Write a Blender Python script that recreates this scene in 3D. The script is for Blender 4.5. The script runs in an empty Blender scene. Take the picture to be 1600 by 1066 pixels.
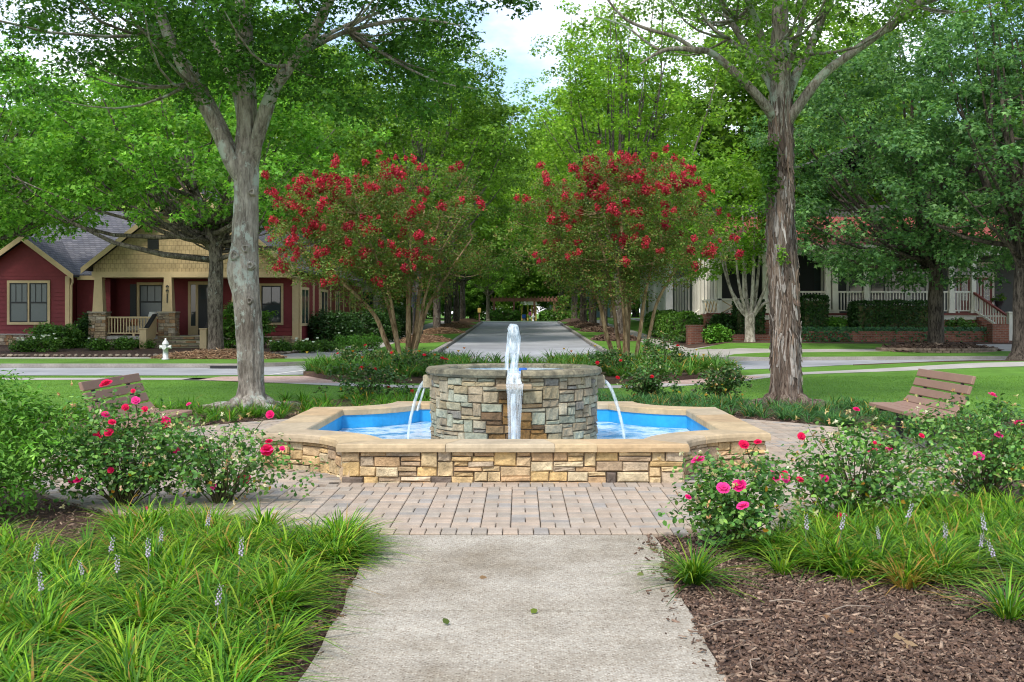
import bpy, bmesh, math, random
import numpy as np
from mathutils import Vector, Matrix, noise as mnoise
from math import sin, cos, pi, sqrt, radians

# ------------------------------------------------------------------ camera / light
sc = bpy.context.scene
COL = sc.collection
F, CX, HY, EYE = 1800.0, 812.0, 490.0, 1.7        # focal length in photo pixels, vanishing point, eye height
cam_d = bpy.data.cameras.new('camera')
cam = bpy.data.objects.new('camera', cam_d)
COL.objects.link(cam)
cam.location = (0, 0, EYE)
cam.rotation_euler = (radians(90), 0, 0)
cam_d.sensor_width = 36.0
cam_d.lens = F / 1600 * 36
cam_d.shift_x = (800 - CX) / 1600
cam_d.shift_y = -(533 - HY) / 1600
cam_d.clip_end = 2000
cam_d.clip_start = 0.1
sc.camera = cam

SUN_EL, SUN_AZ = radians(52), radians(205)       # azimuth clockwise from +Y: behind the camera, a little left
w = bpy.data.worlds.new('World')
sc.world = w
w.use_nodes = True
nt = w.node_tree
nt.nodes.clear()
out = nt.nodes.new('ShaderNodeOutputWorld')
bg = nt.nodes.new('ShaderNodeBackground')
sky = nt.nodes.new('ShaderNodeTexSky')
sky.sky_type = 'NISHITA'
sky.sun_disc = False
sky.sun_elevation = SUN_EL
sky.sun_rotation = SUN_AZ
sky.air_density = 1.0
sky.dust_density = 1.2
tc = nt.nodes.new('ShaderNodeTexCoord')
mp = nt.nodes.new('ShaderNodeMapping')
mp.inputs['Scale'].default_value = (1.0, 1.0, 2.2)
mp.inputs['Location'].default_value = (0.35, 0.1, 0.1)
nz = nt.nodes.new('ShaderNodeTexNoise')
nz.inputs['Scale'].default_value = 3.0
nz.inputs['Detail'].default_value = 7
nz.inputs['Roughness'].default_value = 0.55
rmp = nt.nodes.new('ShaderNodeValToRGB')
rmp.color_ramp.elements[0].position = 0.47
rmp.color_ramp.elements[1].position = 0.70
mixs = nt.nodes.new('ShaderNodeMix')
mixs.data_type = 'RGBA'
mixs.inputs['B'].default_value = (8.6, 8.7, 9.0, 1)
nt.links.new(tc.outputs['Generated'], mp.inputs['Vector'])
nt.links.new(mp.outputs['Vector'], nz.inputs['Vector'])
nt.links.new(nz.outputs['Fac'], rmp.inputs['Fac'])
nt.links.new(rmp.outputs['Color'], mixs.inputs['Factor'])
nt.links.new(sky.outputs['Color'], mixs.inputs['A'])
nt.links.new(mixs.outputs['Result'], bg.inputs['Color'])
bg.inputs['Strength'].default_value = 0.15
nt.links.new(bg.outputs['Background'], out.inputs['Surface'])

sun_d = bpy.data.lights.new('sun', 'SUN')
sun_d.energy = 2.0
sun_d.angle = radians(10)
sun_d.color = (1.0, 0.95, 0.87)
sun = bpy.data.objects.new('sun', sun_d)
COL.objects.link(sun)
sd = Vector((sin(SUN_AZ) * cos(SUN_EL), cos(SUN_AZ) * cos(SUN_EL), sin(SUN_EL)))
sun.rotation_euler = sd.to_track_quat('Z', 'Y').to_euler()
sun.location = (0, -20, 40)
vs = sc.view_settings
vs.view_transform = 'Standard'
vs.look = 'None'
vs.gamma = 1
vs.use_curve_mapping = False
vs.exposure = 0.80
sc.cycles.max_bounces = 6
sc.cycles.diffuse_bounces = 3
sc.cycles.glossy_bounces = 2
sc.cycles.transmission_bounces = 4
sc.cycles.transparent_max_bounces = 4
sc.cycles.use_denoising = True
sc.cycles.filter_width = 1.1
sc.cycles.caustics_reflective = False
sc.cycles.caustics_refractive = False

R = random.Random(7)
NR = np.random.default_rng(7)

# ------------------------------------------------------------------ helpers
def P(px, py, d):
    "where photo pixel (px, py) lies at distance d"
    return Vector(((px - CX) / F * d, d, EYE - (py - HY) / F * d))

def sst(a, b, x):
    t = min(1.0, max(0.0, (x - a) / (b - a)))
    return t * t * (3 - 2 * t)

def gz(x, y):
    "height of the terrain"
    z = 0.0
    if y > 46:
        z = 0.0155 * (min(y, 106) - 46)
    z += 0.15 * sst(-6.5, -9.5, x) * sst(43, 48, y)
    z += 0.30 * sst(6.8, 9.0, x) * sst(42, 51, y)
    z += 0.24 * sst(7.5, 15, x) * math.exp(-((y - 35.6) / 1.9) ** 2)
    return z

def link(name, me, mat=None, parent=None):
    o = bpy.data.objects.new(name, me)
    COL.objects.link(o)
    if mat is not None and me is not None and not me.materials:
        me.materials.append(mat)
    if parent is not None:
        o.parent = parent
    return o

def tag(o, label=None, cat=None, group=None, kind=None):
    if label: o['label'] = label
    if cat: o['category'] = cat
    if group: o['group'] = group
    if kind: o['kind'] = kind
    return o

def thing(name, label, cat, loc=(0, 0, 0), rz=0, group=None):
    o = bpy.data.objects.new(name, None)
    COL.objects.link(o)
    o.empty_display_size = 0.2
    o.location = loc
    o.rotation_euler = (0, 0, rz)
    return tag(o, label, cat, group)

def copy_tree(o, parent=None):
    c = o.copy()
    COL.objects.link(c)
    c.parent = parent
    for ch in list(o.children):
        copy_tree(ch, c)
    return c

class MB:
    "collects vertices, faces and a colour per vertex"
    def __init__(s):
        s.v, s.f, s.c = [], [], []
        s.col = (1, 1, 1, 1)
    def add(s, vs_, fs):
        b = len(s.v)
        s.v += [tuple(p) for p in vs_]
        s.c += [s.col] * len(vs_)
        s.f += [tuple(i + b for i in f) for f in fs]
    def box(s, x0, x1, y0, y1, z0, z1, M=None):
        p = [(x0, y0, z0), (x1, y0, z0), (x1, y1, z0), (x0, y1, z0), (x0, y0, z1), (x1, y0, z1), (x1, y1, z1), (x0, y1, z1)]
        if M is not None: p = [M @ Vector(q) for q in p]
        s.add(p, [(0, 3, 2, 1), (4, 5, 6, 7), (0, 1, 5, 4), (1, 2, 6, 5), (2, 3, 7, 6), (3, 0, 4, 7)])
        return s
    def bbox(s, x0, x1, y0, y1, z0, z1, b=0.01, M=None):
        "box with chamfered edges"
        bm = bmesh.new()
        bmesh.ops.create_cube(bm, size=1.0)
        for v in bm.verts:
            v.co = Vector(((x0 + x1) / 2 + v.co.x * (x1 - x0), (y0 + y1) / 2 + v.co.y * (y1 - y0), (z0 + z1) / 2 + v.co.z * (z1 - z0)))
        bmesh.ops.bevel(bm, geom=list(bm.edges), offset=b, segments=1, affect='EDGES')
        bm.verts.index_update()
        p = [v.co.copy() for v in bm.verts]
        if M is not None: p = [M @ q for q in p]
        s.add(p, [[v.index for v in f.verts] for f in bm.faces])
        bm.free()
        return s
    def quad(s, a, b, c, d):
        s.add([a, b, c, d], [(0, 1, 2, 3)])
        return s
    def prism(s, pts, vec):
        "extrude a planar polygon by vec"
        n = len(pts)
        p = [Vector(q) for q in pts]
        v = Vector(vec)
        s.add(p + [q + v for q in p], [tuple(range(n))[::-1], tuple(range(n, 2 * n))] + [(i, (i + 1) % n, n + (i + 1) % n, n + i) for i in range(n)])
        return s
    def tube(s, pts, rad, n=6, cap=True, jit=None):
        pts = [Vector(p) for p in pts]
        if not hasattr(rad, '__len__'): rad = [rad] * len(pts)
        vs_, fs = [], []
        up = Vector((0.3, 0.9, 0.1)).normalized()
        for i, p in enumerate(pts):
            t = (pts[min(i + 1, len(pts) - 1)] - pts[max(i - 1, 0)]).normalized()
            if abs(t.dot(up)) > 0.95: up = Vector((1, 0, 0.1))
            a = t.cross(up).normalized()
            b = a.cross(t).normalized() * 1.0
            up = t.cross(a) * -1 if False else up
            for k in range(n):
                th = 2 * pi * k / n
                r = rad[i]
                if jit: r *= jit(i, th, p)
                vs_.append(p + a * (cos(th) * r) + b * (sin(th) * r))
        for i in range(len(pts) - 1):
            for k in range(n):
                fs.append((i * n + k, i * n + (k + 1) % n, (i + 1) * n + (k + 1) % n, (i + 1) * n + k))
        if cap:
            fs.append(tuple(range(n))[::-1])
            fs.append(tuple(range((len(pts) - 1) * n, len(pts) * n)))
        s.add(vs_, fs)
        return s
    def lathe(s, prof, n=12, c=(0, 0, 0)):
        vs_, fs = [], []
        for r, z in prof:
            for k in range(n):
                vs_.append((c[0] + r * cos(2 * pi * k / n), c[1] + r * sin(2 * pi * k / n), c[2] + z))
        for i in range(len(prof) - 1):
            for k in range(n):
                fs.append((i * n + k, i * n + (k + 1) % n, (i + 1) * n + (k + 1) % n, (i + 1) * n + k))
        fs.append(tuple(range(n))[::-1])
        fs.append(tuple(range((len(prof) - 1) * n, len(prof) * n)))
        s.add(vs_, fs)
        return s
    def mesh(s, name, smooth=False):
        me = bpy.data.meshes.new(name)
        me.from_pydata(s.v, [], s.f)
        ca = me.color_attributes.new('Col', 'FLOAT_COLOR', 'POINT')
        ca.data.foreach_set('color', np.array(s.c, dtype=np.float32).ravel())
        if smooth: me.shade_smooth()
        me.update()
        return me
    def build(s, name, mat, parent=None, smooth=False):
        return link(name, s.mesh(name, smooth), mat, parent)

def np_mesh(name, V, Fc, C, smooth=False):
    "V (n,3), Fc (m,k) equal-sized faces, C (n,4)"
    me = bpy.data.meshes.new(name)
    V = np.asarray(V, dtype=np.float32)
    Fc = np.asarray(Fc, dtype=np.int32)
    m, k = Fc.shape
    me.vertices.add(len(V))
    me.vertices.foreach_set('co', V.ravel())
    me.loops.add(m * k)
    me.loops.foreach_set('vertex_index', Fc.ravel())
    me.polygons.add(m)
    me.polygons.foreach_set('loop_start', np.arange(0, m * k, k, dtype=np.int32))
    me.polygons.foreach_set('loop_total', np.full(m, k, dtype=np.int32))
    me.update(calc_edges=True)
    ca = me.color_attributes.new('Col', 'FLOAT_COLOR', 'POINT')
    ca.data.foreach_set('color', np.asarray(C, dtype=np.float32).ravel())
    if smooth: me.shade_smooth()
    return me

# leaf outlines: (x, y, z) with y along the leaf
T_OVAL = (np.array([(0, 0, 0), (.30, .38, .07), (0, 1, -.06), (-.30, .38, .07)]), np.array([(0, 1, 2), (0, 2, 3)]))
T_SLIM = (np.array([(0, 0, 0), (.19, .45, .05), (0, 1, -.06), (-.19, .45, .05)]), np.array([(0, 1, 2), (0, 2, 3)]))
T_WIDE = (np.array([(0, 0, 0), (.36, .30, .06), (.26, .72, .05), (0, 1, -.06), (-.26, .72, .05), (-.36, .30, .06)]), np.array([(0, 1, 2), (0, 2, 3), (0, 3, 4), (0, 4, 5)]))
T_STAR = (np.array([(0, 0, 0), (.52, .36, .08), (.17, .50, 0), (0, 1, -.1), (-.17, .50, 0), (-.52, .36, .08)]), np.array([(0, 1, 2), (0, 2, 3), (0, 3, 4), (0, 4, 5)]))

def leaves(name, cen, nrm, size, col, templ, rng, droop=0.0):
    n = len(cen)
    T, TF = templ
    k = len(T)
    nrm = nrm / (np.linalg.norm(nrm, axis=1, keepdims=True) + 1e-9)
    r = rng.normal(size=(n, 3))
    r[:, 2] -= droop
    yv = r - (r * nrm).sum(1, keepdims=True) * nrm
    yv /= (np.linalg.norm(yv, axis=1, keepdims=True) + 1e-9)
    xv = np.cross(yv, nrm)
    s = size.reshape(n, 1, 1)
    V = cen[:, None, :] + s * (T[None, :, 0:1] * xv[:, None, :] + T[None, :, 1:2] * yv[:, None, :] + T[None, :, 2:3] * nrm[:, None, :])
    Fc = (TF[None, :, :] + (np.arange(n) * k)[:, None, None]).reshape(-1, 3)
    C = np.repeat(col[:, None, :], k, axis=1).reshape(-1, 4)
    return np_mesh(name, V.reshape(-1, 3), Fc, C)

def pal(cols, n, rng, jit=0.15):
    cols = np.array(cols, dtype=float)
    i = rng.integers(0, len(cols), n)
    j = rng.integers(0, len(cols), n)
    t = rng.random((n, 1))
    c = cols[i] * t + cols[j] * (1 - t)
    c *= 1 + rng.normal(size=(n, 1)) * jit
    return np.concatenate([np.clip(c, 0.002, 1), np.ones((n, 1))], 1)

def blades(name, base, L, width, lean, bend, az, col, rng, nseg=4):
    "arching strap leaves"
    n = len(base)
    t = np.linspace(0, 1, nseg + 1)
    h = (np.sin(lean)[:, None] * t + bend[:, None] * t ** 2 * 0.75) * L[:, None]
    z = (np.cos(lean)[:, None] * t - bend[:, None] * t ** 2.2 * 0.55) * L[:, None]
    d = np.stack([np.cos(az), np.sin(az)], 1)
    side = np.stack([-np.sin(az), np.cos(az)], 1)
    wd = width[:, None] * np.array([0.55, 1.0, 0.95, 0.7, 0.08])[None, :nseg + 1] if nseg == 4 else width[:, None] * np.linspace(1, 0.08, nseg + 1)[None]
    V = np.zeros((n, nseg + 1, 2, 3))
    for sgn, q in ((-1, 0), (1, 1)):
        V[:, :, q, 0] = base[:, 0:1] + d[:, 0:1] * h + sgn * side[:, 0:1] * wd / 2
        V[:, :, q, 1] = base[:, 1:2] + d[:, 1:2] * h + sgn * side[:, 1:2] * wd / 2
        V[:, :, q, 2] = base[:, 2:3] + z
    k = (nseg + 1) * 2
    f = np.array([(2 * i, 2 * i + 1, 2 * i + 3, 2 * i + 2) for i in range(nseg)])
    Fc = (f[None] + (np.arange(n) * k)[:, None, None]).reshape(-1, 4)
    C = np.repeat(col[:, None, :], k, axis=1).reshape(-1, 4)
    return np_mesh(name, V.reshape(-1, 3), Fc, C)

# ------------------------------------------------------------------ materials
def new_mat(name):
    m = bpy.data.materials.new(name)
    m.use_nodes = True
    n = m.node_tree
    b = n.nodes['Principled BSDF']
    return m, n, b

def N(n, t, **kw):
    nd = n.nodes.new(t)
    for k, v in kw.items():
        if k in nd.inputs: nd.inputs[k].default_value = v
        else: setattr(nd, k, v)
    return nd

def coords(n, scale=(1, 1, 1), kind='Object'):
    t = N(n, 'ShaderNodeTexCoord')
    m = N(n, 'ShaderNodeMapping')
    m.inputs['Scale'].default_value = scale
    n.links.new(t.outputs[kind], m.inputs['Vector'])
    return m.outputs['Vector']

def mixc(n, fac, a, b, mode='MIX'):
    m = N(n, 'ShaderNodeMix', data_type='RGBA', blend_type=mode)
    for key, v in (('Factor', fac), ('A', a), ('B', b)):
        if hasattr(v, 'links') or isinstance(v, bpy.types.NodeSocket): n.links.new(v, m.inputs[key])
        elif key == 'Factor': m.inputs[key].default_value = v
        else: m.inputs[key].default_value = (*v[:3], 1)
    return m.outputs['Result']

def ramp(n, sock, stops):
    r = N(n, 'ShaderNodeValToRGB')
    e = r.color_ramp.elements
    while len(e) < len(stops): e.new(0.5)
    for q, (p, c) in zip(e, stops):
        q.position = p
        q.color = (*c, 1) if hasattr(c, '__len__') else (c, c, c, 1)
    n.links.new(sock, r.inputs['Fac'])
    return r.outputs['Color']

def noise(n, vec, scale, detail=4, rough=0.55):
    t = N(n, 'ShaderNodeTexNoise')
    t.inputs['Scale'].default_value = scale
    t.inputs['Detail'].default_value = detail
    t.inputs['Roughness'].default_value = rough
    n.links.new(vec, t.inputs['Vector'])
    return t.outputs['Fac']

def bump(n, b, sock, strength=0.4, dist=0.01):
    m = N(n, 'ShaderNodeBump')
    m.inputs['Strength'].default_value = strength
    m.inputs['Distance'].default_value = dist
    n.links.new(sock, m.inputs['Height'])
    n.links.new(m.outputs['Normal'], b.inputs['Normal'])

def simple(name, c, rough=0.7, var=0.25, scale=4, bs=0.15, metallic=0, spec=0.4, stretch=(1, 1, 1), objcol=False, vcol=False, fine=30, bd=0.006):
    "a colour with two scales of blotches and a fine bump; may be multiplied by the object's own colour or the vertex colour"
    m, n, b = new_mat(name)
    v = coords(n, stretch)
    a = ramp(n, noise(n, v, scale), [(0.3, 1 - var), (0.7, 1 + var * 0.4)])
    f = ramp(n, noise(n, v, fine, 5, 0.65), [(0.25, 1 - var), (0.75, 1 + var * 0.3)])
    base = mixc(n, 1.0, a, f, 'MULTIPLY')
    col = mixc(n, 1.0, base, c, 'MULTIPLY')
    if objcol:
        oi = N(n, 'ShaderNodeObjectInfo')
        col = mixc(n, 1.0, col, oi.outputs['Color'], 'MULTIPLY')
    if vcol:
        at = N(n, 'ShaderNodeAttribute', attribute_name='Col')
        col = mixc(n, 1.0, col, at.outputs['Color'], 'MULTIPLY')
    n.links.new(col, b.inputs['Base Color'])
    b.inputs['Roughness'].default_value = rough
    b.inputs['Metallic'].default_value = metallic
    b.inputs['Specular IOR Level'].default_value = spec
    if bs: bump(n, b, noise(n, v, fine, 6, 0.7), bs, bd)
    return m

def leaf_mat(name, trans=0.35, rough=0.45, spec=0.35, tint=(1, 1, 1)):
    m, n, b = new_mat(name)
    at = N(n, 'ShaderNodeAttribute', attribute_name='Col')
    oi = N(n, 'ShaderNodeObjectInfo')
    col = mixc(n, 1.0, at.outputs['Color'], oi.outputs['Color'], 'MULTIPLY')
    col = mixc(n, 1.0, col, tint, 'MULTIPLY')
    n.links.new(col, b.inputs['Base Color'])
    b.inputs['Roughness'].default_value = rough
    b.inputs['Specular IOR Level'].default_value = spec
    t = N(n, 'ShaderNodeBsdfTranslucent')
    tcol = mixc(n, 1.0, col, (1.25, 1.3, 0.62), 'MULTIPLY')
    n.links.new(tcol, t.inputs['Color'])
    ms = N(n, 'ShaderNodeMixShader')
    ms.inputs['Fac'].default_value = trans
    n.links.new(b.outputs['BSDF'], ms.inputs[1])
    n.links.new(t.outputs['BSDF'], ms.inputs[2])
    n.links.new(ms.outputs['Shader'], n.nodes['Material Output'].inputs['Surface'])
    return m

def bark_mat(name, c1, c2, lichen=None, lz=0.5, stretch=(9, 9, 1.6), bs=0.9, bd=0.03, lscale=3, blotch=None, dk=0.5):
    m, n, b = new_mat(name)
    v = coords(n, stretch)
    v2 = coords(n, (1, 1, 0.7))
    f = noise(n, v, 1.6, 9, 0.72)
    g = noise(n, v, 4.5, 6, 0.7)
    mx = N(n, 'ShaderNodeMath', operation='ADD')
    mul = N(n, 'ShaderNodeMath', operation='MULTIPLY')
    mul.inputs[1].default_value = 0.55
    n.links.new(g, mul.inputs[0]); n.links.new(mul.outputs[0], mx.inputs[0]); n.links.new(f, mx.inputs[1])
    h = mx.outputs[0]
    col = ramp(n, h, [(0.58, tuple(x * dk for x in c1)), (0.68, c1), (0.84, c2), (1.0, tuple(min(1, x * 1.25) for x in c2))])
    bl = ramp(n, noise(n, v2, 1.3, 5, 0.6), [(0.35, blotch or (0.72, 0.70, 0.68)), (0.65, (1.15, 1.12, 1.08))])
    col = mixc(n, 1.0, col, bl, 'MULTIPLY')
    if lichen:
        lf = ramp(n, noise(n, v2, lscale, 7, 0.75), [(lz, 0.0), (lz + 0.06, 0.85)])
        col = mixc(n, lf, col, lichen)
    n.links.new(col, b.inputs['Base Color'])
    b.inputs['Roughness'].default_value = 0.9
    b.inputs['Specular IOR Level'].default_value = 0.2
    bump(n, b, h, bs, bd)
    return m

def brick_mat(name, c1, c2, mortar, bw, bh, msize=0.012, bs=0.5, axis='XZ', offset=0.5, bd=0.01, soft=0.1):
    m, n, b = new_mat(name)
    t = N(n, 'ShaderNodeTexCoord')
    sp = N(n, 'ShaderNodeSeparateXYZ')
    n.links.new(t.outputs['Object'], sp.inputs[0])
    cb = N(n, 'ShaderNodeCombineXYZ')
    if axis == 'XZ':
        ad = N(n, 'ShaderNodeMath', operation='ADD')
        n.links.new(sp.outputs['X'], ad.inputs[0]); n.links.new(sp.outputs['Y'], ad.inputs[1])
        n.links.new(ad.outputs[0], cb.inputs['X'])
        n.links.new(sp.outputs['Z'], cb.inputs['Y'])
    else:
        n.links.new(sp.outputs['X' if axis == 'XY' else 'Y'], cb.inputs['X'])
        n.links.new(sp.outputs['Z'], cb.inputs['Y'])
    br = N(n, 'ShaderNodeTexBrick')
    br.offset = offset
    br.inputs['Color1'].default_value = (*c1, 1)
    br.inputs['Color2'].default_value = (*c2, 1)
    br.inputs['Mortar'].default_value = (*mortar, 1)
    br.inputs['Scale'].default_value = 1
    br.inputs['Mortar Size'].default_value = msize
    br.inputs['Mortar Smooth'].default_value = soft
    br.inputs['Brick Width'].default_value = bw
    br.inputs['Row Height'].default_value = bh
    n.links.new(cb.outputs[0], br.inputs['Vector'])
    nf = ramp(n, noise(n, t.outputs['Object'], 3, 6, 0.7), [(0.25, 0.6), (0.75, 1.15)])
    col = mixc(n, 1.0, br.outputs['Color'], nf, 'MULTIPLY')
    n.links.new(col, b.inputs['Base Color'])
    b.inputs['Roughness'].default_value = 0.85
    b.inputs['Specular IOR Level'].default_value = 0.25
    inv = N(n, 'ShaderNodeMath', operation='SUBTRACT')
    inv.inputs[0].default_value = 1
    n.links.new(br.outputs['Fac'], inv.inputs[1])
    bump(n, b, inv.outputs[0], bs, bd)
    return m

def ground_mat(name, stops, scale, fine, bs=0.5, bd=0.02, rough=0.95, big=0.25, bigs=(0.75, 1.15)):
    m, n, b = new_mat(name)
    t = N(n, 'ShaderNodeTexCoord')
    v = t.outputs['Object']
    f = noise(n, v, fine, 7, 0.72)
    col = ramp(n, f, stops)
    g = ramp(n, noise(n, v, big, 5, 0.6), [(0.3, bigs[0]), (0.7, bigs[1])])
    g2 = ramp(n, noise(n, v, scale, 5, 0.6), [(0.3, 0.82), (0.7, 1.12)])
    col = mixc(n, 1.0, col, g, 'MULTIPLY')
    col = mixc(n, 1.0, col, g2, 'MULTIPLY')
    n.links.new(col, b.inputs['Base Color'])
    b.inputs['Roughness'].default_value = rough
    b.inputs['Specular IOR Level'].default_value = 0.2
    bump(n, b, f, bs, bd)
    return m

def aggregate_mat(name, a, b_, c_, scale=95, bs=0.6):
    m, n, b = new_mat(name)
    t = N(n, 'ShaderNodeTexCoord')
    v = t.outputs['Object']
    vo = N(n, 'ShaderNodeTexVoronoi')
    vo.inputs['Scale'].default_value = scale
    n.links.new(v, vo.inputs['Vector'])
    sp = N(n, 'ShaderNodeSeparateColor')
    n.links.new(vo.outputs['Color'], sp.inputs[0])
    col = ramp(n, sp.outputs[0], [(0.0, tuple(x * 0.6 for x in a)), (0.25, a), (0.5, b_), (0.8, c_), (1.0, tuple(min(1, x * 1.15) for x in c_))])
    cem = ramp(n, vo.outputs['Distance'], [(0.34, 0.25), (0.62, 1.0)])
    col = mixc(n, cem, col, tuple(x * 1.02 for x in b_))
    st = ramp(n, noise(n, v, 1.1, 7, 0.65), [(0.3, (0.66, 0.61, 0.53)), (0.62, (1.08, 1.07, 1.04))])
    st2 = ramp(n, noise(n, v, 7, 5, 0.7), [(0.3, 0.84), (0.7, 1.08)])
    col = mixc(n, 1.0, col, st, 'MULTIPLY')
    col = mixc(n, 1.0, col, st2, 'MULTIPLY')
    n.links.new(col, b.inputs['Base Color'])
    b.inputs['Roughness'].default_value = 0.85
    b.inputs['Specular IOR Level'].default_value = 0.3
    inv = N(n, 'ShaderNodeMath', operation='SUBTRACT')
    inv.inputs[0].default_value = 1
    n.links.new(vo.outputs['Distance'], inv.inputs[1])
    bump(n, b, inv.outputs[0], bs, 0.006)
    return m

M = {}
M['lawn'] = ground_mat('lawn_grass', [(0.3, (0.075, 0.17, 0.02)), (0.55, (0.125, 0.265, 0.035)), (0.8, (0.20, 0.34, 0.06))], 1.5, 45, 0.6, 0.03)
M['mulch'] = ground_mat('dark_bark_mulch', [(0.3, (0.055, 0.032, 0.022)), (0.55, (0.13, 0.082, 0.06)), (0.8, (0.24, 0.165, 0.125))], 3, 60, 0.9, 0.03)
M['straw'] = ground_mat('brown_pine_straw', [(0.3, (0.10, 0.05, 0.028)), (0.52, (0.25, 0.135, 0.075)), (0.75, (0.44, 0.28, 0.16))], 4, 22, 1.0, 0.06)
M['chip'] = simple('bark_chip', (1, 1, 1), 0.9, 0.35, 10, 0.3, vcol=True, fine=80, stretch=(1, 1, 1))
M['concrete'] = simple('pale_sidewalk_concrete', (0.44, 0.41, 0.365), 0.85, 0.2, 0.7, 0.2, fine=25)
M['kerb'] = simple('kerb_concrete', (0.36, 0.33, 0.29), 0.85, 0.3, 1.2, 0.2, fine=20)
M['aggregate'] = aggregate_mat('exposed_aggregate', (0.25, 0.20, 0.145), (0.37, 0.335, 0.28), (0.53, 0.50, 0.43), 75)
M['gravel'] = aggregate_mat('pinkish_gravel', (0.40, 0.22, 0.19), (0.50, 0.36, 0.31), (0.55, 0.47, 0.42), 30)
M['asphalt'] = ground_mat('grey_asphalt', [(0.3, (0.31, 0.315, 0.33)), (0.7, (0.43, 0.435, 0.45))], 0.9, 60, 0.2, 0.004, 0.8, 0.16, (0.72, 1.15))
M['paint'] = simple('road_paint', (0.75, 0.75, 0.72), 0.7, 0.2)
M['paver'] = simple('concrete_paver', (1, 1, 1), 0.85, 0.22, 5, 0.35, objcol=True, vcol=True, fine=60)
M['sand'] = simple('joint_sand', (0.22, 0.155, 0.10), 0.95, 0.3, 5, 0.3)
M['stone'] = simple('sandstone_block', (1.12, 1.1, 1.08), 0.85, 0.42, 6, 0.9, objcol=True, vcol=True, fine=28, bd=0.02)
M['mortar'] = simple('dark_mortar', (0.16, 0.115, 0.075), 0.95, 0.3)
M['coping'] = simple('coping_sandstone', (1, 1, 1), 0.8, 0.26, 2.2, 0.45, objcol=True, vcol=True, fine=16, bd=0.012)
M['moss'] = simple('mossy_wet_capstone', (1, 1, 1), 0.6, 0.62, 7, 0.9, objcol=True, fine=24, bd=0.02)
M['blue'] = simple('pool_blue_paint', (0.02, 0.34, 0.72), 0.5, 0.16, 3, 0.25, fine=18)
M['bark_l'] = bark_mat('grey_smooth_bark', (0.22, 0.195, 0.165), (0.40, 0.37, 0.32), (0.46, 0.50, 0.43), 0.53, (9, 9, 1.9), 1.0, 0.035, 3.0, (0.52, 0.48, 0.44), 0.6)
M['bark_r'] = bark_mat('shaggy_brown_bark', (0.085, 0.055, 0.042), (0.25, 0.20, 0.16), (0.38, 0.36, 0.32), 0.64, (11, 11, 1.5), 1.0, 0.05, 2.2)
M['plate'] = simple('peeling_bark', (1, 1, 1), 0.9, 0.35, 12, 0.8, vcol=True, fine=45, stretch=(3, 3, 0.6), bd=0.015)
M['bark_up'] = bark_mat('lichened_bark', (0.13, 0.11, 0.085), (0.29, 0.27, 0.225), (0.33, 0.39, 0.31), 0.52, (11, 11, 2.4), 1.0, 0.03, 2.6)
M['bark_s'] = bark_mat('street_tree_bark', (0.055, 0.045, 0.036), (0.19, 0.165, 0.135), (0.40, 0.42, 0.37), 0.60, (7, 7, 2), 0.8, 0.03, 3.0)
M['bark_o'] = bark_mat('dark_oak_bark', (0.03, 0.024, 0.018), (0.12, 0.10, 0.08), (0.28, 0.29, 0.25), 0.66, (8, 8, 1.6), 0.9, 0.03, 3.5)
M['bark_w'] = bark_mat('pale_smooth_bark', (0.20, 0.18, 0.14), (0.46, 0.43, 0.36), (0.5, 0.5, 0.44), 0.6, (5, 5, 2), 0.4, 0.01)
M['bark_c'] = bark_mat('tan_myrtle_bark', (0.17, 0.11, 0.055), (0.40, 0.29, 0.17), (0.30, 0.30, 0.20), 0.62, (5, 5, 1.2), 0.4, 0.01)
M['leaf'] = leaf_mat('tree_leaf', 0.46, 0.5, 0.25)
M['leaf_gloss'] = leaf_mat('glossy_leaf', 0.28, 0.42, 0.3)
M['grassblade'] = leaf_mat('strap_leaf', 0.35, 0.5, 0.22)
M['petal'] = leaf_mat('petal', 0.3, 0.6, 0.2)
M['stem'] = simple('green_brown_stem', (0.10, 0.10, 0.035), 0.8, 0.3)
M['red_siding'] = simple('dark_red_siding', (0.21, 0.025, 0.030), 0.65, 0.15, 1.0, 0.1, fine=8)
M['tan'] = simple('tan_trim_paint', (0.60, 0.45, 0.25), 0.65, 0.10, 1.5, 0.05, fine=10)
M['shake'] = brick_mat('tan_shingle_siding', (0.57, 0.43, 0.24), (0.52, 0.39, 0.21), (0.26, 0.19, 0.10), 0.17, 0.19, 0.008, 0.4)
M['shingle'] = brick_mat('grey_roof_shingle', (0.10, 0.10, 0.115), (0.16, 0.155, 0.165), (0.05, 0.05, 0.055), 0.26, 0.11, 0.01, 0.5)
M['brick'] = brick_mat('red_brick', (0.24, 0.075, 0.045), (0.33, 0.12, 0.07), (0.30, 0.24, 0.19), 0.22, 0.075, 0.009, 0.4)
M['white'] = simple('cream_white_paint', (0.72, 0.68, 0.57), 0.6, 0.08, 1.5, 0.05, fine=10)
M['grey_siding'] = simple('dark_grey_siding', (0.085, 0.088, 0.08), 0.7, 0.15, 1.0, 0.1, fine=8)
M['metal_roof'] = simple('red_metal_roof', (0.33, 0.09, 0.075), 0.45, 0.15, 1.0, 0.05, fine=5)
M['floor_red'] = simple('red_porch_board', (0.22, 0.06, 0.045), 0.6, 0.15)
M['dark'] = simple('dark_paint', (0.018, 0.019, 0.02), 0.5, 0.2)
M['black'] = simple('black_metal', (0.012, 0.012, 0.014), 0.45, 0.2)
M['plank'] = simple('brown_recycled_plank', (0.29, 0.185, 0.135), 0.65, 0.12, 2.0, 0.2, fine=40, objcol=True)
M['silver'] = simple('silver_paint', (0.62, 0.62, 0.61), 0.4, 0.12, 5, 0.1, metallic=0.2)
M['wood'] = simple('red_brown_timber', (0.25, 0.12, 0.08), 0.8, 0.2)
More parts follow.
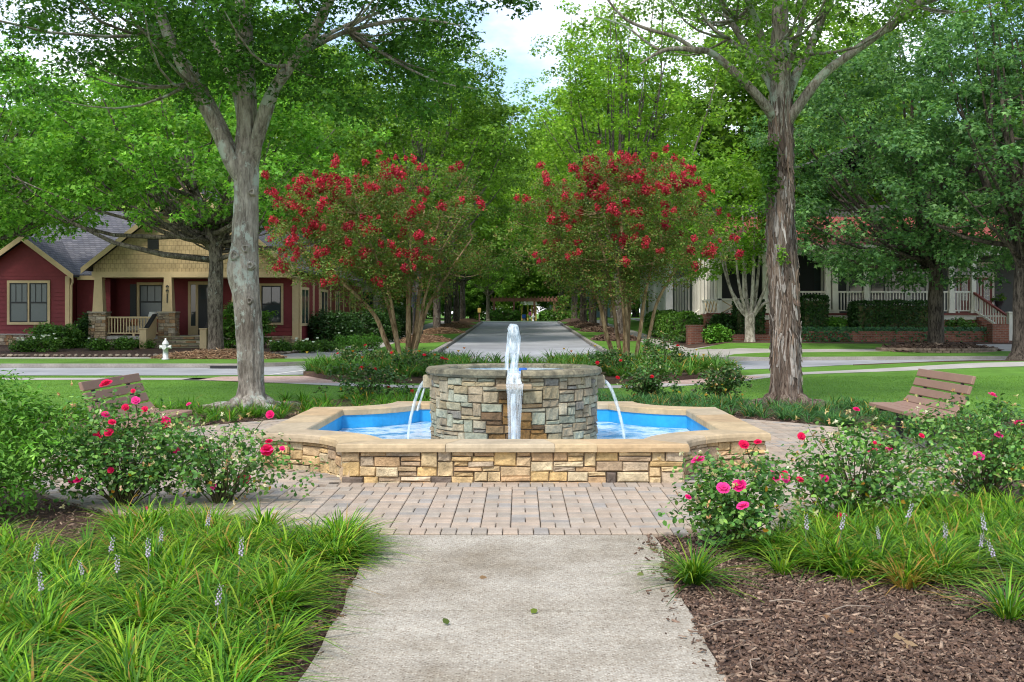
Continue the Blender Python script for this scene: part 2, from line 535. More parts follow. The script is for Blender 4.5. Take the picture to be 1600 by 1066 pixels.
M['whiteb'] = simple('white_wall', (0.80, 0.80, 0.80), 0.7, 0.06)
M['blueb'] = simple('pale_blue_wall', (0.42, 0.58, 0.66), 0.7, 0.06)
M['cushion'] = simple('beige_cushion', (0.50, 0.44, 0.36), 0.9, 0.12)
M['orange'] = simple('rust_cushion', (0.40, 0.13, 0.05), 0.9, 0.15)
M['shade'] = simple('white_lampshade', (0.80, 0.78, 0.74), 0.8, 0.05)
M['bluep'] = simple('blue_plastic', (0.02, 0.12, 0.45), 0.5, 0.1)
M['pink'] = simple('pink_plastic', (0.75, 0.12, 0.35), 0.5, 0.1)
M['yellow'] = simple('yellow_plastic', (0.65, 0.45, 0.12), 0.5, 0.1)

def glass_mat():
    m, n, b = new_mat('window_glass')
    b.inputs['Base Color'].default_value = (0.045, 0.055, 0.06, 1)
    b.inputs['Roughness'].default_value = 0.06
    b.inputs['Specular IOR Level'].default_value = 0.7
    return m
M['glass'] = glass_mat()
M['blind'] = simple('drawn_blind', (0.09, 0.11, 0.12), 0.25, 0.08, 1, 0.02, spec=0.6)
M['screen'] = simple('insect_screen', (0.012, 0.013, 0.013), 0.6, 0.2)

def water_pool():
    m, n, b = new_mat('foamy_pool_water')
    v = coords(n, (1, 1.0, 1))
    f = noise(n, v, 3.4, 6, 0.62)
    g = noise(n, v, 11, 5, 0.6)
    foam = ramp(n, f, [(0.38, (0.12, 0.32, 0.50)), (0.47, (0.50, 0.68, 0.80)), (0.56, (0.82, 0.90, 0.94))])
    rip = ramp(n, g, [(0.33, (0.30, 0.50, 0.68)), (0.45, (1, 1, 1))])
    col = mixc(n, 1.0, foam, rip, 'MULTIPLY')
    n.links.new(col, b.inputs['Base Color'])
    b.inputs['Roughness'].default_value = 0.12
    bump(n, b, g, 0.5, 0.03)
    return m
M['water'] = water_pool()

def water_jet(name, alpha=0.75, stretch=(30, 30, 3), lo=0.25):
    m, n, b = new_mat(name)
    v = coords(n, stretch)
    f = noise(n, v, 1.0, 6, 0.65)
    col = ramp(n, f, [(0.3, (0.42, 0.56, 0.66)), (0.55, (0.78, 0.86, 0.90)), (0.7, (0.95, 0.97, 0.98))])
    n.links.new(col, b.inputs['Base Color'])
    b.inputs['Roughness'].default_value = 0.12
    b.inputs['IOR'].default_value = 1.33
    al = ramp(n, f, [(0.33, lo), (0.62, alpha)])
    n.links.new(al, b.inputs['Alpha'])
    bump(n, b, f, 0.6, 0.02)
    return m
M['jet'] = water_jet('bubbling_water', 0.62, (20, 20, 6), 0.06)
M['fall'] = water_jet('falling_water', 0.34, (70, 70, 1.6), 0.0)
M['arc'] = water_jet('arching_water', 0.6, (34, 34, 5), 0.12)

# ------------------------------------------------------------------ terrain and paving
def sheet(name, poly, off, mat, thick=0.0, step=1.5, kind='structure', parent=None, label=None):
    "a polygon in plan laid over the terrain, off above it, with a skirt of the given thickness"
    bm = bmesh.new()
    vs_ = [bm.verts.new((x, y, 0)) for x, y in poly]
    bm.faces.new(vs_)
    bmesh.ops.triangulate(bm, faces=bm.faces[:])
    xs = [p[0] for p in poly]; ys = [p[1] for p in poly]
    def cut(lo, hi, ax):
        k = math.ceil(lo / step)
        while k * step < hi:
            co = Vector((0, 0, 0)); co[ax] = k * step
            no = Vector((0, 0, 0)); no[ax] = 1
            bmesh.ops.bisect_plane(bm, geom=bm.verts[:] + bm.edges[:] + bm.faces[:], plane_co=co, plane_no=no)
            k += 1
    if step:
        cut(max(min(ys), 28), min(max(ys), 110), 1)
        cut(max(min(xs), -14), min(max(xs), 18), 0)
    for v in bm.verts:
        v.co.z = gz(v.co.x, v.co.y) + off
    bmesh.ops.recalc_face_normals(bm, faces=bm.faces[:])
    if bm.faces and sum(f.normal.z for f in bm.faces) < 0:
        bmesh.ops.reverse_faces(bm, faces=bm.faces[:])
    if thick:
        be = [e for e in bm.edges if e.is_boundary]
        r = bmesh.ops.extrude_edge_only(bm, edges=be)
        for g in r['geom']:
            if isinstance(g, bmesh.types.BMVert): g.co.z -= thick
    me = bpy.data.meshes.new(name)
    bm.to_mesh(me)
    bm.free()
    o = link(name, me, mat, parent)
    if parent is None: o['kind'] = kind
    return o

def strip(c, wl, wr):
    "polygon along a centre line c, wl to its left and wr to its right"
    L, Rr = [], []
    for i, p in enumerate(c):
        a = Vector(c[max(i - 1, 0)]); b = Vector(c[min(i + 1, len(c) - 1)])
        t = (b - a).normalized()
        nrm = Vector((-t.y, t.x))
        L.append(tuple(Vector(p) + nrm * wl)); Rr.append(tuple(Vector(p) - nrm * wr))
    return L + Rr[::-1]

def smooth(pts, n=5):
    "Catmull-Rom through 2D or 3D points"
    p = [Vector(q) for q in pts]
    o = []
    for i in range(len(p) - 1):
        a, b, c, d = p[max(i - 1, 0)], p[i], p[i + 1], p[min(i + 2, len(p) - 1)]
        for k in range(n):
            t = k / n
            o.append(0.5 * (2 * b + (c - a) * t + (2 * a - 5 * b + 4 * c - d) * t * t + (3 * b - a - 3 * c + d) * t ** 3))
    o.append(p[-1])
    return o

def make_ground():
    xs = sorted(set([-900, -400, -200, -100, -60, -40, -28, -22] + [x * 1.0 for x in range(-16, 21)] + [24, 30, 45, 70, 120, 250, 900]))
    ys = sorted(set([-200, -50, -10, 0, 10, 20, 28] + [30 + 1.0 * k for k in range(0, 26)] + [60, 70, 80, 95, 105, 107, 115, 130, 160, 250, 500, 1500]))
    V = [(x, y, gz(x, y) - 0.004) for y in ys for x in xs]
    nx = len(xs)
    Fs = [(j * nx + i, j * nx + i + 1, (j + 1) * nx + i + 1, (j + 1) * nx + i) for j in range(len(ys) - 1) for i in range(nx - 1)]
    me = bpy.data.meshes.new('ground')
    me.from_pydata(V, [], Fs)
    o = link('lawn', me, M['lawn'])
    o['kind'] = 'structure'
make_ground()

FC = Vector((-0.07, 14.0))      # centre of the fountain and its round plaza
PR = 5.47
# roads
road = [(-70, 31.4), (-9, 31.6), (-6, 31.9), (-3, 32), (3, 32.5), (7.2, 35.2), (11, 37.0), (15, 37.6), (70, 38.5), (70, 43.2), (15, 42.2), (8.2, 41.3), (5.6, 42.4), (4.2, 44.0), (3.4, 46.5), (3.35, 104), (20, 106), (20, 112), (-20, 112), (-20, 106), (-3.25, 104), (-3.3, 47), (-3.9, 43.6), (-5.2, 41.0), (-6.4, 38.6), (-7.6, 37.0), (-9, 36.0), (-70, 35.4)]
sheet('road', road, 0.004, M['asphalt'], step=2.0)
sheet('road_marking', [(-7.0, 31.8), (-6.85, 31.8), (-5.75, 37.4), (-5.9, 37.4)], 0.010, M['paint'], step=0)
# near sidewalk that bends round the planted bulb
near_walk = smooth([(-60, 29.9), (-12, 29.9), (-8.5, 29.8), (-6, 28.7), (-3, 26.9), (0, 26.4), (3, 27.0), (5.2, 29.2), (7.2, 32.0), (10, 33.6), (15, 34.6), (22, 35.0), (60, 35.5)], 6)
sheet('sidewalk', strip([tuple(p) for p in near_walk], 0.45, 0.45), 0.006, M['concrete'], step=1.5)
sheet('gravel_path', [(-8.2, 29.4), (-6.2, 28.2), (-4.4, 28.0), (-4.6, 30.6), (-5.6, 31.3), (-8.0, 30.9)], 0.012, M['gravel'], step=0)
sheet('gravel_path', [(4.0, 27.6), (5.4, 28.8), (6.6, 30.9), (5.7, 31.6), (4.5, 30.2), (3.4, 28.2)], 0.012, M['gravel'], step=0)
bulb = [(-5.9, 31.4), (-4.9, 29.4), (-3.2, 28.2), (0, 27.6), (3, 28.0), (4.8, 30.0), (6.0, 32.4), (6.2, 35.0), (4.6, 37.2), (0, 37.8), (-4.2, 37.6), (-5.9, 35.4)]
sheet('planting_bed', bulb, 0.12, M['mulch'], 0.13, step=0)

# verges across the road: kerb, grass strip, sidewalk
def verge(poly, mat, name, h=0.12):
    return sheet(name, poly, h, mat, h + 0.05, step=1.5)
def kerb(line, name='kerb', wd=0.16, h=0.128):
    return sheet(name, strip([tuple(p) for p in line], wd / 2, wd / 2), h, M['kerb'], h + 0.05, step=1.5)
# left: whole corner block raised to kerb height in concrete, grass laid on it
cornerL = smooth([(-9, 36.15), (-7.6, 37.15), (-6.5, 38.7), (-5.4, 41.1), (-4.1, 43.7), (-3.5, 47)], 5)
kl = [(-70, 35.55)] + [tuple(p) for p in cornerL] + [(-3.42, y) for y in (60, 75, 90, 104)]
kerb(kl)
blockL = [(x - 0.02, y + 0.02) for x, y in kl] + [(-9.2, 104), (-9.2, 47), (-11, 42.8), (-70, 42.8)]
sheet('sidewalk', blockL, 0.105, M['concrete'], 0.15, step=1.5)
sheet('grass_verge', [(-70, 35.7), (-9, 36.3), (-7.5, 37.4), (-6.4, 39.3), (-6.7, 40.2), (-9, 40.3), (-70, 40.2)], 0.125, M['lawn'], 0.03, step=1.5)
sheet('grass_verge', [(-5.9, 44.6), (-5.0, 43.7), (-4.2, 44.2), (-3.7, 47.3), (-3.55, 60), (-3.52, 103), (-6.0, 103), (-6.0, 60), (-6.1, 50), (-6.2, 46)], 0.125, M['lawn'], 0.03, step=1.5)
sheet('grass_verge', [(-7.7, 50), (-7.5, 60), (-7.4, 103), (-9.3, 103), (-9.3, 52)], 0.125, M['lawn'], 0.03, step=1.5)
bedL = [tuple(p) for p in smooth([(-70, 42.3), (-20, 42.3), (-12, 42.4), (-9.6, 43.6), (-8.5, 46), (-8.0, 50), (-8.0, 56)], 5)] + [(-12, 60), (-70, 60)]
sheet('mulch_bed', bedL, 0.14, M['mulch'], 0.03, step=1.5)
# right
cornerR = smooth([(8.4, 41.45), (6.9, 41.75), (5.7, 42.6), (4.4, 44.2), (3.6, 46.6)], 5)
kr = [(70, 43.4), (15, 42.4)] + [tuple(p) for p in cornerR] + [(3.52, y) for y in (60, 75, 90, 104)]
kerb(kr)
sheet('sidewalk', [(x + 0.02, y + 0.02) for x, y in kr] + [(9.6, 104), (9.6, 52), (12, 49.6), (70, 50)], 0.105, M['concrete'], 0.15, step=1.5)
sheet('grass_verge', [(7.6, 42.6), (9.2, 42.1), (15, 42.6), (70, 43.6), (70, 46.0), (15, 45.3), (9.5, 44.6), (8.2, 44.0)], 0.125, M['lawn'], 0.03, step=1.5)
sheet('grass_verge', [(7.4, 48.4), (8.4, 47.0), (11, 46.5), (16, 46.7), (16, 49.4), (9.2, 49.6)], 0.125, M['lawn'], 0.03, step=1.5)
sheet('grass_verge', [(6.4, 46.8), (5.9, 45.4), (5.1, 45.0), (4.3, 45.8), (3.75, 48), (3.65, 60), (3.62, 103), (5.9, 103), (5.9, 60), (6.2, 50)], 0.125, M['lawn'], 0.03, step=1.5)
sheet('grass_verge', [(7.3, 62), (7.2, 103), (9.4, 103), (9.4, 62)], 0.125, M['lawn'], 0.03, step=1.5)
sheet('mulch_bed', [(7.3, 49.3), (8.8, 49.3), (16, 48.7), (60, 49), (60, 62), (9, 62), (7.0, 62)], 0.14, M['mulch'], 0.03, step=1.5)
sheet('road', [(-30, 120), (30, 120), (30, 118), (-30, 118)], 0.01, M['straw'], step=0)

# ------------------------------------------------------------------ foreground path, beds and plaza
path = tag(link('path', None), kind='structure')
for a, b in ((2.0, 6.46), (6.474, 8.68)):
    m = MB()
    def xl(y): return -1.02 - 0.08 * sst(6, 8.7, y) if y < 8.7 else -1.1
    ys = np.linspace(a, b, 14)
    L = [(-1.0 - 0.10 * sst(6.0, 8.7, y) + 0.012 * sin(y * 7), y) for y in ys]
    Rr = [(0.95 + 0.06 * sst(6.0, 8.7, y) + 0.012 * sin(y * 6 + 2), y) for y in ys]
    pts = [(x, y, 0.03) for x, y in L + Rr[::-1]]
    m.prism(pts[::-1], (0, 0, -0.08))
    m.build('slab', M['aggregate'], path)

def in_circle(x, y, r): return (x - FC.x) ** 2 + (y - FC.y) ** 2 < r * r
arc = lambda a0, a1, r, n: [(FC.x + r * cos(radians(a0 + (a1 - a0) * k / n)), FC.y + r * sin(radians(a0 + (a1 - a0) * k / n))) for k in range(n + 1)]
mul_l = [(-14, 1), (-0.9, 1), (-0.95, 8.7)] + arc(-100, -150, PR - 0.05, 12) + [(-6.6, 12.5), (-14, 12.5)]
mul_r = [(0.9, 1), (14, 1), (14, 11.0), (6.2, 11.6)] + arc(-25, -80, PR - 0.05, 12) + [(0.95, 8.7)]
sheet('mulch_bed', mul_l, 0.006, M['mulch'], step=0)
sheet('mulch_bed', mul_r, 0.006, M['mulch'], step=0)
ring_bed = arc(20, 160, PR - 0.1, 30) + arc(160, 20, 9.4, 30)
sheet('mulch_bed', ring_bed, 0.008, M['mulch'], step=0)

# outline of the fountain: a square of half-size h whose corners are scooped out by quarter circles
HF, RN = 2.70, 1.02
def fount_outline(off=0.0, na=10):
    "outline moved outwards by off; list of (x, y) counter-clockwise from the front left corner, relative to the centre"
    h, r = HF + off, RN - off
    o = []
    for q in range(4):                                   # front, right, back, left
        ca, sa = [(1, 0), (0, 1), (-1, 0), (0, -1)][q]
        e = HF
        st = sqrt(max(r * r - off * off, 1e-6)) if off < 0 else r
        k0 = math.atan2(-(off), st) if True else 0
        pts = []
        # scooped corner centred (e, -e): from (e - sqrt, -h) to (h, -e + sqrt)
        s_ = sqrt(max(r * r - off * off, 1e-6))
        a0 = math.atan2(-off, -s_); a1 = math.atan2(s_, off)
        if a0 < 0: a0 += 2 * pi
        for k in range(na + 1):
            a = a0 + (a1 - a0) * k / na
            pts.append((e + r * cos(a), -e + r * sin(a)))
        o += [(x * ca - y * sa, x * sa + y * ca) for x, y in pts]
    return o

plaza = tag(link('plaza', None), kind='structure')
pl_poly = [p for p in arc(-76.5, 256.5, PR, 90)]
m = MB(); m.prism([(x, y, 0.012) for x, y in pl_poly], (0, 0, -0.05)); m.build('joint_bed', M['sand'], plaza)

def in_poly(x, y, poly):
    c = False
    j = len(poly) - 1
    for i in range(len(poly)):
        xi, yi = poly[i]; xj, yj = poly[j]
        if (yi > y) != (yj > y) and x < (xj - xi) * (y - yi) / (yj - yi) + xi: c = not c
        j = i
    return c
paver_cols = [(0.44, 0.345, 0.26), (0.42, 0.34, 0.26), (0.385, 0.33, 0.265), (0.345, 0.31, 0.27), (0.455, 0.36, 0.27), (0.41, 0.34, 0.27), (0.425, 0.35, 0.275)]
def paver_mesh(w_, l_, name, seed):
    "paver lying in the xy plane, centred, worn edges"
    r = random.Random(seed)
    g = 0.0035
    m = MB()
    x, y = w_ / 2 - g, l_ / 2 - g
    b = 0.006
    def ring(dx, z): return [(-x + dx + r.uniform(-.001, .001), -y + dx, z), (x - dx, -y + dx + r.uniform(-.001, .001), z), (x - dx, y - dx, z), (-x + dx, y - dx + r.uniform(-.001, .001), z)]
    v = ring(0, 0) + ring(0, 0.030) + ring(b, 0.036)
    fs = [(8, 9, 10, 11)]
    for i in range(4):
        j = (i + 1) % 4
        fs += [(i, j, 4 + j, 4 + i), (4 + i, 4 + j, 8 + j, 8 + i)]
    m.add(v, fs)
    return m
U = 0.235
fo_in = [(FC.x + x, FC.y + y) for x, y in fount_outline(0.0)]
fo_out = [(FC.x + x, FC.y + y) for x, y in fount_outline(0.20)]
items = []       # (x, y, rotz, w, l, z)
nx = int(6 / U)
for i in range(-26, 27):
    for j in range(-1, 50):
        cx_, cy_ = FC.x + (i + 0.5) * U, 8.93 + (j + 0.5) * U
        if (i + j) % 2:
            bs_ = [(cx_ - U / 4, cy_, 0), (cx_ + U / 4, cy_, 0)]
        else:
            bs_ = [(cx_, cy_ - U / 4, 1), (cx_, cy_ + U / 4, 1)]
        for bx, by, ro in bs_:
            if by < 8.93 or not in_circle(bx, by, PR - 0.26): continue
            if in_poly(bx, by, fo_out): continue
            items.append((bx, by, ro * pi / 2, 0))
# soldier courses: straight front, round the plaza, round the fountain foot
for k in range(-11, 12):
    items.append((FC.x + k * U / 2, 8.93 - U / 2, 0, 1))
nring = int(2 * pi * (PR - U / 2) / (U / 2 + 0.003))
for k in range(nring):
    a = 2 * pi * k / nring
    x, y = FC.x + (PR - U / 2) * cos(a), FC.y + (PR - U / 2) * sin(a)
    if y < 8.93 + 0.05 and abs(x - FC.x) < 1.42: continue
    items.append((x, y, a - pi / 2, 1))
ol = fount_outline(0.115)
per = 0
for i in range(len(ol)):
    a = Vector(ol[i]); b = Vector(ol[(i + 1) % len(ol)])
    Ls = (b - a).length
    n_ = max(1, round(Ls / (U / 2)))
    for k in range(n_):
        p = a.lerp(b, (k + 0.5) / n_)
        items.append((FC.x + p.x, FC.y + p.y, math.atan2((b - a).y, (b - a).x), 1))
def shown(it):
    x, y = it[0], it[1]
    px, py = CX + F * x / y, HY + F * EYE / y
    vis = 0 < px < 1600 and not (abs(x) < 2.7 and y > 11.4)
    covered = (x < -1.3 - (y - 8.7) * 0.55 and y < 11) or (x > 1.75 and y < 10.8)
    return (0 if vis and not covered else 1, y)
items.sort(key=shown)
pm = [paver_mesh(U / 2, U, 'paver', k).mesh('paver') for k in range(5)]
for me in pm: me.materials.append(M['paver'])
for it in items[:300]:
    o = link('paver', R.choice(pm), None, plaza)
    o.location = (it[0], it[1], 0.003 + (0.004 if it[3] else 0) + R.uniform(-0.0015, 0.0015))
    o.rotation_euler = (R.uniform(-.006, .006), R.uniform(-.006, .006), it[2] + R.uniform(-.008, .008))
    c = R.choice(paver_cols); f_ = R.uniform(0.9, 1.12)
    o.color = (c[0] * f_, c[1] * f_, c[2] * f_, 1)
m = MB()
for it in items[300:]:
    c = R.choice(paver_cols); f_ = R.uniform(0.9, 1.12)
    m.col = (c[0] * f_, c[1] * f_, c[2] * f_, 1)
    q = paver_mesh(U / 2, U, 'p', R.randint(0, 9))
    ca, sa = cos(it[2]), sin(it[2])
    z0 = 0.003 + (0.004 if it[3] else 0)
    m.add([(it[0] + x * ca - y * sa, it[1] + x * sa + y * ca, z + z0) for x, y, z in q.v], q.f)
tag(m.build('pavers', M['paver'], plaza), kind='stuff')

# ------------------------------------------------------------------ fountain
def pack(L, rows, rng, wmin, wmax, tall=3, cell=0.02):
    "fill a strip L long and rows units high with stones; returns (x0, x1, r0, r1)"
    n = max(2, int(round(L / cell)))
    cell = L / n
    sk = [0] * n
    res = []
    while min(sk) < rows:
        h0 = min(sk)
        i = sk.index(h0)
        j = i
        while j < n and sk[j] == h0: j += 1
        run = (j - i) * cell
        h = rng.choices([1, 2, 3], [4, 5, 3 if tall >= 3 else 0])[0]
        h = min(h, rows - h0)
        wd = rng.uniform(wmin, wmax) * (0.8 if h == 3 else 1.0 if h == 2 else 1.25)
        if run - wd < wmin: wd = run if run <= wmax * 1.35 else run / 2
        k = max(1, int(round(wd / cell)))
        k = min(k, j - i)
        if j - i - k < wmin / cell * 0.5 and j - i <= wmax * 1.5 / cell: k = j - i
        for q in range(i, i + k): sk[q] = h0 + h
        res.append((i * cell, (i + k) * cell, h0, h0 + h))
    return res

def stone(m, mapf, x0, x1, z0, z1, depth, rng, gap=0.004, nseg=3, rnd=0.012):
    "one hewn stone on a wall face; mapf(s, z, out) gives the place"
    x0 += gap * rng.uniform(.5, 1.3); x1 -= gap * rng.uniform(.5, 1.3); z0 += gap * rng.uniform(.3, 1.2); z1 -= gap * rng.uniform(.3, 1.2)
    jx = lambda: rng.uniform(-.005, .005)
    dd = depth + rng.uniform(-.010, .014)
    corner = [(x0 + jx(), z0 + jx()), (x1 + jx(), z0 + jx()), (x1 + jx(), z1 + jx()), (x0 + jx(), z1 + jx())]
    def ring(ins, out, jit):
        b = []
        (ax, az), (bx, bz), (cx_, cz), (dx, dz) = corner
        for k in range(nseg + 1):
            t = k / nseg
            b.append((ax + (bx - ax) * t + ins * (1 - 2 * t), az + (bz - az) * t + ins))
        for k in range(nseg + 1):
            t = k / nseg
            b.append((cx_ + (dx - cx_) * t - ins * (1 - 2 * t), cz + (dz - cz) * t - ins))
        return [mapf(x, z, out + (rng.uniform(-jit, jit) if jit else 0)) for x, z in b]
    n = 2 * (nseg + 1)
    ins = min(rnd, (z1 - z0) * 0.22, (x1 - x0) * 0.22)
    v = ring(0, -0.03, 0) + ring(0, dd - 0.014, 0.003) + ring(ins * 0.35, dd - 0.004, 0.005) + ring(ins * 1.1, dd + 0.003, 0.010)
    fs = []
    for q in range(3):
        for i in range(n):
            j = (i + 1) % n
            fs.append((q * n + i, q * n + j, (q + 1) * n + j, (q + 1) * n + i))
    for k in range(nseg):
        fs.append((3 * n + k, 3 * n + k + 1, 3 * n + n - 2 - k, 3 * n + n - 1 - k))
    m.add(v, fs)

fountain = thing('fountain', 'stone fountain with blue painted basin, scooped corners and round tiered drum spouting water', 'fountain', (FC.x, FC.y, 0))
ZT = 0.345     # underside of the coping
co_o = fount_outline(-0.05); co_i = fount_outline(-0.40)
def ring_prism(outer, inner, z0, z1):
    m = MB()
    n = len(outer)
    v = [(x, y, z0) for x, y in outer] + [(x, y, z1) for x, y in outer] + [(x, y, z1) for x, y in inner] + [(x, y, z0) for x, y in inner]
    fs = []
    for i in range(n):
        j = (i + 1) % n
        fs += [(i, j, n + j, n + i), (n + i, n + j, 2 * n + j, 2 * n + i), (2 * n + i, 2 * n + j, 3 * n + j, 3 * n + i)]
    m.add(v, fs)
    return m
ring_prism(fount_outline(-0.022), co_i, 0.0, ZT - 0.002).build('wall_core', M['mortar'], fountain)
li = fount_outline(-0.403)
m = MB(); n_ = len(li)
m.add([(x, y, 0.02) for x, y in li] + [(x, y, ZT) for x, y in li], [((i + 1) % n_, i, n_ + i, n_ + (i + 1) % n_) for i in range(n_)])
m.build('basin_lining', M['blue'], fountain)
m = MB(); m.add([(x, y, 0.02) for x, y in li], [tuple(range(n_))]); m.build('basin_floor', M['blue'], fountain)

wall_pal = [(0.56, 0.40, 0.20), (0.60, 0.46, 0.26), (0.52, 0.38, 0.22), (0.49, 0.33, 0.18), (0.58, 0.48, 0.31), (0.54, 0.40, 0.22), (0.46, 0.34, 0.22), (0.60, 0.42, 0.19), (0.50, 0.40, 0.28)]
def wcol(rng):
    if rng.random() < 0.018: return (0.16, 0.125, 0.10)
    c = rng.choice(wall_pal); f_ = rng.uniform(0.98, 1.28)
    return (c[0] * f_, c[1] * f_, c[2] * f_)
rs = random.Random(12)
HS = HF - 0.05
SL = HF - RN
def map_side(q):
    ca, sa = [(1, 0), (0, 1), (-1, 0), (0, -1)][q]
    def f(s, z, out):
        x, y = -SL + s, -(HS + out)
        return (x * ca - y * sa, x * sa + y * ca, z)
    return f
def map_corner(q):
    ca, sa = [(1, 0), (0, 1), (-1, 0), (0, -1)][q]
    def f(s, z, out):
        a = pi - s / (RN * pi / 2) * (pi / 2)
        r = RN + 0.05 - out
        x, y = HF + r * cos(a), -HF + r * sin(a)
        return (x * ca - y * sa, x * sa + y * ca, z)
    return f
unit = (ZT - 0.0) / 7
rest = MB()
for q in range(4):
    for L, mp_, ns, vis in ((2 * SL, map_side(q), 2, q == 0), (RN * pi / 2, map_corner(q), 4, q in (0, 3))):
        for x0, x1, r0, r1 in pack(L, 7, rs, 0.11, 0.27):
            c = wcol(rs)
            if vis:
                m = MB(); stone(m, mp_, x0, x1, r0 * unit, r1 * unit, 0.05, rs, nseg=ns)
                o = m.build('wall_stone', M['stone'], fountain); o.color = (*c, 1)
            else:
                rest.col = (*c, 1); stone(rest, mp_, x0, x1, r0 * unit, r1 * unit, 0.05, rs, nseg=ns)
tag(rest.build('wall_stones', M['stone'], fountain), kind='stuff')

# coping slabs
oo = fount_outline(0.045); ii = fount_outline(-0.42)
na = 10
cop_pal = [(0.53, 0.405, 0.245), (0.56, 0.42, 0.24), (0.50, 0.395, 0.26), (0.54, 0.38, 0.21), (0.52, 0.42, 0.28)]
def coping(op, ip):
    "slab between outer and inner point lists"
    n = len(op)
    m = MB()
    g = 0.002
    zb, zt, b = ZT, 0.425, 0.012
    j = lambda: rs.uniform(-.004, .004)
    prof = []
    for k in range(n):
        o_ = Vector(op[k]); i_ = Vector(ip[k])
        t = (i_ - o_).normalized()
        e = rs.uniform(-.006, .006)
        o2 = o_ + t * e
        prof.append([(*o2, zb), (*(o2 - t * 0.004 + t * j()), zb + 0.04), (*(o2 + t * 0.004), zt - b), (*(o2 + t * (b + 0.006)), zt + j() * .3), (*(i_ - t * b), zt), (*i_, zt - b), (*i_, zb)])
    K = len(prof[0])
    v = [p for pr in prof for p in pr]
    fs = []
    for k in range(n - 1):
        for q in range(K):
            r_ = (q + 1) % K
            fs.append((k * K + q, (k + 1) * K + q, (k + 1) * K + r_, k * K + r_))
    fs += [tuple(range(K)), tuple(range((n - 1) * K, n * K))[::-1]]
    m.add(v, fs)
    return m
def seg(a, b, t0, t1, n):
    return [tuple(Vector(a).lerp(Vector(b), t0 + (t1 - t0) * k / n)) for k in range(n + 1)]
for q in range(4):
    base = q * (na + 1)
    for k0, k1 in ((0, na // 2), (na // 2, na)):
        o = coping(oo[base + k0: base + k1 + 1], ii[base + k0: base + k1 + 1]).build('coping_slab', M['coping'], fountain)
        o.color = (*rs.choice(cop_pal), 1)
    a0, b0 = oo[base + na], oo[(base + na + 1) % len(oo)]
    a1, b1 = ii[base + na], ii[(base + na + 1) % len(ii)]
    cuts = [0, 0.31, 0.62, 0.74, 1.0] if q == 3 else [0, 0.36, 0.67, 1.0]
    for t0, t1 in zip(cuts, cuts[1:]):
        d_ = 0.0007
        o = coping(seg(a0, b0, t0 + d_, t1 - d_, 5), seg(a1, b1, t0 + d_, t1 - d_, 5)).build('coping_slab', M['coping'], fountain)
        o.color = (*rs.choice(cop_pal), 1)
wp = fount_outline(-0.41)
nw = len(wp)
m = MB(); m.add([(x, y, 0.17) for x, y in wp], [tuple(range(nw))])
m.build('pool_water', M['water'], fountain)

# drum
RD, ZD = 0.95, 0.97
m = MB(); m.lathe([(RD + .025, 0.0), (RD + .025, ZD)], 64); m.build('drum_core', M['mortar'], fountain)
drum_pal = [(0.36, 0.33, 0.22), (0.33, 0.34, 0.25), (0.40, 0.33, 0.20), (0.24, 0.225, 0.19), (0.42, 0.37, 0.26), (0.33, 0.27, 0.175), (0.36, 0.37, 0.28), (0.31, 0.29, 0.21), (0.35, 0.285, 0.19)]
wet_pal = [(0.22, 0.12, 0.035), (0.13, 0.08, 0.04), (0.27, 0.16, 0.06), (0.30, 0.20, 0.10)]
def map_drum(s, z, out):
    a = -pi / 2 + s / RD
    r = RD + out
    return (r * cos(a), r * sin(a), z)
rd = random.Random(31)
un = ZD / 20
back = MB()
half = RD * radians(98)
for x0, x1, r0, r1 in pack(2 * half, 20, rd, 0.10, 0.24):
    xm, zm = (x0 + x1) / 2 - half, (r0 + r1) / 2 * un
    c = rd.choice(wet_pal) if (abs(xm) < 0.18 + 0.24 * (0.78 - zm) + rd.uniform(-.05, .06) and zm < 0.78) else rd.choice(drum_pal)
    f_ = rd.uniform(0.85, 1.15)
    m = MB(); stone(m, map_drum, x0 - half, x1 - half, r0 * un, r1 * un, 0.05, rd, gap=0.004, nseg=4)
    o = m.build('drum_stone', M['stone'], fountain); o.color = (c[0] * f_, c[1] * f_, c[2] * f_, 1)
hb = pi * RD - half
for x0, x1, r0, r1 in pack(2 * hb, 20, rd, 0.10, 0.24):
    c = rd.choice(drum_pal); back.col = (*c, 1)
    stone(back, lambda s, z, out: map_drum(s + half, z, out), x0, x1, r0 * un, r1 * un, 0.05, rd, gap=0.005, nseg=3)
tag(back.build('drum_stones', M['stone'], fountain), kind='stuff')
def cap_slab(a0, a1, seed):
    r = random.Random(seed)
    n = max(3, int((a1 - a0) / radians(8)))
    m = MB()
    v, fs = [], []
    for k in range(n + 1):
        a = a0 + (a1 - a0) * k / n
        e = r.uniform(-.014, .014)
        for rr, z in ((1.045 + e, ZD + 0.003), (1.065 + e, ZD + 0.03), (1.055 + e, ZD + 0.07), (1.03 + e, ZD + 0.085 + r.uniform(-.003, .003)), (0.83, ZD + 0.085), (0.81 + e, ZD + 0.07), (0.81 + e, ZD - 0.03)):
            v.append((rr * cos(a), rr * sin(a), z))
    K = 7
    for k in range(n):
        for q in range(K):
            fs.append((k * K + q, (k + 1) * K + q, (k + 1) * K + (q + 1) % K, k * K + (q + 1) % K))
    fs += [tuple(range(K)), tuple(range(n * K, (n + 1) * K))[::-1]]
    m.add(v, fs)
    return m
ang = [-84.5, -32, 12, 62, 118, 168, 212, 264.5 + 1]
for k, (a0, a1) in enumerate(zip(ang, ang[1:])):
    o = cap_slab(radians(a0 + 0.3), radians(a1 - 0.3), k).build('cap_stone', M['moss'], fountain)
    o.color = R.choice([(0.27, 0.245, 0.14, 1), (0.25, 0.23, 0.15, 1), (0.30, 0.26, 0.165, 1)])
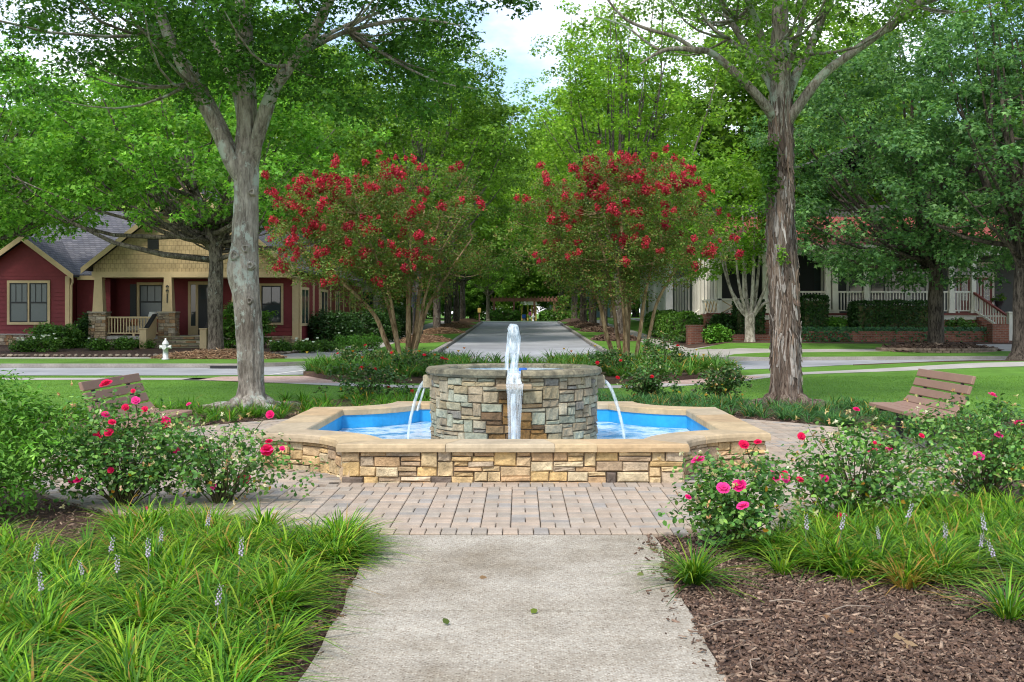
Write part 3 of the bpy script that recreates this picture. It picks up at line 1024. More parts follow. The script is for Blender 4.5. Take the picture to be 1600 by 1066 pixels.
m = MB(); m.lathe([(0.80, ZD + 0.0), (0.80, ZD + 0.035)], 40); m.build('upper_water', M['water'], fountain)
m = MB(); m.bbox(-0.19, 0.21, -1.15, -0.97, 0.845, 0.905, 0.012); o = m.build('spill_lip', M['coping'], fountain); o.color = (0.33, 0.24, 0.14, 1)
for sx in (-1, 1):
    m = MB(); m.bbox(min(sx * 0.96, sx * 1.10), max(sx * 0.96, sx * 1.10), -0.09, 0.07, 0.80, 0.955, 0.012)
    o = m.build('spout_stone', M['stone'], fountain); o.color = (0.40, 0.35, 0.24, 1)
m = MB(); m.lathe([(0.05, ZD), (0.05, ZD + 0.07), (0.03, ZD + 0.075)], 16, (0.11, -0.10, 0)); m.build('light_ring', M['bluep'], fountain)
# water
def wob(seed, amp, kz=7.0, kt=2):
    def f(i, th, p):
        return 1 + amp * (mnoise.noise(Vector((cos(th) * kt, sin(th) * kt, p.z * kz + seed))) + 0.5 * mnoise.noise(Vector((cos(th) * kt * 2.4, sin(th) * kt * 2.4, p.z * kz * 2.6 + seed))))
    return f
def jet(pts, rads, seed, amp=0.35, n=20):
    pts = smooth(pts, 6)
    r = [x for x in np.interp(np.linspace(0, 1, len(pts)), np.linspace(0, 1, len(rads)), rads)]
    m = MB(); m.tube(pts, r, n, True, wob(seed, amp))
    return m
jet([(0, 0, 1.0), (0.0, 0, 1.15), (-0.005, 0, 1.32), (0.0, 0, 1.48), (-0.01, 0, 1.555), (-0.01, 0, 1.575)], [0.055, 0.036, 0.040, 0.055, 0.066, 0.068, 0.045, 0.015], 1.0, 0.5).build('water_jet', M['jet'], fountain, True)
jet([(0.02, -.03, 1.0), (0.05, -.03, 1.2), (0.06, -.02, 1.38), (0.035, 0, 1.52), (0.0, 0, 1.55)], [0.012, 0.016, 0.020, 0.026, 0.015], 5.0, 0.6).build('water_jet', M['jet'], fountain, True)
jet([(-0.09, -.04, 1.0), (-0.085, -.04, 1.15), (-0.07, -.03, 1.3), (-0.05, 0, 1.46), (-0.02, 0, 1.54)], [0.022, 0.020, 0.020, 0.022, 0.015], 9.0, 0.6).build('water_jet', M['jet'], fountain, True)
# spill through the notch and the fall below the lip
def ribbon(name, pts, w0, w1, thick, mat, seed, nx_=14):
    pts = smooth(pts, 6)
    n = len(pts)
    m = MB(); v, fs = [], []
    K = 2 * nx_
    for i, p in enumerate(pts):
        t = i / (n - 1)
        ww = w0 + (w1 - w0) * t
        for k in range(K):
            th = 2 * pi * k / K
            rr = 1 + 0.35 * mnoise.noise(Vector((cos(th) * 4 + seed, sin(th) * 2, p.z * 1.4)))
            v.append((p.x + cos(th) * ww * (0.93 + 0.12 * rr * 0.5), p.y - max(0, -sin(th)) * thick * rr + max(0, sin(th)) * 0.004, p.z))
    for i in range(n - 1):
        for k in range(K):
            fs.append((i * K + k, i * K + (k + 1) % K, (i + 1) * K + (k + 1) % K, (i + 1) * K + k))
    m.add(v, fs)
    return m.build(name, mat, fountain, True)
m = MB()
for k in range(9):
    pass
ribbon('spill_water', [(0.0, -0.80, 1.035), (0.0, -0.98, 1.025), (0.0, -1.035, 0.99), (0.005, -1.06, 0.93), (0.01, -1.075, 0.912)], 0.060, 0.095, 0.02, M['arc'], 3)
ribbon('water_fall', [(0.015, -1.13, 0.915), (0.015, -1.175, 0.88), (0.015, -1.20, 0.75), (0.01, -1.215, 0.5), (0.01, -1.22, 0.17)], 0.105, 0.065, 0.018, M['fall'], 8)
ribbon('water_fall', [(0.0, -1.09, 0.80), (0.0, -1.11, 0.62), (0.0, -1.10, 0.40), (0.0, -1.09, 0.17)], 0.035, 0.022, 0.02, M['jet'], 12)
def arcw(name, pts, r, seed):
    pts = smooth(pts, 6)
    m = MB(); m.tube(pts, r, 10, True, wob(seed, 0.25, 12))
    return m.build(name, M['arc'], fountain, True)
arcw('spout_water', [(1.06, -.01, 0.90), (1.13, -.02, 0.86), (1.20, -.03, 0.74), (1.27, -.04, 0.52), (1.32, -.05, 0.30), (1.34, -.05, 0.16)], 0.020, 2)
arcw('spout_water', [(-1.06, -.01, 0.90), (-1.12, -.03, 0.84), (-1.18, -.05, 0.70), (-1.24, -.06, 0.48), (-1.27, -.07, 0.30), (-1.28, -.07, 0.16)], 0.018, 6)
arcw('spout_water', [(-1.04, -.03, 0.87), (-1.08, -.04, 0.80), (-1.12, -.05, 0.68), (-1.17, -.06, 0.52)], 0.014, 16)

# ------------------------------------------------------------------ benches
def make_bench(name, label, loc, rz):
    t = thing(name, label, 'bench', loc, rz, 'slatted benches beside the fountain')
    LB = 1.9
    # (y, z, tilt, width): y forward is negative, tilt of the board from horizontal
    for y, z, a, wd in ((-0.235, 0.435, 3, 0.155), (-0.075, 0.437, 0, 0.155), (0.085, 0.448, 12, 0.145)):
        Mx = Matrix.Translation((0, y, z)) @ Matrix.Rotation(radians(a - 2), 4, 'X')
        m = MB(); m.bbox(-LB / 2, LB / 2, -wd / 2, wd / 2, -0.024, 0.024, 0.006, Mx)
        o = m.build('seat_slat', M['plank'], t); o.color = (1.05, 1, 1, 1)
    for y, z, a in ((0.195, 0.515, 48), (0.265, 0.625, 66), (0.315, 0.745, 70), (0.36, 0.865, 72)):
        Mx = Matrix.Translation((0, y, z)) @ Matrix.Rotation(radians(a), 4, 'X')
        m = MB(); m.bbox(-LB / 2, LB / 2, -0.052, 0.052, -0.02, 0.02, 0.006, Mx)
        o = m.build('back_slat', M['plank'], t); o.color = (1, 0.97, 0.96, 1)
    for sx in (-0.58, 0.58):
        m = MB()
        m.bbox(sx - 0.035, sx + 0.035, -0.06, 0.02, 0.0, 0.40, 0.006)
        m.bbox(sx - 0.09, sx + 0.09, -0.11, 0.07, 0.0, 0.015, 0.003)
        m.build('leg', M['black'], t)
        m = MB()
        m.tube([(sx, -0.29, 0.40), (sx, -0.1, 0.395), (sx, 0.08, 0.41), (sx, 0.20, 0.485), (sx, 0.30, 0.64), (sx, 0.345, 0.74), (sx, 0.39, 0.87)], 0.024, 6)
        m.build('support_bracket', M['black'], t)
    return t
make_bench('bench', 'brown slatted bench on the right of the fountain with an open front edge in view', (5.06, 14.7, 0.035), radians(-90))
make_bench('bench', 'brown slatted bench half hidden behind pink rose bushes, its top back boards showing', (-4.42, 13.5, 0.035), radians(90))

# ------------------------------------------------------------------ trees
def crown_leaves(name, c, r, n_clump, per, clump_r, lsize, cols, seed, templ=T_STAR, shell=0.5, flat=0.55, jitter=0.16, zmin=None, filt=None, tint=0.18, droop=0.6, irr=0.35):
    "leaf clumps through an uneven ellipsoid; returns mesh and clump centres"
    rng = np.random.default_rng(seed)
    u = rng.normal(size=(n_clump * 3, 3)); u /= np.linalg.norm(u, axis=1, keepdims=True)
    rho = shell + (1 - shell) * rng.random(len(u)) ** 0.7
    irrv = np.array([1 + irr * mnoise.noise(Vector((x * 1.7 + seed, y * 1.7, z * 1.7))) for x, y, z in u])
    cc = np.array(c) + u * (rho * irrv)[:, None] * np.array(r)
    if zmin is not None: cc = cc[cc[:, 2] > zmin]
    if filt is not None: cc = cc[np.array([filt(*p) for p in cc], dtype=bool)]
    cc = cc[:n_clump]
    k = len(cc)
    cr = clump_r * rng.uniform(0.6, 1.4, k)
    npc = np.maximum(8, (per * (cr / clump_r) ** 2).astype(int))
    idx = np.repeat(np.arange(k), npc)
    n = len(idx)
    v = rng.normal(size=(n, 3)); v /= np.linalg.norm(v, axis=1, keepdims=True)
    v *= (rng.random((n, 1)) ** 0.5)
    pos = cc[idx] + v * cr[idx][:, None] * np.array([1, 1, flat])
    nrm = v * 0.6 + np.array([0, 0, 0.8]) + rng.normal(size=(n, 3)) * 0.45
    ct = 1 + rng.normal(size=(k, 1)) * tint
    col = pal(cols, n, rng, jitter)
    col[:, :3] *= np.clip(ct[idx], 0.5, 1.6)
    size = lsize * rng.uniform(0.65, 1.3, n)
    return leaves(name, pos, nrm, size, np.clip(col, 0.002, 1), templ, rng, droop), cc

def limb_pts(a, b, rng, bow=0.12, n=5):
    a, b = Vector(a), Vector(b)
    L = (b - a).length
    o = []
    ofs = Vector((rng.uniform(-1, 1), rng.uniform(-1, 1), rng.uniform(-0.2, 0.2))) * bow * L
    for k in range(n + 1):
        t = k / n
        p = a.lerp(b, t) + ofs * sin(pi * t) * 0.6
        p.z -= 0.10 * L * sin(pi * t)
        o.append(p)
    return o

def generic_tree(seed, H, tr, c, r, n_clump, per, clump_r, lsize, cols, bark, zfork, n_limb=16, templ=T_STAR, name='tree', lean=0.0, **kw):
    "meshes of a whole tree standing at the origin: trunk, branches, crown"
    rng = random.Random(seed)
    crown, cc = crown_leaves('crown', c, r, n_clump, per, clump_r, lsize, cols, seed, templ, **kw)
    crown.materials.append(M['leaf'])
    m = MB()
    top = Vector((c[0], c[1], c[2] + r[2] * 0.55))
    pts = [Vector((0, 0, -0.15)), Vector((0, 0, 0.12)), Vector((0.02, 0, 0.5)), Vector((lean * 0.3, 0, zfork * 0.6)), Vector((lean, rng.uniform(-.1, .1), zfork)), Vector((c[0] * .5 + lean, c[1] * .5, (zfork + c[2]) / 2)), Vector((c[0], c[1], c[2])), top]
    pp = smooth(pts, 5)
    rad = np.interp(np.linspace(0, 1, len(pp)), [0, 0.1, 0.2, 0.4, 0.57, 0.72, 0.86, 1], [tr * 1.9, tr * 1.45, tr * 1.1, tr, tr * 0.92, tr * 0.6, tr * 0.35, tr * 0.1])
    m.tube(pp, list(rad), 12, True, lambda i, th, p: 1 + 0.12 * mnoise.noise(Vector((cos(th) * 1.5 + seed, sin(th) * 1.5, p.z * 0.8))))
    trunk = m.mesh('trunk', True); trunk.materials.append(bark)
    m = MB()
    order = [q for q in range(len(cc)) if cc[q][2] > zfork + 0.9]; rng.shuffle(order)
    for q in order[:n_limb]:
        e = Vector(cc[q])
        hz = min(max(zfork * 0.95 + (e.z - zfork) * rng.uniform(0.0, 0.45), zfork * 0.9), top.z)
        t = min(range(len(pp)), key=lambda i: abs(pp[i].z - hz))
        L = (e - pp[t]).length
        ps = limb_pts(pp[t], e, rng)
        r0 = min(rad[t] * 0.5, 0.019 * L + 0.01)
        m.tube(ps, list(np.linspace(r0, 0.012, len(ps))), 6)
        for _ in range(2):
            s = ps[rng.randint(2, 4)]
            e2 = s + Vector((rng.uniform(-1, 1), rng.uniform(-1, 1), rng.uniform(-.2, .8))) * 1.2
            m.tube(limb_pts(s, e2, rng, n=3), [r0 * 0.4, r0 * 0.3, r0 * 0.2, 0.008], 5)
    br = m.mesh('branches', True); br.materials.append(bark)
    return trunk, br, crown

def place_tree(name, label, cat, meshes, loc, rz=0, s=1.0, tint=(1, 1, 1), group=None, sz=None):
    t = thing(name, label, cat, loc, rz, group)
    t.scale = (s, s, sz or s)
    for nm, me in zip(('trunk', 'branches', 'crown'), meshes):
        o = link(nm, me, None, t)
        o.color = (*tint, 1)
    return t

G_BRIGHT = [(0.182, 0.36, 0.0342), (0.1378, 0.29, 0.0292), (0.2558, 0.43, 0.0488), (0.0984, 0.22, 0.0244)]
G_MID = [(0.1328, 0.27, 0.0342), (0.0935, 0.205, 0.0292), (0.187, 0.33, 0.0488), (0.0689, 0.155, 0.0234)]
G_OAK = [(0.095, 0.215, 0.07), (0.13, 0.27, 0.085), (0.21, 0.37, 0.13), (0.055, 0.14, 0.05)]
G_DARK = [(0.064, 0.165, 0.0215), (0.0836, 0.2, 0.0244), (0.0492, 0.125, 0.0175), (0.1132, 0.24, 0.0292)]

# --- the two big trees that frame the fountain
def hero_trunk(axis, rads, bark, seed, amp, name, parent, nseg=40, kz=1.6, kr=3.0, dens=14, bulge=None, fine=0.0):
    pts = smooth(axis, dens)
    rr = np.interp(np.linspace(0, 1, len(pts)), np.linspace(0, 1, len(rads)), rads)
    def jit(i, th, p):
        v = Vector((cos(th) * kr, sin(th) * kr, p.z * kz + seed))
        a = mnoise.noise(v)
        b = mnoise.noise(v * 2.7 + Vector((9, 3, 1)))
        c_ = 1 - abs(mnoise.noise(Vector((cos(th) * kr * 2.5, sin(th) * kr * 2.5, p.z * kz * 0.9 + seed * 2)))) * 2
        f_ = 1 + amp * (0.8 * a + 0.35 * b + 0.45 * c_)
        flare = 0
        if p.z < 0.45:
            flare = (0.45 - max(p.z, 0)) * (0.22 + 0.40 * max(0, sin(th * 3 + seed)) )
        f_ += flare
        if bulge: f_ += bulge(th, p)
        if fine:
            e1 = mnoise.noise(Vector((cos(th) * kr * 4.2, sin(th) * kr * 4.2, p.z * kz * 2.2 + seed)))
            e2 = mnoise.noise(Vector((cos(th) * kr * 9, sin(th) * kr * 9, p.z * kz * 4.5 + seed)))
            f_ += fine * (0.7 - abs(e1) * 3.2 + 0.6 * e2)
        return f_
    m = MB(); m.tube(pts, list(rr), nseg, True, jit)
    return m.build(name, bark, parent, True)

D1 = 20.8
tl = thing('maple_tree', 'big grey trunked maple forking low, beside the left end of the fountain', 'tree', P(393, 637, D1))
b0 = P(393, 637, D1)
def rel(px, py, d, o): return P(px, py, d) - o
ax = [rel(393, 640, D1, b0), rel(393, 600, D1, b0), rel(388, 500, D1, b0), rel(382, 420, D1, b0), rel(384, 340, D1, b0), rel(385, 270, D1, b0), rel(387, 215, D1, b0), rel(384, 100, D1, b0), rel(380, 0, D1, b0), rel(384, -140, D1, b0), rel(392, -260, D1, b0)]
def burl(th, p): 
    return 0.30 * math.exp(-((p.z - 2.45) / 0.30) ** 2) * max(0, cos(th + 0.35)) ** 2 + 0.12 * math.exp(-((p.z - 2.95) / 0.16) ** 2) * max(0, cos(th - 4.3)) ** 3 - 0.10 * math.exp(-((th - 4.95 - 0.05 * sin(p.z * 3)) / 0.12) ** 2) * sst(2.2, 1.6, p.z) + 0.10 * math.exp(-((th - 5.2) / 0.14) ** 2) * sst(2.3, 1.5, p.z)
hero_trunk(ax, [0.26, 0.222, 0.228, 0.24, 0.212, 0.215, 0.18, 0.16, 0.14, 0.11, 0.05], M['bark_l'], 3.0, 0.10, 'trunk', tl, 84, kz=1.3, kr=2.2, dens=30, bulge=burl, fine=0.035)
for kx, kz_, kr_ in ((383, 388, .055), (366, 399, .065), (391, 415, .055), (394, 300, .045), (390, 470, .045)):
    c_ = P(kx, kz_, D1 - 0.245) - b0
    m = MB()
    v, fs = [], []
    for q, (rr_, dy) in enumerate(((kr_ * 1.7, .07), (kr_ * 1.25, .0), (kr_, -.035), (kr_ * .72, -.04), (kr_ * .55, -.01), (0.004, .0))):
        for k in range(12):
            a = 2 * pi * k / 12; j_ = 1 + .15 * sin(3 * a + kx)
            v.append((c_.x + rr_ * j_ * cos(a), c_.y + dy, c_.z + rr_ * j_ * 1.1 * sin(a)))
    for q in range(5):
        for k in range(12): fs.append((q * 12 + k, q * 12 + (k + 1) % 12, (q + 1) * 12 + (k + 1) % 12, (q + 1) * 12 + k))
    m.add(v, fs); m.build('knot', M['bark_l'], tl, True)
def limb(parent, o, pix, rads, bark, seed, dd=0.0, d0=D1):
    n = len(pix)
    ps = [P(x, y, d0 + dd * k / max(1, n - 1)) - o for k, (x, y) in enumerate(pix)]
    return hero_trunk(ps, rads, bark, seed, 0.10, 'limb', parent, 14, 2.0, 2.5, 8)
limb(tl, b0, [(384, 290), (362, 255), (335, 195), (300, 130), (265, 60), (240, -10), (215, -90), (185, -170)], [0.13, 0.13, 0.115, 0.105, 0.10, 0.085, 0.065, 0.03], M['bark_l'], 5, -1.0)
limb(tl, b0, [(372, 260), (348, 200), (318, 140), (290, 98), (250, 55), (205, 10), (150, -40)], [0.09, 0.09, 0.08, 0.07, 0.055, 0.04, 0.02], M['bark_l'], 6, 1.6)
limb(tl, b0, [(394, 262), (402, 215), (420, 155), (455, 100), (490, 50), (515, 0), (545, -70), (600, -150)], [0.115, 0.115, 0.105, 0.10, 0.095, 0.085, 0.065, 0.03], M['bark_l'], 7, -1.2)
limb(tl, b0, [(400, 235), (418, 180), (437, 130), (470, 80), (540, 40), (620, 10)], [0.08, 0.08, 0.065, 0.05, 0.035, 0.015], M['bark_l'], 8, 1.5)
limb(tl, b0, [(378, 215), (368, 150), (345, 90), (325, 50), (300, 0)], [0.06, 0.055, 0.05, 0.04, 0.03], M['bark_l'], 9, 2.0)
limb(tl, b0, [(470, 85), (540, 50), (640, 30), (720, 40)], [0.05, 0.04, 0.03, 0.012], M['bark_l'], 10, -1.5)
def filt_l(x, y, z):
    yy = y + D1; px = CX + F * (x + b0.x) / yy; py = HY - F * (z - EYE) / yy
    lim = 205 - max(0, (px - 560)) * 0.28 - max(0, 120 - px) * 0.25
    if 300 < px < 500: lim -= 60
    return py < lim + 12 * sin(px * 0.03) + 8 * sin(px * 0.11) and px < 742 + 20 * sin(py * 0.1)
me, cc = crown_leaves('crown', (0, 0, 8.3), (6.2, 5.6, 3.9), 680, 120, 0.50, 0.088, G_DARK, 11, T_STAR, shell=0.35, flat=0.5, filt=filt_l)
me.materials.append(M['leaf']); link('crown', me, None, tl).color = (.78, .88, .9, 1)  # darker leaf tint: backlit shade of the crown's underside put into the colour
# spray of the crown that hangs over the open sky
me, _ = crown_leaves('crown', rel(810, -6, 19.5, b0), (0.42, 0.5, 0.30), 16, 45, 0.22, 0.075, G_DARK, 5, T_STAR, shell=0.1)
me.materials.append(M['leaf']); link('crown', me, None, tl).color = (.78, .88, .9, 1)  # same backlit shade tinted into these leaves
limb(tl, b0, [(545, -70), (640, -60), (740, -40), (815, -15)], [0.07, 0.05, 0.03, 0.01], M['bark_l'], 12, -0.5)
def twigs(parent, cc, frm, n, seed, bark, zlo=0):
    rng = random.Random(seed)
    m = MB()
    idx = list(range(len(cc))); rng.shuffle(idx)
    for q in idx[:n]:
        e = Vector(cc[q]); s = min(frm, key=lambda p: (p - e).length + 0.4 * max(0, p.z - e.z))
        ps = limb_pts(s, e, rng)
        m.tube(ps, list(np.linspace(min(0.035, 0.012 * (e - s).length + 0.008), 0.006, len(ps))), 5)
    m.build('twigs', bark, parent, True)
frm = [P(x, y, D1) - b0 for x, y in ((385, 150), (384, 60), (380, -40), (384, -140), (300, 130), (262, 55), (225, -60), (455, 100), (500, 30), (560, -90), (320, 140), (250, 55), (540, 45))]
twigs(tl, cc, frm, 110, 3, M['bark_l'])

D2 = 21.5
tr_ = thing('maple_tree', 'big shaggy barked tree with peeling brown trunk, beside the right end of the fountain', 'tree', P(1228, 632, D2))
b1 = P(1228, 632, D2)
ax = [rel(1228, 636, D2, b1), rel(1228, 600, D2, b1), rel(1227, 500, D2, b1), rel(1222, 400, D2, b1), rel(1219, 330, D2, b1), rel(1221, 260, D2, b1), rel(1220, 200, D2, b1)]
hero_trunk(ax, [0.29, 0.245, 0.235, 0.235, 0.215, 0.19, 0.18], M['bark_r'], 13.0, 0.17, 'trunk', tr_, 96, 0.9, 2.6, 44, fine=0.085)
ax = [rel(1220, 215, D2, b1), rel(1220, 150, D2, b1), rel(1219, 80, D2, b1), rel(1219, 0, D2, b1), rel(1222, -120, D2, b1), rel(1228, -240, D2, b1)]
hero_trunk(ax, [0.185, 0.19, 0.16, 0.135, 0.10, 0.045], M['bark_up'], 14.0, 0.13, 'upper_trunk', tr_, 72, 1.1, 2.4, 26, fine=0.045)
BU = M['bark_up']
limb(tr_, b1, [(1212, 190), (1196, 165), (1160, 125), (1115, 85), (1085, 78), (1040, 78), (1000, 100)], [0.09, 0.09, 0.075, 0.06, 0.05, 0.035, 0.012], BU, 15, -1.2, D2)
limb(tr_, b1, [(1085, 78), (1055, 58), (1010, 45), (975, 28), (950, 0), (930, -30)], [0.04, 0.035, 0.03, 0.025, 0.02, 0.012], BU, 16, -0.6, D2 - 0.8)
limb(tr_, b1, [(1030, 78), (1005, 62), (975, 40), (930, 25)], [0.025, 0.02, 0.015, 0.008], BU, 17, 0.5, D2 - 1.0)
limb(tr_, b1, [(1228, 195), (1243, 172), (1285, 118), (1335, 80), (1375, 52), (1405, 30), (1440, 0), (1490, -50)], [0.10, 0.10, 0.085, 0.075, 0.07, 0.06, 0.05, 0.02], BU, 18, -1.0, D2)
limb(tr_, b1, [(1212, 150), (1195, 115), (1165, 70), (1140, 30), (1120, -10), (1100, -60)], [0.08, 0.08, 0.065, 0.055, 0.045, 0.02], BU, 19, 1.2, D2)
limb(tr_, b1, [(1214, 130), (1195, 85), (1185, 40), (1168, 0), (1150, -60)], [0.08, 0.07, 0.06, 0.05, 0.02], BU, 20, -1.4, D2)
limb(tr_, b1, [(1226, 160), (1245, 115), (1262, 85), (1275, 50), (1300, 0), (1320, -60)], [0.09, 0.085, 0.075, 0.06, 0.05, 0.02], BU, 21, 1.2, D2)
limb(tr_, b1, [(1224, 130), (1240, 80), (1252, 40), (1258, 0), (1262, -50)], [0.06, 0.055, 0.045, 0.04, 0.02], BU, 22, -1.2, D2)
limb(tr_, b1, [(1190, 110), (1150, 70), (1115, 45), (1090, 10)], [0.05, 0.04, 0.03, 0.012], BU, 23, 0.8, D2)
def filt_r(x, y, z):
    yy = y + D2; px = CX + F * (x + b1.x) / yy; py = HY - F * (z - EYE) / yy
    lim = 118 - abs(px - 1180) * 0.16 + 22 * sin(px * 0.05)
    if px > 1290: lim = 40
    return py < lim and px > 1010
me, cc = crown_leaves('crown', (0.2, 0, 8.6), (4.6, 4.6, 3.3), 330, 75, 0.45, 0.085, G_MID, 23, T_STAR, shell=0.3, flat=0.55, filt=filt_r)
me.materials.append(M['leaf']); link('crown', me, None, tr_)
frm = [P(x, y, D2) - b1 for x, y in ((1219, 60), (1220, 0), (1222, -100), (1140, 60), (1150, 30), (1190, 80), (1175, 10), (1265, 85), (1290, 20), (1250, 50), (1375, 52), (1430, 10))]
twigs(tr_, cc, frm, 120, 4, BU)
me, _ = crown_leaves('ivy', rel(1203, 262, D2 - 0.25, b1), (0.10, 0.12, 0.62), 26, 24, 0.13, 0.07, G_DARK, 29, T_WIDE, shell=0.1, flat=1)
me.materials.append(M['leaf']); link('ivy', me, None, tr_)
me, _ = crown_leaves('ivy', rel(1222, 405, D2 - 0.36, b1), (0.08, 0.03, 0.22), 9, 14, 0.08, 0.05, G_BRIGHT, 30, T_WIDE, shell=0.1, flat=1)
me.materials.append(M['leaf']); link('ivy', me, None, tr_)
def bark_plates(parent, axis, rads, n, seed, z0, z1):
    "long peeling strips of bark lying on the trunk with lifted ends"
    rng = random.Random(seed)
    ax_ = smooth(axis, 14)
    rr = np.interp(np.linspace(0, 1, len(ax_)), np.linspace(0, 1, len(rads)), rads)
    zs = [p.z for p in ax_]
    m = MB()
    for _ in range(n):
        zc = rng.uniform(z0, z1); big = rng.random(); L = rng.uniform(.25, .8); wd = rng.uniform(.02, .05) if big < .3 else rng.uniform(.007, .024); a = rng.uniform(0, 2 * pi); tw = rng.uniform(-.35, .35); pale = mnoise.noise(Vector((cos(a) * 1.6 + 4, sin(a) * 1.6, zc * 1.1)))
        c = rng.choice([(0.20, 0.155, 0.12), (0.27, 0.22, 0.18), (0.13, 0.088, 0.064), (0.36, 0.32, 0.28), (0.22, 0.155, 0.11), (0.16, 0.115, 0.085)]); f_ = rng.uniform(.7, 1.2) * (1 + 1.3 * pale)
        f_ = min(1.9, max(.35, f_))
        m.col = (c[0] * f_, c[1] * f_, c[2] * f_, 1)
        l0, l1 = rng.choice([0, 0, .015, .04]), rng.choice([0, .006, .02, .05])
        v = []
        K = 5
        for k in range(K + 1):
            t = k / K; z = zc + (t - .5) * L
            x = np.interp(z, zs, [p.x for p in ax_]); y = np.interp(z, zs, [p.y for p in ax_]); r = np.interp(z, zs, rr)
            out = r * 1.02 + .006 + l0 * max(0, t - .6) * 2 + l1 * max(0, .45 - t) * 2
            w_ = wd * (.25 + .75 * sin(pi * (.06 + t * .88))) * rng.uniform(.7, 1.2)
            aa = a + tw * (t - .5)
            for s_, o_ in ((-1, 0), (-.4, .012), (.4, .012), (1, 0)):
                th = aa + s_ * w_ / r + rng.uniform(-.01, .01)
                v.append((x + cos(th) * (out + o_), y + sin(th) * (out + o_), z))
        m.add(v, [(k * 4 + q, k * 4 + q + 1, (k + 1) * 4 + q + 1, (k + 1) * 4 + q) for k in range(K) for q in range(3)])
    o = m.build('bark_plates', M['plate'], parent)
    o['kind'] = 'stuff'
bark_plates(tr_, [rel(1228, 632, D2, b1), rel(1228, 600, D2, b1), rel(1227, 500, D2, b1), rel(1222, 400, D2, b1), rel(1219, 330, D2, b1), rel(1221, 260, D2, b1), rel(1220, 200, D2, b1), rel(1220, 150, D2, b1)], [0.28, 0.25, 0.245, 0.245, 0.225, 0.198, 0.19, 0.19], 780, 8, 0.3, 4.9)
bark_plates(tr_, [rel(1222, 400, D2, b1), rel(1219, 330, D2, b1), rel(1221, 260, D2, b1), rel(1220, 200, D2, b1), rel(1220, 150, D2, b1)], [0.245, 0.225, 0.198, 0.19, 0.19], 130, 9, 4.5, 5.5)
def roots(parent, seed, r0, bark):
    rng = random.Random(seed)
    for a in (0.2, 1.3, 2.6, 3.7, 4.6, 5.5):
        a += rng.uniform(-.2, .2)
        L = rng.uniform(0.6, 1.1)
        m = MB()
        m.tube(smooth([(cos(a) * r0 * 0.7, sin(a) * r0 * 0.7, 0.16), (cos(a) * (r0 + 0.15), sin(a) * (r0 + 0.15), 0.04), (cos(a + .1) * (r0 + L * .6), sin(a + .1) * (r0 + L * .6), 0.0), (cos(a + .25) * (r0 + L), sin(a + .25) * (r0 + L), -0.05)], 4), [0.12] * 4 + [0.08] * 4 + [0.05] * 4 + [0.02], 8)
        m.build('root', bark, parent, True)
roots(tl, 2, 0.25, M['bark_l']); roots(tr_, 3, 0.26, M['bark_r'])

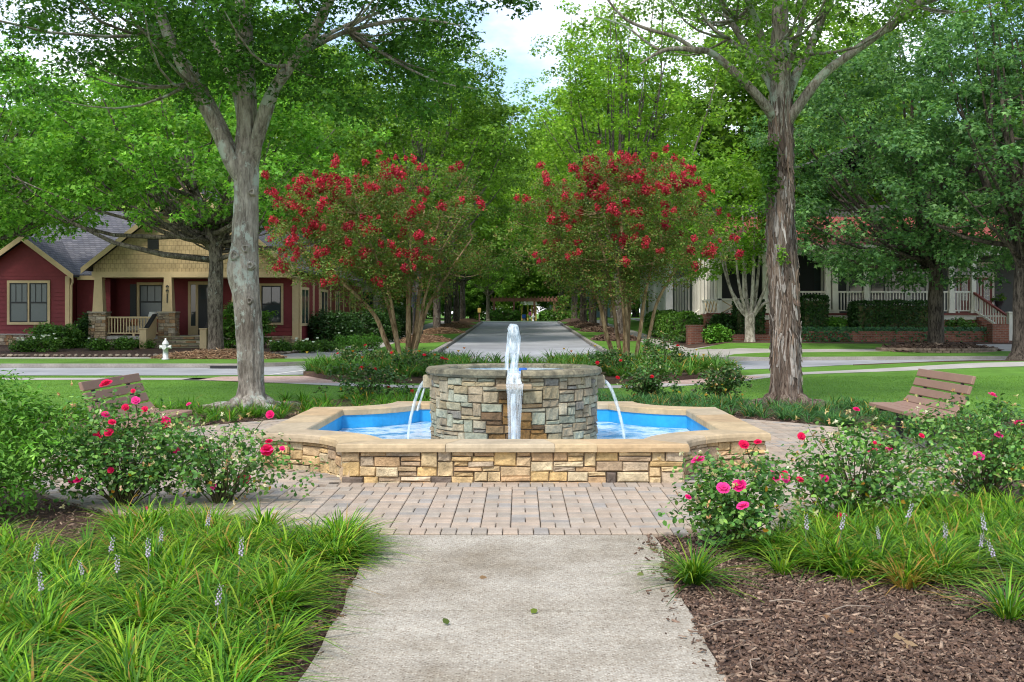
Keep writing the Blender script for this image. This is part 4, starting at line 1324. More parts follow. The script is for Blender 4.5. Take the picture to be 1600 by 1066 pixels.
# --- crape myrtles on the bulb
def bloom_mesh(seed):
    "a panicle of crinkled red florets"
    rng = np.random.default_rng(seed)
    n = 84
    u = rng.normal(size=(n, 3)); u /= np.linalg.norm(u, axis=1, keepdims=True)
    pos = u * np.array([0.105, 0.105, 0.13]) * (rng.random((n, 1)) ** 0.4)
    col = pal([(0.40, 0.016, 0.040), (0.30, 0.012, 0.028), (0.48, 0.04, 0.075), (0.34, 0.05, 0.05)], n, rng, 0.2)
    return leaves('bloom', pos, u + rng.normal(size=(n, 3)) * 0.5, 0.055 * rng.uniform(.6, 1.3, n), col, T_WIDE, rng)
blooms = [bloom_mesh(k) for k in range(4)]
for b in blooms: b.materials.append(M['petal'])
def crape(name, label, base, stems, c, r, seed, nb, bloom_bias):
    t = thing(name, label, 'tree', base, 0, 'crape myrtles in the planted island')
    rng = random.Random(seed)
    ends = []
    for x0, y0, ex, ey, ez, r0 in stems:
        p0 = Vector((x0, y0, -0.1))
        e = Vector((ex, ey, ez))
        mid = Vector((x0 + (ex - x0) * 0.30, y0 + (ey - y0) * 0.30, ez * 0.48))
        q = smooth([p0, p0.lerp(mid, 0.5) + Vector((rng.uniform(-.05, .05), 0, 0)), mid, mid.lerp(e, 0.5) + Vector((rng.uniform(-.1, .1), rng.uniform(-.1, .1), 0.12)), e], 6)
        m = MB(); m.tube(q, list(np.linspace(r0, r0 * 0.28, len(q))), 9, True, lambda i, th, p: 1 + .12 * mnoise.noise(Vector((cos(th) + seed, sin(th), p.z))))
        m.build('stem', M['bark_c'], t, True)
        ends += q[int(len(q) * .45):]
    cols = [(0.085, 0.19, 0.035), (0.12, 0.24, 0.045), (0.16, 0.27, 0.055), (0.21, 0.22, 0.06), (0.24, 0.13, 0.06)]
    def fl(x, y, z):
        k = (z - c[2]) / r[2]
        return k > -0.95 and (x / r[0]) ** 2 < 1.3
    me, cc = crown_leaves('crown', c, r, 700, 78, 0.34, 0.078, cols, seed, T_OVAL, shell=0.35, flat=0.75, filt=fl, irr=0.4)
    me.materials.append(M['leaf']); link('crown', me, None, t)
    m = MB()
    idx = list(range(len(cc))); rng.shuffle(idx)
    for q in idx[:150]:
        e = Vector(cc[q]); s = min(ends, key=lambda p: (p - e).length + 0.8 * max(0, p.z - e.z))
        ps = limb_pts(s, e, rng, n=4)
        m.tube(ps, list(np.linspace(0.016, 0.006, len(ps))), 5)
    m.build('twigs', M['bark_c'], t, True)
    # panicles at the tips of the outer crown
    outer = sorted(range(len(cc)), key=lambda q: -bloom_bias((cc[q] - np.array(c)) / np.array(r), rng))
    cnt = 0
    for q in outer:
        if cnt >= nb: break
        for _ in range(rng.choice([1, 2, 3])):
            d = (cc[q] - np.array(c)) / np.array(r)
            d = d / np.linalg.norm(d)
            p = cc[q] + d * 0.22 + np.array([rng.uniform(-.22, .22), rng.uniform(-.22, .22), rng.uniform(-.05, .22)])
            o = link('bloom', rng.choice(blooms), None, t)
            o.location = p
            o.rotation_euler = (rng.uniform(-.6, .6), rng.uniform(-.6, .6), rng.uniform(0, 6))
            s = rng.uniform(0.55, 1.35); o.scale = (s, s, s)
            v = rng.uniform(0.8, 1.45); o.color = (v, v * rng.uniform(.7, 1.3), v, 1)
            cnt += 1
def bias1(d, rng): return d[2] * 0.7 - d[0] * 0.7 - d[1] * 0.75 + rng.uniform(-0.95, 0.95)
def bias2(d, rng): return d[2] * 0.95 - d[1] * 0.8 + rng.uniform(-0.75, 0.75)
stemsL = [(-0.15, 0, -2.9, 0.2, 3.4, 0.10), (-0.1, 0.1, -1.8, 1.2, 4.3, 0.085), (-0.05, -0.1, -1.3, -0.9, 4.6, 0.07), (0.12, 0, 0.15, 0.1, 5.2, 0.105), (0.15, 0.1, 1.2, 0.9, 5.0, 0.085), (0.2, 0, 2.1, -0.2, 3.9, 0.08), (0.02, 0.1, 0.5, 1.5, 4.9, 0.06), (0.2, -0.1, 1.8, -1.2, 4.4, 0.065)]
crape('crape_myrtle', 'crape myrtle with red blooms thick along one side, nearer the red house', (-3.55, 35.4, 0.1), stemsL, (-0.75, 0, 4.0), (3.6, 2.6, 2.35), 41, 295, bias1)
stemsR = [(-0.25, 0, -2.3, 0.1, 4.3, 0.085), (-0.1, 0.1, -1.2, 0.9, 5.0, 0.075), (0.0, 0, -0.2, -0.2, 5.5, 0.11), (0.08, 0.1, 0.6, 0.8, 5.2, 0.09), (0.3, 0, 1.5, -0.1, 4.9, 0.075), (0.5, 0.05, 2.3, 0.3, 4.1, 0.075), (0.1, -0.1, -0.8, -1.3, 4.7, 0.06)]
crape('crape_myrtle', 'crape myrtle with red blooms mostly along its top, nearer the brick pier', (3.35, 36.6, 0.1), stemsR, (-0.25, 0, 4.15), (3.3, 2.4, 2.6), 57, 260, bias2)

# --- street trees, garden trees and the wood behind
ms_a = generic_tree(101, 15, 0.26, (0.2, 0, 9.8), (5.4, 5.0, 5.9), 500, 62, 0.66, 0.19, G_MID, M['bark_s'], 3.4, 34)
ms_b = generic_tree(102, 16, 0.24, (-0.2, 0.2, 10.0), (5.2, 5.0, 6.1), 480, 62, 0.66, 0.19, G_BRIGHT, M['bark_s'], 3.6, 34)
ms_tall = generic_tree(103, 20, 0.27, (0.1, 0, 11.4), (5.3, 5.0, 7.9), 560, 52, 0.66, 0.18, G_BRIGHT, M['bark_s'], 4.0, 44, shell=0.3)
ms_wood = generic_tree(104, 18, 0.35, (0, 0, 9.3), (5.8, 5.4, 8.8), 420, 60, 0.95, 0.32, G_MID, M['bark_s'], 3.0, 20, shell=0.35)
ms_far = generic_tree(105, 16, 0.3, (0, 0, 8.0), (5.8, 5.4, 7.9), 380, 60, 1.0, 0.40, G_DARK, M['bark_s'], 2.0, 12, shell=0.35)
st_l = [(58, -5.15, 'closest to the street corner'), (71, -5.1, 'second from the corner'), (82, -5.1, 'third from the corner'), (91, -5.0, 'fourth from the corner'), (101, -5.0, 'last before the far junction')]
for k, (d, x, wh) in enumerate(st_l):
    place_tree('street_tree', f'lichen spotted street tree on the red house side, {wh}', 'tree', (ms_a, ms_b)[k % 2], (x, d, gz(x, d) + 0.12), k * 1.7, 1.0 - 0.02 * k, (1.15, 1.1, 1), 'trees lining the street')
st_r = [(60, 5.2, 'closest to the street corner', ms_tall), (74, 5.4, 'second from the corner', ms_b), (83.5, 5.3, 'third from the corner', ms_tall), (89, 4.9, 'fourth from the corner', ms_a), (103, 4.9, 'last before the far junction', ms_a)]
for k, (d, x, wh, ms) in enumerate(st_r):
    place_tree('street_tree', f'grey barked street tree on the white porch side, {wh}', 'tree', ms, (x, d, gz(x, d) + 0.12), 0.6 + k * 2.1, 1.02, (1.25, 1.18, 1.1), 'trees lining the street')
# mulch rings at their feet
mounds = []
def mound(d, x, rx, ry, h, mat, name='mulch_mound'):
    m = MB()
    v, fs = [], []
    n, K = 18, 5
    for i in range(K + 1):
        t = i / K
        for k in range(n):
            a = 2 * pi * k / n
            rr = (1 - t) * (1 + 0.12 * sin(3 * a + d))
            xx, yy = x + rx * rr * cos(a), d + ry * rr * sin(a)
            v.append((xx, yy, gz(xx, yy) + 0.115 + h * (1 - (1 - t) ** 2) + (0.05 * mnoise.noise(Vector((xx * 2.3, yy * 2.3, d))) if i else 0)))
    for i in range(K):
        for k in range(n):
            fs.append((i * n + k, i * n + (k + 1) % n, (i + 1) * n + (k + 1) % n, (i + 1) * n + k))
    m.add(v, fs)
    o = tag(m.build(name, mat, None, True), kind='structure')
    mounds.append((o, d, x, rx, ry, h, mat == M['straw']))
    return o
for d, x, _ in st_l: mound(d, x + 0.25, 1.35, 2.6, 0.30, M['straw'])
for d, x, _, _2 in st_r: mound(d, x - 0.2, 1.25, 2.6, 0.30, M['mulch'])

G_MAPLE = [(0.1673, 0.38, 0.0439), (0.1279, 0.31, 0.039), (0.246, 0.46, 0.0634), (0.0886, 0.23, 0.0292)]
ms_m = generic_tree(111, 11, 0.27, (-1.0, 0, 7.0), (7.2, 4.8, 4.6), 620, 62, 0.56, 0.165, G_MAPLE, M['bark_s'], 3.8, 60, shell=0.4, zmin=4.75, irr=0.3)
place_tree('shade_tree', 'spreading bright green shade tree beside the fire hydrant and porch steps', 'tree', ms_m, (-10.95, 41.4, 0.12), 0)
ms_m2 = generic_tree(112, 12, 0.27, (0.3, 0, 7.0), (5.2, 4.6, 4.4), 340, 62, 0.6, 0.175, G_MAPLE, M['bark_s'], 3.8, 40, zmin=4.4)
place_tree('shade_tree', 'bright green tree reaching over the red gable window, its trunk outside the picture', 'tree', ms_m2, (-21.0, 43.5, 0.12), 1.0, 1.05, (0.95, 1, 1))
mound(41.2, -10.6, 2.3, 1.6, 0.26, M['straw'])
# pale multi-stem tree
def multi_stem():
    t = thing('young_tree', 'pale barked tree with several upswept limbs beside the brick pier', 'tree', (9.95, 49.8, 0.42))
    m = MB(); m.tube(smooth([(0, 0, -0.2), (0, 0, 0.2), (0, 0, 0.8), (0, 0, 1.3)], 4), [0.32, 0.30, 0.26, 0.25, 0.23, 0.22, 0.22, 0.22, 0.22, 0.23, 0.22, 0.20, 0.18], 12)
    m.build('trunk', M['bark_w'], t, True)
    for ex, ey, ez, r in ((-1.0, 0.1, 3.2, .10), (-0.65, -.3, 3.6, .09), (-0.2, .3, 4.0, .10), (0.15, -.2, 4.2, .11), (0.5, .3, 4.0, .10), (0.8, -.2, 3.4, .09), (1.3, 0, 2.6, .075), (-1.3, 0.2, 4.2, .06)):
        m = MB(); m.tube(smooth([(ex * .06, 0, 1.05), (ex * .45, ey * .4, 1.7), (ex * .8, ey * .8, ez * .72), (ex, ey, ez), (ex * 1.25, ey, ez + 1.6)], 5), list(np.linspace(r, 0.03, 21)), 8)
        m.build('limb', M['bark_w'], t, True)
    me, _ = crown_leaves('crown', (-1.1, 0, 5.6), (3.6, 3.2, 2.9), 230, 62, 0.6, 0.17, G_BRIGHT, 121, T_STAR, zmin=3.0)
    me.materials.append(M['leaf']); link('crown', me, None, t)
multi_stem()
# oaks before the porch house
ms_o = generic_tree(131, 13, 0.30, (-0.9, 0, 7.5), (6.2, 5.0, 6.0), 680, 66, 0.6, 0.165, G_OAK, M['bark_o'], 3.2, 44, zmin=2.5, droop=1.2, irr=0.3)
ms_o2 = generic_tree(132, 13, 0.36, (0.3, 0, 8.4), (5.6, 4.8, 5.6), 560, 66, 0.6, 0.165, G_OAK, M['bark_o'], 3.0, 44, zmin=3.2, droop=1.2)
place_tree('oak_tree', 'dark leaved oak with straight lichen flecked trunk in a brick edged mulch ring', 'tree', ms_o, (16.6, 46.0, 0.30), 0)
place_tree('oak_tree', 'dark leaved oak with thick brown trunk standing at the end of the front lawn', 'tree', ms_o2, (17.75, 40.6, 0.10), 0.4)
mound(46.0, 16.6, 2.3, 1.5, 0.25, M['mulch'])
sheet('mulch_bed', [tuple(p) for p in smooth([(10.5, 36.3), (14, 37.0), (17, 38.5), (22, 38.6), (26, 37.2), (20, 36.2), (15, 35.7), (10.5, 36.3)], 4)][:-1], 0.02, M['mulch'], 0.03, step=1.0)
# brick edging of the oak's ring
m = MB()
for k in range(26):
    a = pi + pi * (k + 0.5) / 26
    for q in range(2):
        a2 = a + (q * 0.06)
        Mx = Matrix.Translation((16.6 + 2.35 * cos(a2), 46.0 + 1.55 * sin(a2), 0.22 + q * 0.09)) @ Matrix.Rotation(math.atan2(1.55 * cos(a2), -2.35 * sin(a2)), 4, 'Z')
        f_ = R.uniform(.7, 1.1); m.col = (0.27 * f_, 0.20 * f_, 0.15 * f_, 1)
        m.bbox(-0.13, 0.13, -0.06, 0.06, -0.045, 0.04, 0.008, Mx)
o = m.build('brick_edging', M['stone']); tag(o, 'low curved edging of worn bricks round the oak mulch ring', 'edging')
# wood behind everything
rw = random.Random(77)
wood_spots = []
for k in range(11): wood_spots.append((-44 + k * 3.4 + rw.uniform(-1, 1), 74 + rw.uniform(-5, 9) - 2.0 * (k % 2)))
for k in range(10): wood_spots.append((14 + k * 4.0 + rw.uniform(-1, 1), 74 + rw.uniform(-4, 10)))
for k in range(17): wood_spots.append((-44 + k * 5.4 + rw.uniform(-1.2, 1.2), 134 + rw.uniform(-6, 10)))
for k in range(13): wood_spots.append((-34 + k * 5.4 + rw.uniform(-1.2, 1.2), 154 + rw.uniform(-4, 4)))
kinds = [('tall green tree rising behind the {}', ms_wood, 1.0), ('dark green tree rising behind the {}', ms_far, 1.0), ('pale green tree rising behind the {}', ms_wood, 1.15)]
for k, (x, y) in enumerate(wood_spots):
    lab, ms, s = kinds[rw.choice([0, 0, 1, 2])]
    place_ = 'red house' if y < 100 and x < 0 else 'white porch house' if y < 100 else 'pergola at the street end'
    if y > 100 and abs(x) < 8: s *= 0.95
    tint = {0: (1.15, 1.1, 1), 1: (1.1, 1.1, 1), 2: (1.5, 1.35, 1.2)}[[q[0] for q in kinds].index(lab)]
    place_tree('background_tree', lab.format(place_), 'tree', ms, (x, y, gz(x, y)), rw.uniform(0, 6), s * rw.uniform(0.85, 1.12), tint, f'trees behind the {place_}, {lab.split()[0]}')
for k in range(17):
    x, y = -34 + k * 4.2 + rw.uniform(-.8, .8), 129 + rw.uniform(-3, 2)
    if 0.5 < x < 12: continue
    place_tree('background_bush', 'big rounded green bush in the thicket behind the pergola', 'bush', ms_far, (x, y, gz(x, y) - .3), rw.uniform(0, 6), rw.uniform(.34, .44), (1.2, 1.15, 1), 'bushes behind the pergola')
for k in range(9):
    x, y = (-30 - k * 2.2, 66) if k < 4 else (-22 - (k - 4) * 3.0 + 12, 96 + k)
    place_tree('background_bush', 'big rounded green bush between the houses along the street', 'bush', ms_far, (x, y, gz(x, y) - .3), rw.uniform(0, 6), rw.uniform(.34, .44), (1.1, 1.1, 1), 'bushes between the houses')
for k in range(5):
    x, y = 12 + k * 3.2, 100 + k
    place_tree('background_bush', 'big rounded green bush beyond the white house', 'bush', ms_far, (x, y, gz(x, y) - .3), rw.uniform(0, 6), rw.uniform(.34, .44), (1.1, 1.1, 1), 'bushes beyond the white house')
for x, y, s_, lab in ((-7.5, 140, 1.55, 'very tall pale tree above the pergola, on the kiosk side'), (0.5, 146, 1.42, 'very tall pale tree straight above the middle of the pergola'), (8.5, 141, 1.62, 'very tall pale tree above the pale blue house')):
    place_tree('background_tree', lab, 'tree', ms_wood, (x, y, gz(x, y)), x, s_, (1.5, 1.4, 1.3))
for x, y, s in ((-3.2, 116, .72), (9.5, 118, 0.85), (-12, 117, 0.95), (15, 112, 1.0)):
    place_tree('background_tree', 'round crowned tree beside the far pergola', 'tree', ms_a, (x, y, gz(x, y)), x, s, (1.05, 1.1, 1), 'trees beside the far pergola')

# ------------------------------------------------------------------ shrubs
def leaf_shrub(name, label, loc, r, n_clump, per, cr, ls, cols, seed, templ=T_OVAL, cat='shrub', mat='leaf_gloss', group=None, shell=0.6, flat=0.8, stems=7, cz=None):
    t = thing(name, label, cat, loc, 0, group)
    cz = r[2] * 0.9 if cz is None else cz
    me, cc = crown_leaves('foliage', (0, 0, cz), r, n_clump, per, cr, ls, cols, seed, templ, shell=shell, flat=flat, zmin=0.06, droop=0.2, irr=0.3)
    me.materials.append(M[mat]); link('foliage', me, None, t)
    rng = random.Random(seed)
    m = MB()
    for q in range(min(stems, len(cc))):
        e = Vector(cc[rng.randrange(len(cc))])
        m.tube([Vector((e.x * .08, e.y * .08, -0.03)), Vector((e.x * .45, e.y * .45, e.z * .6)), e], [0.016, 0.011, 0.004], 5)
    m.build('stems', M['stem'], t, True)
    return t
S_BRIGHT = [(0.0984, 0.27, 0.0244), (0.1476, 0.34, 0.039), (0.0689, 0.2, 0.0195), (0.2066, 0.4, 0.0585)]
S_DARK = [(0.025, 0.07, 0.015), (0.04, 0.10, 0.02), (0.055, 0.13, 0.025), (0.02, 0.05, 0.012)]
S_MID = [(0.0738, 0.18, 0.0244), (0.1082, 0.24, 0.0292), (0.0541, 0.13, 0.0195), (0.1476, 0.29, 0.039)]
leaf_shrub('leafy_shrub', 'large bright green glossy leaved shrub beside the left hand rose bush', (-4.95, 9.6, 0), (1.25, 1.0, 0.62), 420, 42, 0.16, 0.062, S_BRIGHT, 201, T_SLIM, shell=0.5)

# house planting, left
leaf_shrub('weeping_maple_shrub', 'low feathery weeping green shrub beneath the gable window', (-19.0, 47.3, 0.16), (1.05, 0.8, 0.58), 120, 60, 0.30, 0.12, S_MID, 211, T_OVAL, flat=0.35)
leaf_shrub('weeping_maple_shrub', 'feathery green shrub on the far side of the porch steps', (-11.3, 47.0, 0.16), (1.1, 0.8, 1.1), 120, 60, 0.34, 0.13, S_MID, 212, T_OVAL, flat=0.35)
leaf_shrub('dark_shrub', 'dark narrow shrub tucked against the stone porch pillar', (-18.25, 48.6, 0.16), (0.3, 0.35, 0.8), 50, 50, 0.25, 0.12, S_DARK, 213)
def white_flowers(t, n, r, seed):
    rng = random.Random(seed)
    m = MB(); m.col = (0.85, 0.87, 0.85, 1)
    for _ in range(n):
        a, q = rng.uniform(0, 2 * pi), rng.random() ** .5
        p = Vector((r[0] * q * cos(a), r[1] * q * sin(a) - 0.1, r[2] * (1.2 + rng.uniform(0, .6))))
        m.lathe([(0.02, -0.03), (0.06, 0.0), (0.045, 0.03)], 6, p)
    m.build('flowers', M['petal'], t)
for px, d, rr, sd, fl, wh in ((35, 45.2, 0.55, 221, 5, 'white flowering low bush under the red gable wall, beyond the wider one'), (72, 45.2, 0.72, 222, 9, 'wider white flowering bush under the gable window'), (155, 46.0, 0.50, 223, 2, 'small round green bush at the foot of the first porch pillar'), (195, 46.2, 0.55, 224, 0, 'small round green bush beneath the porch railing'), (226, 47.0, 0.4, 225, 0, 'thin upright bush beside the porch stair post'),
                               (440, 45.5, 0.45, 226, 2, 'small bush below the right corner of the red house'), (478, 45.5, 0.55, 227, 8, 'white flowering bush by the downspout of the red house'), (510, 46.5, 0.45, 228, 0, 'small green bush along the stone edged bed'), (545, 47.5, 0.8, 229, 2, 'loose yellow green bush at the corner bed of the red house'), (575, 50, 0.7, 230, 0, 'olive bush at the end of the stone edged bed')):
    x = (px - CX) / F * d
    t = leaf_shrub('garden_bush', wh, (x, d, gz(x, d) + 0.13), (rr * .85, rr * .65, rr * .42), 55, 38, 0.17, 0.08, S_MID if sd < 229 else S_BRIGHT, sd)
    if fl: white_flowers(t, fl, (rr, rr * .8, rr * .6), sd)
for px, d, rx, h, sd, wh in ((522, 52.5, 1.3, 0.75, 241, 'broad dark evergreen shrub under the side windows of the red house'), (580, 57, 1.5, 0.8, 242, 'broad dark evergreen shrub farther along the side of the red house'), (612, 62, 1.3, 0.9, 243, 'dark shrub where the red house side wall ends')):
    x = (px - CX) / F * d
    leaf_shrub('evergreen_shrub', wh, (x, d, gz(x, d) + 0.13), (rx, 1.0, h), 130, 55, 0.32, 0.13, S_DARK, sd)
# right house planting
def hedge_box(name, label, x0, x1, y0, y1, z0, z1, seed, n, ls=0.10, cols=S_DARK, cat='hedge', group=None):
    "clipped hedge: leaves over a rounded box"
    rng = np.random.default_rng(seed)
    t = thing(name, label, cat, ((x0 + x1) / 2, (y0 + y1) / 2, z0), 0, group)
    hx, hy, hz = (x1 - x0) / 2, (y1 - y0) / 2, (z1 - z0)
    u = rng.uniform(-1, 1, (n, 3))
    k = np.argmax(np.abs(u) * rng.uniform(0.6, 1.4, (n, 3)), axis=1)
    sgn = np.sign(u[np.arange(n), k]); u[np.arange(n), k] = sgn * rng.uniform(0.84, 1.0, n)
    nrm = np.zeros((n, 3)); nrm[np.arange(n), k] = sgn
    corner = 1 - 0.06 * (np.abs(u) ** 6).sum(1)[:, None]
    pos = u * corner * np.array([hx, hy, hz / 2]) + np.array([0, 0, hz / 2])
    pos += np.array([[0.07 * mnoise.noise(Vector(p) * 1.8 + Vector((seed, 0, 0))) for _ in range(3)] for p in pos]) * 1.6
    col = pal(cols, n, rng, 0.2)
    me = leaves('foliage', pos, nrm * 0.7 + rng.normal(size=(n, 3)) * 0.5 + np.array([0, 0, .3]), ls * rng.uniform(.7, 1.3, n), col, T_WIDE, rng)
    me.materials.append(M['leaf_gloss']); link('foliage', me, None, t)
    m = MB(); m.box(-hx * .8, hx * .8, -hy * .8, hy * .8, 0.0, hz * .82); m.col = (0.02, 0.035, 0.012, 1)
    me2 = m.mesh('twig_core'); link('twig_core', me2, M['stem'], t)
    return t
GZR = 0.45
hedge_box('hedge', 'long clipped dark hedge in front of the white porch railing', 14.6, 18.6, 50.9, 52.0, 0.95, 2.28, 251, 9000)
hedge_box('hedge', 'clipped dark shrub between the screened porch and the pale barked tree', 9.5, 10.9, 50.8, 51.9, GZR, 2.4, 252, 4200)
hedge_box('hedge', 'clipped dark shrub below the porch railing beside the shaggy trunk', 12.5, 13.75, 50.9, 51.9, 0.9, 2.55, 253, 4000)
for k in range(6):
    d = 53.0 + k * 2.1
    hedge_box('hedge_shrub', 'green clipped shrub ' + ['next to the brick pier, first of the row', 'second in the row from the brick pier', 'third in the row from the brick pier', 'fourth in the row from the brick pier', 'fifth in the row from the brick pier', 'last in the row from the brick pier'][k], 7.35 - .06 * k, 8.55, d, d + 2.0, gz(8, d) + 0.14, gz(8, d) + 1.35 + 0.1 * sin(k * 2), 260 + k, 2600, 0.12, S_MID, 'shrub', 'hedge row along the sidewalk')
for px, py, d, rr, sd, cols, wh in ((1120, 520, 49.9, 0.55, 271, S_BRIGHT, 'vivid yellow green bush beside the brick pier'), (1127, 505, 51.2, 0.5, 272, S_DARK, 'low dark plants under the screened porch'), (1500, 505, 51.0, 0.75, 273, S_MID, 'loose green bush beside the porch steps'), (1305, 508, 51.2, 0.4, 274, S_BRIGHT, 'small green vine on the brick porch pier')):
    x = (px - CX) / F * d
    leaf_shrub('garden_bush', wh, (x, d, gz(x, d) + (0.6 if d > 51 else 0.14)), (rr, rr * .6, rr * .7), 60, 40, 0.2, 0.10, cols, sd, T_WIDE)

# ------------------------------------------------------------------ red house
def board_wall(x0, x1, z0, z1, y, board=0.18, t=0.026, side=-1):
    "lapped boards on a wall facing -y (side -1)"
    m = MB()
    z = z0
    while z < z1 - 1e-4:
        zt = min(z + board, z1)
        m.add([(x0, y - t, z), (x1, y - t, z), (x1, y, zt), (x0, y, zt), (x0, y, z), (x1, y, z)], [(0, 1, 2, 3), (4, 5, 1, 0)])
        z = zt
    return m
def stone_face(L, H, mapf, seed, unit_=0.07, wmin=0.12, wmax=0.34, depth=0.05):
    r = random.Random(seed)
    rows = max(1, round(H / unit_))
    m = MB()
    for x0, x1, r0, r1 in pack(L, rows, r, wmin, wmax, 2, 0.03):
        c = r.choice([(0.46, 0.34, 0.21), (0.52, 0.42, 0.30), (0.40, 0.29, 0.18), (0.34, 0.27, 0.20), (0.56, 0.48, 0.37), (0.42, 0.25, 0.13)])
        m.col = (*c, 1)
        stone(m, mapf, x0, x1, r0 * H / rows, r1 * H / rows, depth, r, gap=0.006, nseg=1)
    return m
def window(par, x0, x1, z0, z1, y, trim, sash, cols=2, muntin=3, tw=0.11, blind=True, half=True):
    "double-hung windows side by side in a wall facing -y; returns the window part with frame, sashes and panes"
    m = MB()
    m.box(x0, x1, y - 0.05, y, z1 - tw, z1); m.box(x0, x1, y - 0.05, y, z0, z0 + tw)
    m.box(x0, x0 + tw, y - 0.048, y, z0 + tw, z1 - tw); m.box(x1 - tw, x1, y - 0.048, y, z0 + tw, z1 - tw)
    wd = (x1 - x0 - 2 * tw)
    for k in range(1, cols):
        xm = x0 + tw + wd * k / cols
        m.box(xm - 0.035, xm + 0.035, y - 0.047, y, z0 + tw, z1 - tw)
    wnd = m.build('window', trim, par)
    for k in range(cols):
        a = x0 + tw + wd * k / cols + (0.035 if k else 0); b = x0 + tw + wd * (k + 1) / cols - (0.035 if k < cols - 1 else 0)
        zm = (z0 + z1) / 2
        s = MB(); f_ = 0.05
        s.box(a, b, y - 0.03, y - 0.005, z1 - tw - f_, z1 - tw); s.box(a, b, y - 0.03, y - 0.005, z0 + tw, z0 + tw + f_)
        s.box(a, a + f_, y - 0.029, y - 0.005, z0 + tw + f_, z1 - tw - f_); s.box(b - f_, b, y - 0.029, y - 0.005, z0 + tw + f_, z1 - tw - f_)
        s.box(a + f_, b - f_, y - 0.031, y - 0.005, zm - 0.035, zm + 0.035)
        for q in range(1, muntin):
            xm = a + (b - a) * q / muntin
            s.box(xm - 0.015, xm + 0.015, y - 0.026, y - 0.005, zm + 0.035, z1 - tw - f_)
        s.build('sash', sash, wnd)
        g = MB(); g.box(a + 0.01, b - 0.01, y - 0.012, y - 0.008, z0 + tw + 0.01, z1 - tw - 0.01)
        g.build('pane', M['blind'] if blind else M['glass'], wnd)
    return wnd

HX = thing('red_house', 'dark red lap sided bungalow with tan gable porch, stone pillars and grey shingle roof', 'house', (0, 0, 0))
def part(name, mat, m, par=HX, smooth_=False): return m.build(name, mat, par, smooth_)
# left gable wing
y1 = 49.6
ex0, ex1, apx, ze, za = -23.6, -19.1, -21.3, 3.27, 4.95
part('wall', M['red_siding'], board_wall(-23.4, -19.42, 0.82, 3.30, y1))
m = MB(); sl = (za - ze) / (apx - ex0)
z = 3.30
while z < za - 0.12:
    zt = z + 0.18
    def xr(zz): return (apx - max(0.02, (za - 0.1 - zz) / sl), apx + max(0.02, (za - 0.1 - zz) / sl))
    a, b = xr(z), xr(min(zt, za - 0.1))
    m.add([(a[0], y1 - .014, z), (a[1], y1 - .014, z), (b[1], y1, zt), (b[0], y1, zt)], [(0, 1, 2, 3)])
    z = zt
part('gable_wall', M['red_siding'], m)
m = MB(); m.box(-19.55, -19.36, y1 - 0.06, y1 + 0.1, 0.80, 3.3); part('corner_board', M['tan'], m)
m = MB(); m.tube([(-19.25, y1 - 0.02, 3.2), (-19.22, y1 - 0.05, 3.05), (-19.28, y1 - 0.05, 2.9), (-19.28, y1 - 0.05, 0.3)], 0.045, 8); part('downspout', M['tan'], m)
tag(part('stone_base', M['stone'], stone_face(4.0, 0.58, lambda s, z_, o_: (-23.4 + s, y1 - 0.02 - o_, 0.2 + z_), 301)), kind='stuff')
m = MB(); m.box(-23.45, -19.36, y1 - 0.10, y1 + 0.05, 0.785, 0.83); part('stone_ledge', M['concrete'], m)
window(HX, -22.05, -20.2, 1.22, 3.12, y1 - 0.015, M['tan'], M['dark'], 2, 3)
m = MB(); m.box(-23.4, -19.42, y1 + 0.05, 60, 0, 3.28); m.box(-19.45, -9.65, 51.3, 70, 0, 3.28); part('wall_body', M['red_siding'], m)
def gable_roof(apx, za, xl, xr, ze, y0, y1_, mat, trim, th=0.10, over=0.0, tr=True):
    m = MB()
    for x, s in ((xl, 1), (xr, -1)):
        m.prism([(x, y0, ze), (apx, y0, za), (apx, y0, za + th), (x - s * 0.02, y0, ze + th)], (0, y1_ - y0, 0))
    part('roof', mat, m)
    if tr:
        for x, s in ((xl, 1), (xr, -1)):
            m = MB()
            m.prism([(x - s * .02, y0 - 0.04, ze - 0.14), (apx, y0 - 0.04, za - 0.14), (apx, y0 - 0.04, za + th + 0.01), (x - s * .02, y0 - 0.04, ze + th + 0.01)], (0, 0.038, 0))
            part('barge_board', trim, m)
gable_roof(apx, za, ex0, ex1, ze, y1 - 0.35, 60, M['shingle'], M['tan'])
# porch wing whose ridge runs back
yp = 48.5
PX0, PX1, PAP, PZE, PZA = -18.3, -9.4, -13.85, 3.50, 7.05
m = MB()
m.prism([(PX0 + 0.35, yp, PZE - 0.05), (PX1 - 0.15, yp, PZE - 0.05), (PX1 - 0.15, yp, PZE + 0.06), (PAP, yp, PZA - 0.10), (PX0 + 0.35, yp, PZE + 0.22)], (0, 0.12, 0))
part('gable_wall', M['shake'], m)
gable_roof(PAP, PZA, PX0, PX1, PZE, yp - 0.4, 73, M['shingle'], M['tan'])
m = MB(); m.box(-18.0, -9.6, yp - 0.06, yp + 0.25, 3.22, 3.46); part('porch_beam', M['tan'], m)
m = MB(); m.box(-15.66, -15.2, yp - 0.03, yp + 0.02, 4.4, 4.9); v_ = part('gable_vent', M['dark'], m)
m = MB()
for k in range(6): m.box(-15.64, -15.22, yp - 0.045, yp - 0.02, 4.42 + k * 0.08, 4.46 + k * 0.08)
part('louvre', M['dark'], m, v_)
m = MB(); m.box(-12.4, -11.95, yp - 0.03, yp + 0.02, 4.4, 4.9); part('gable_vent', M['dark'], m)
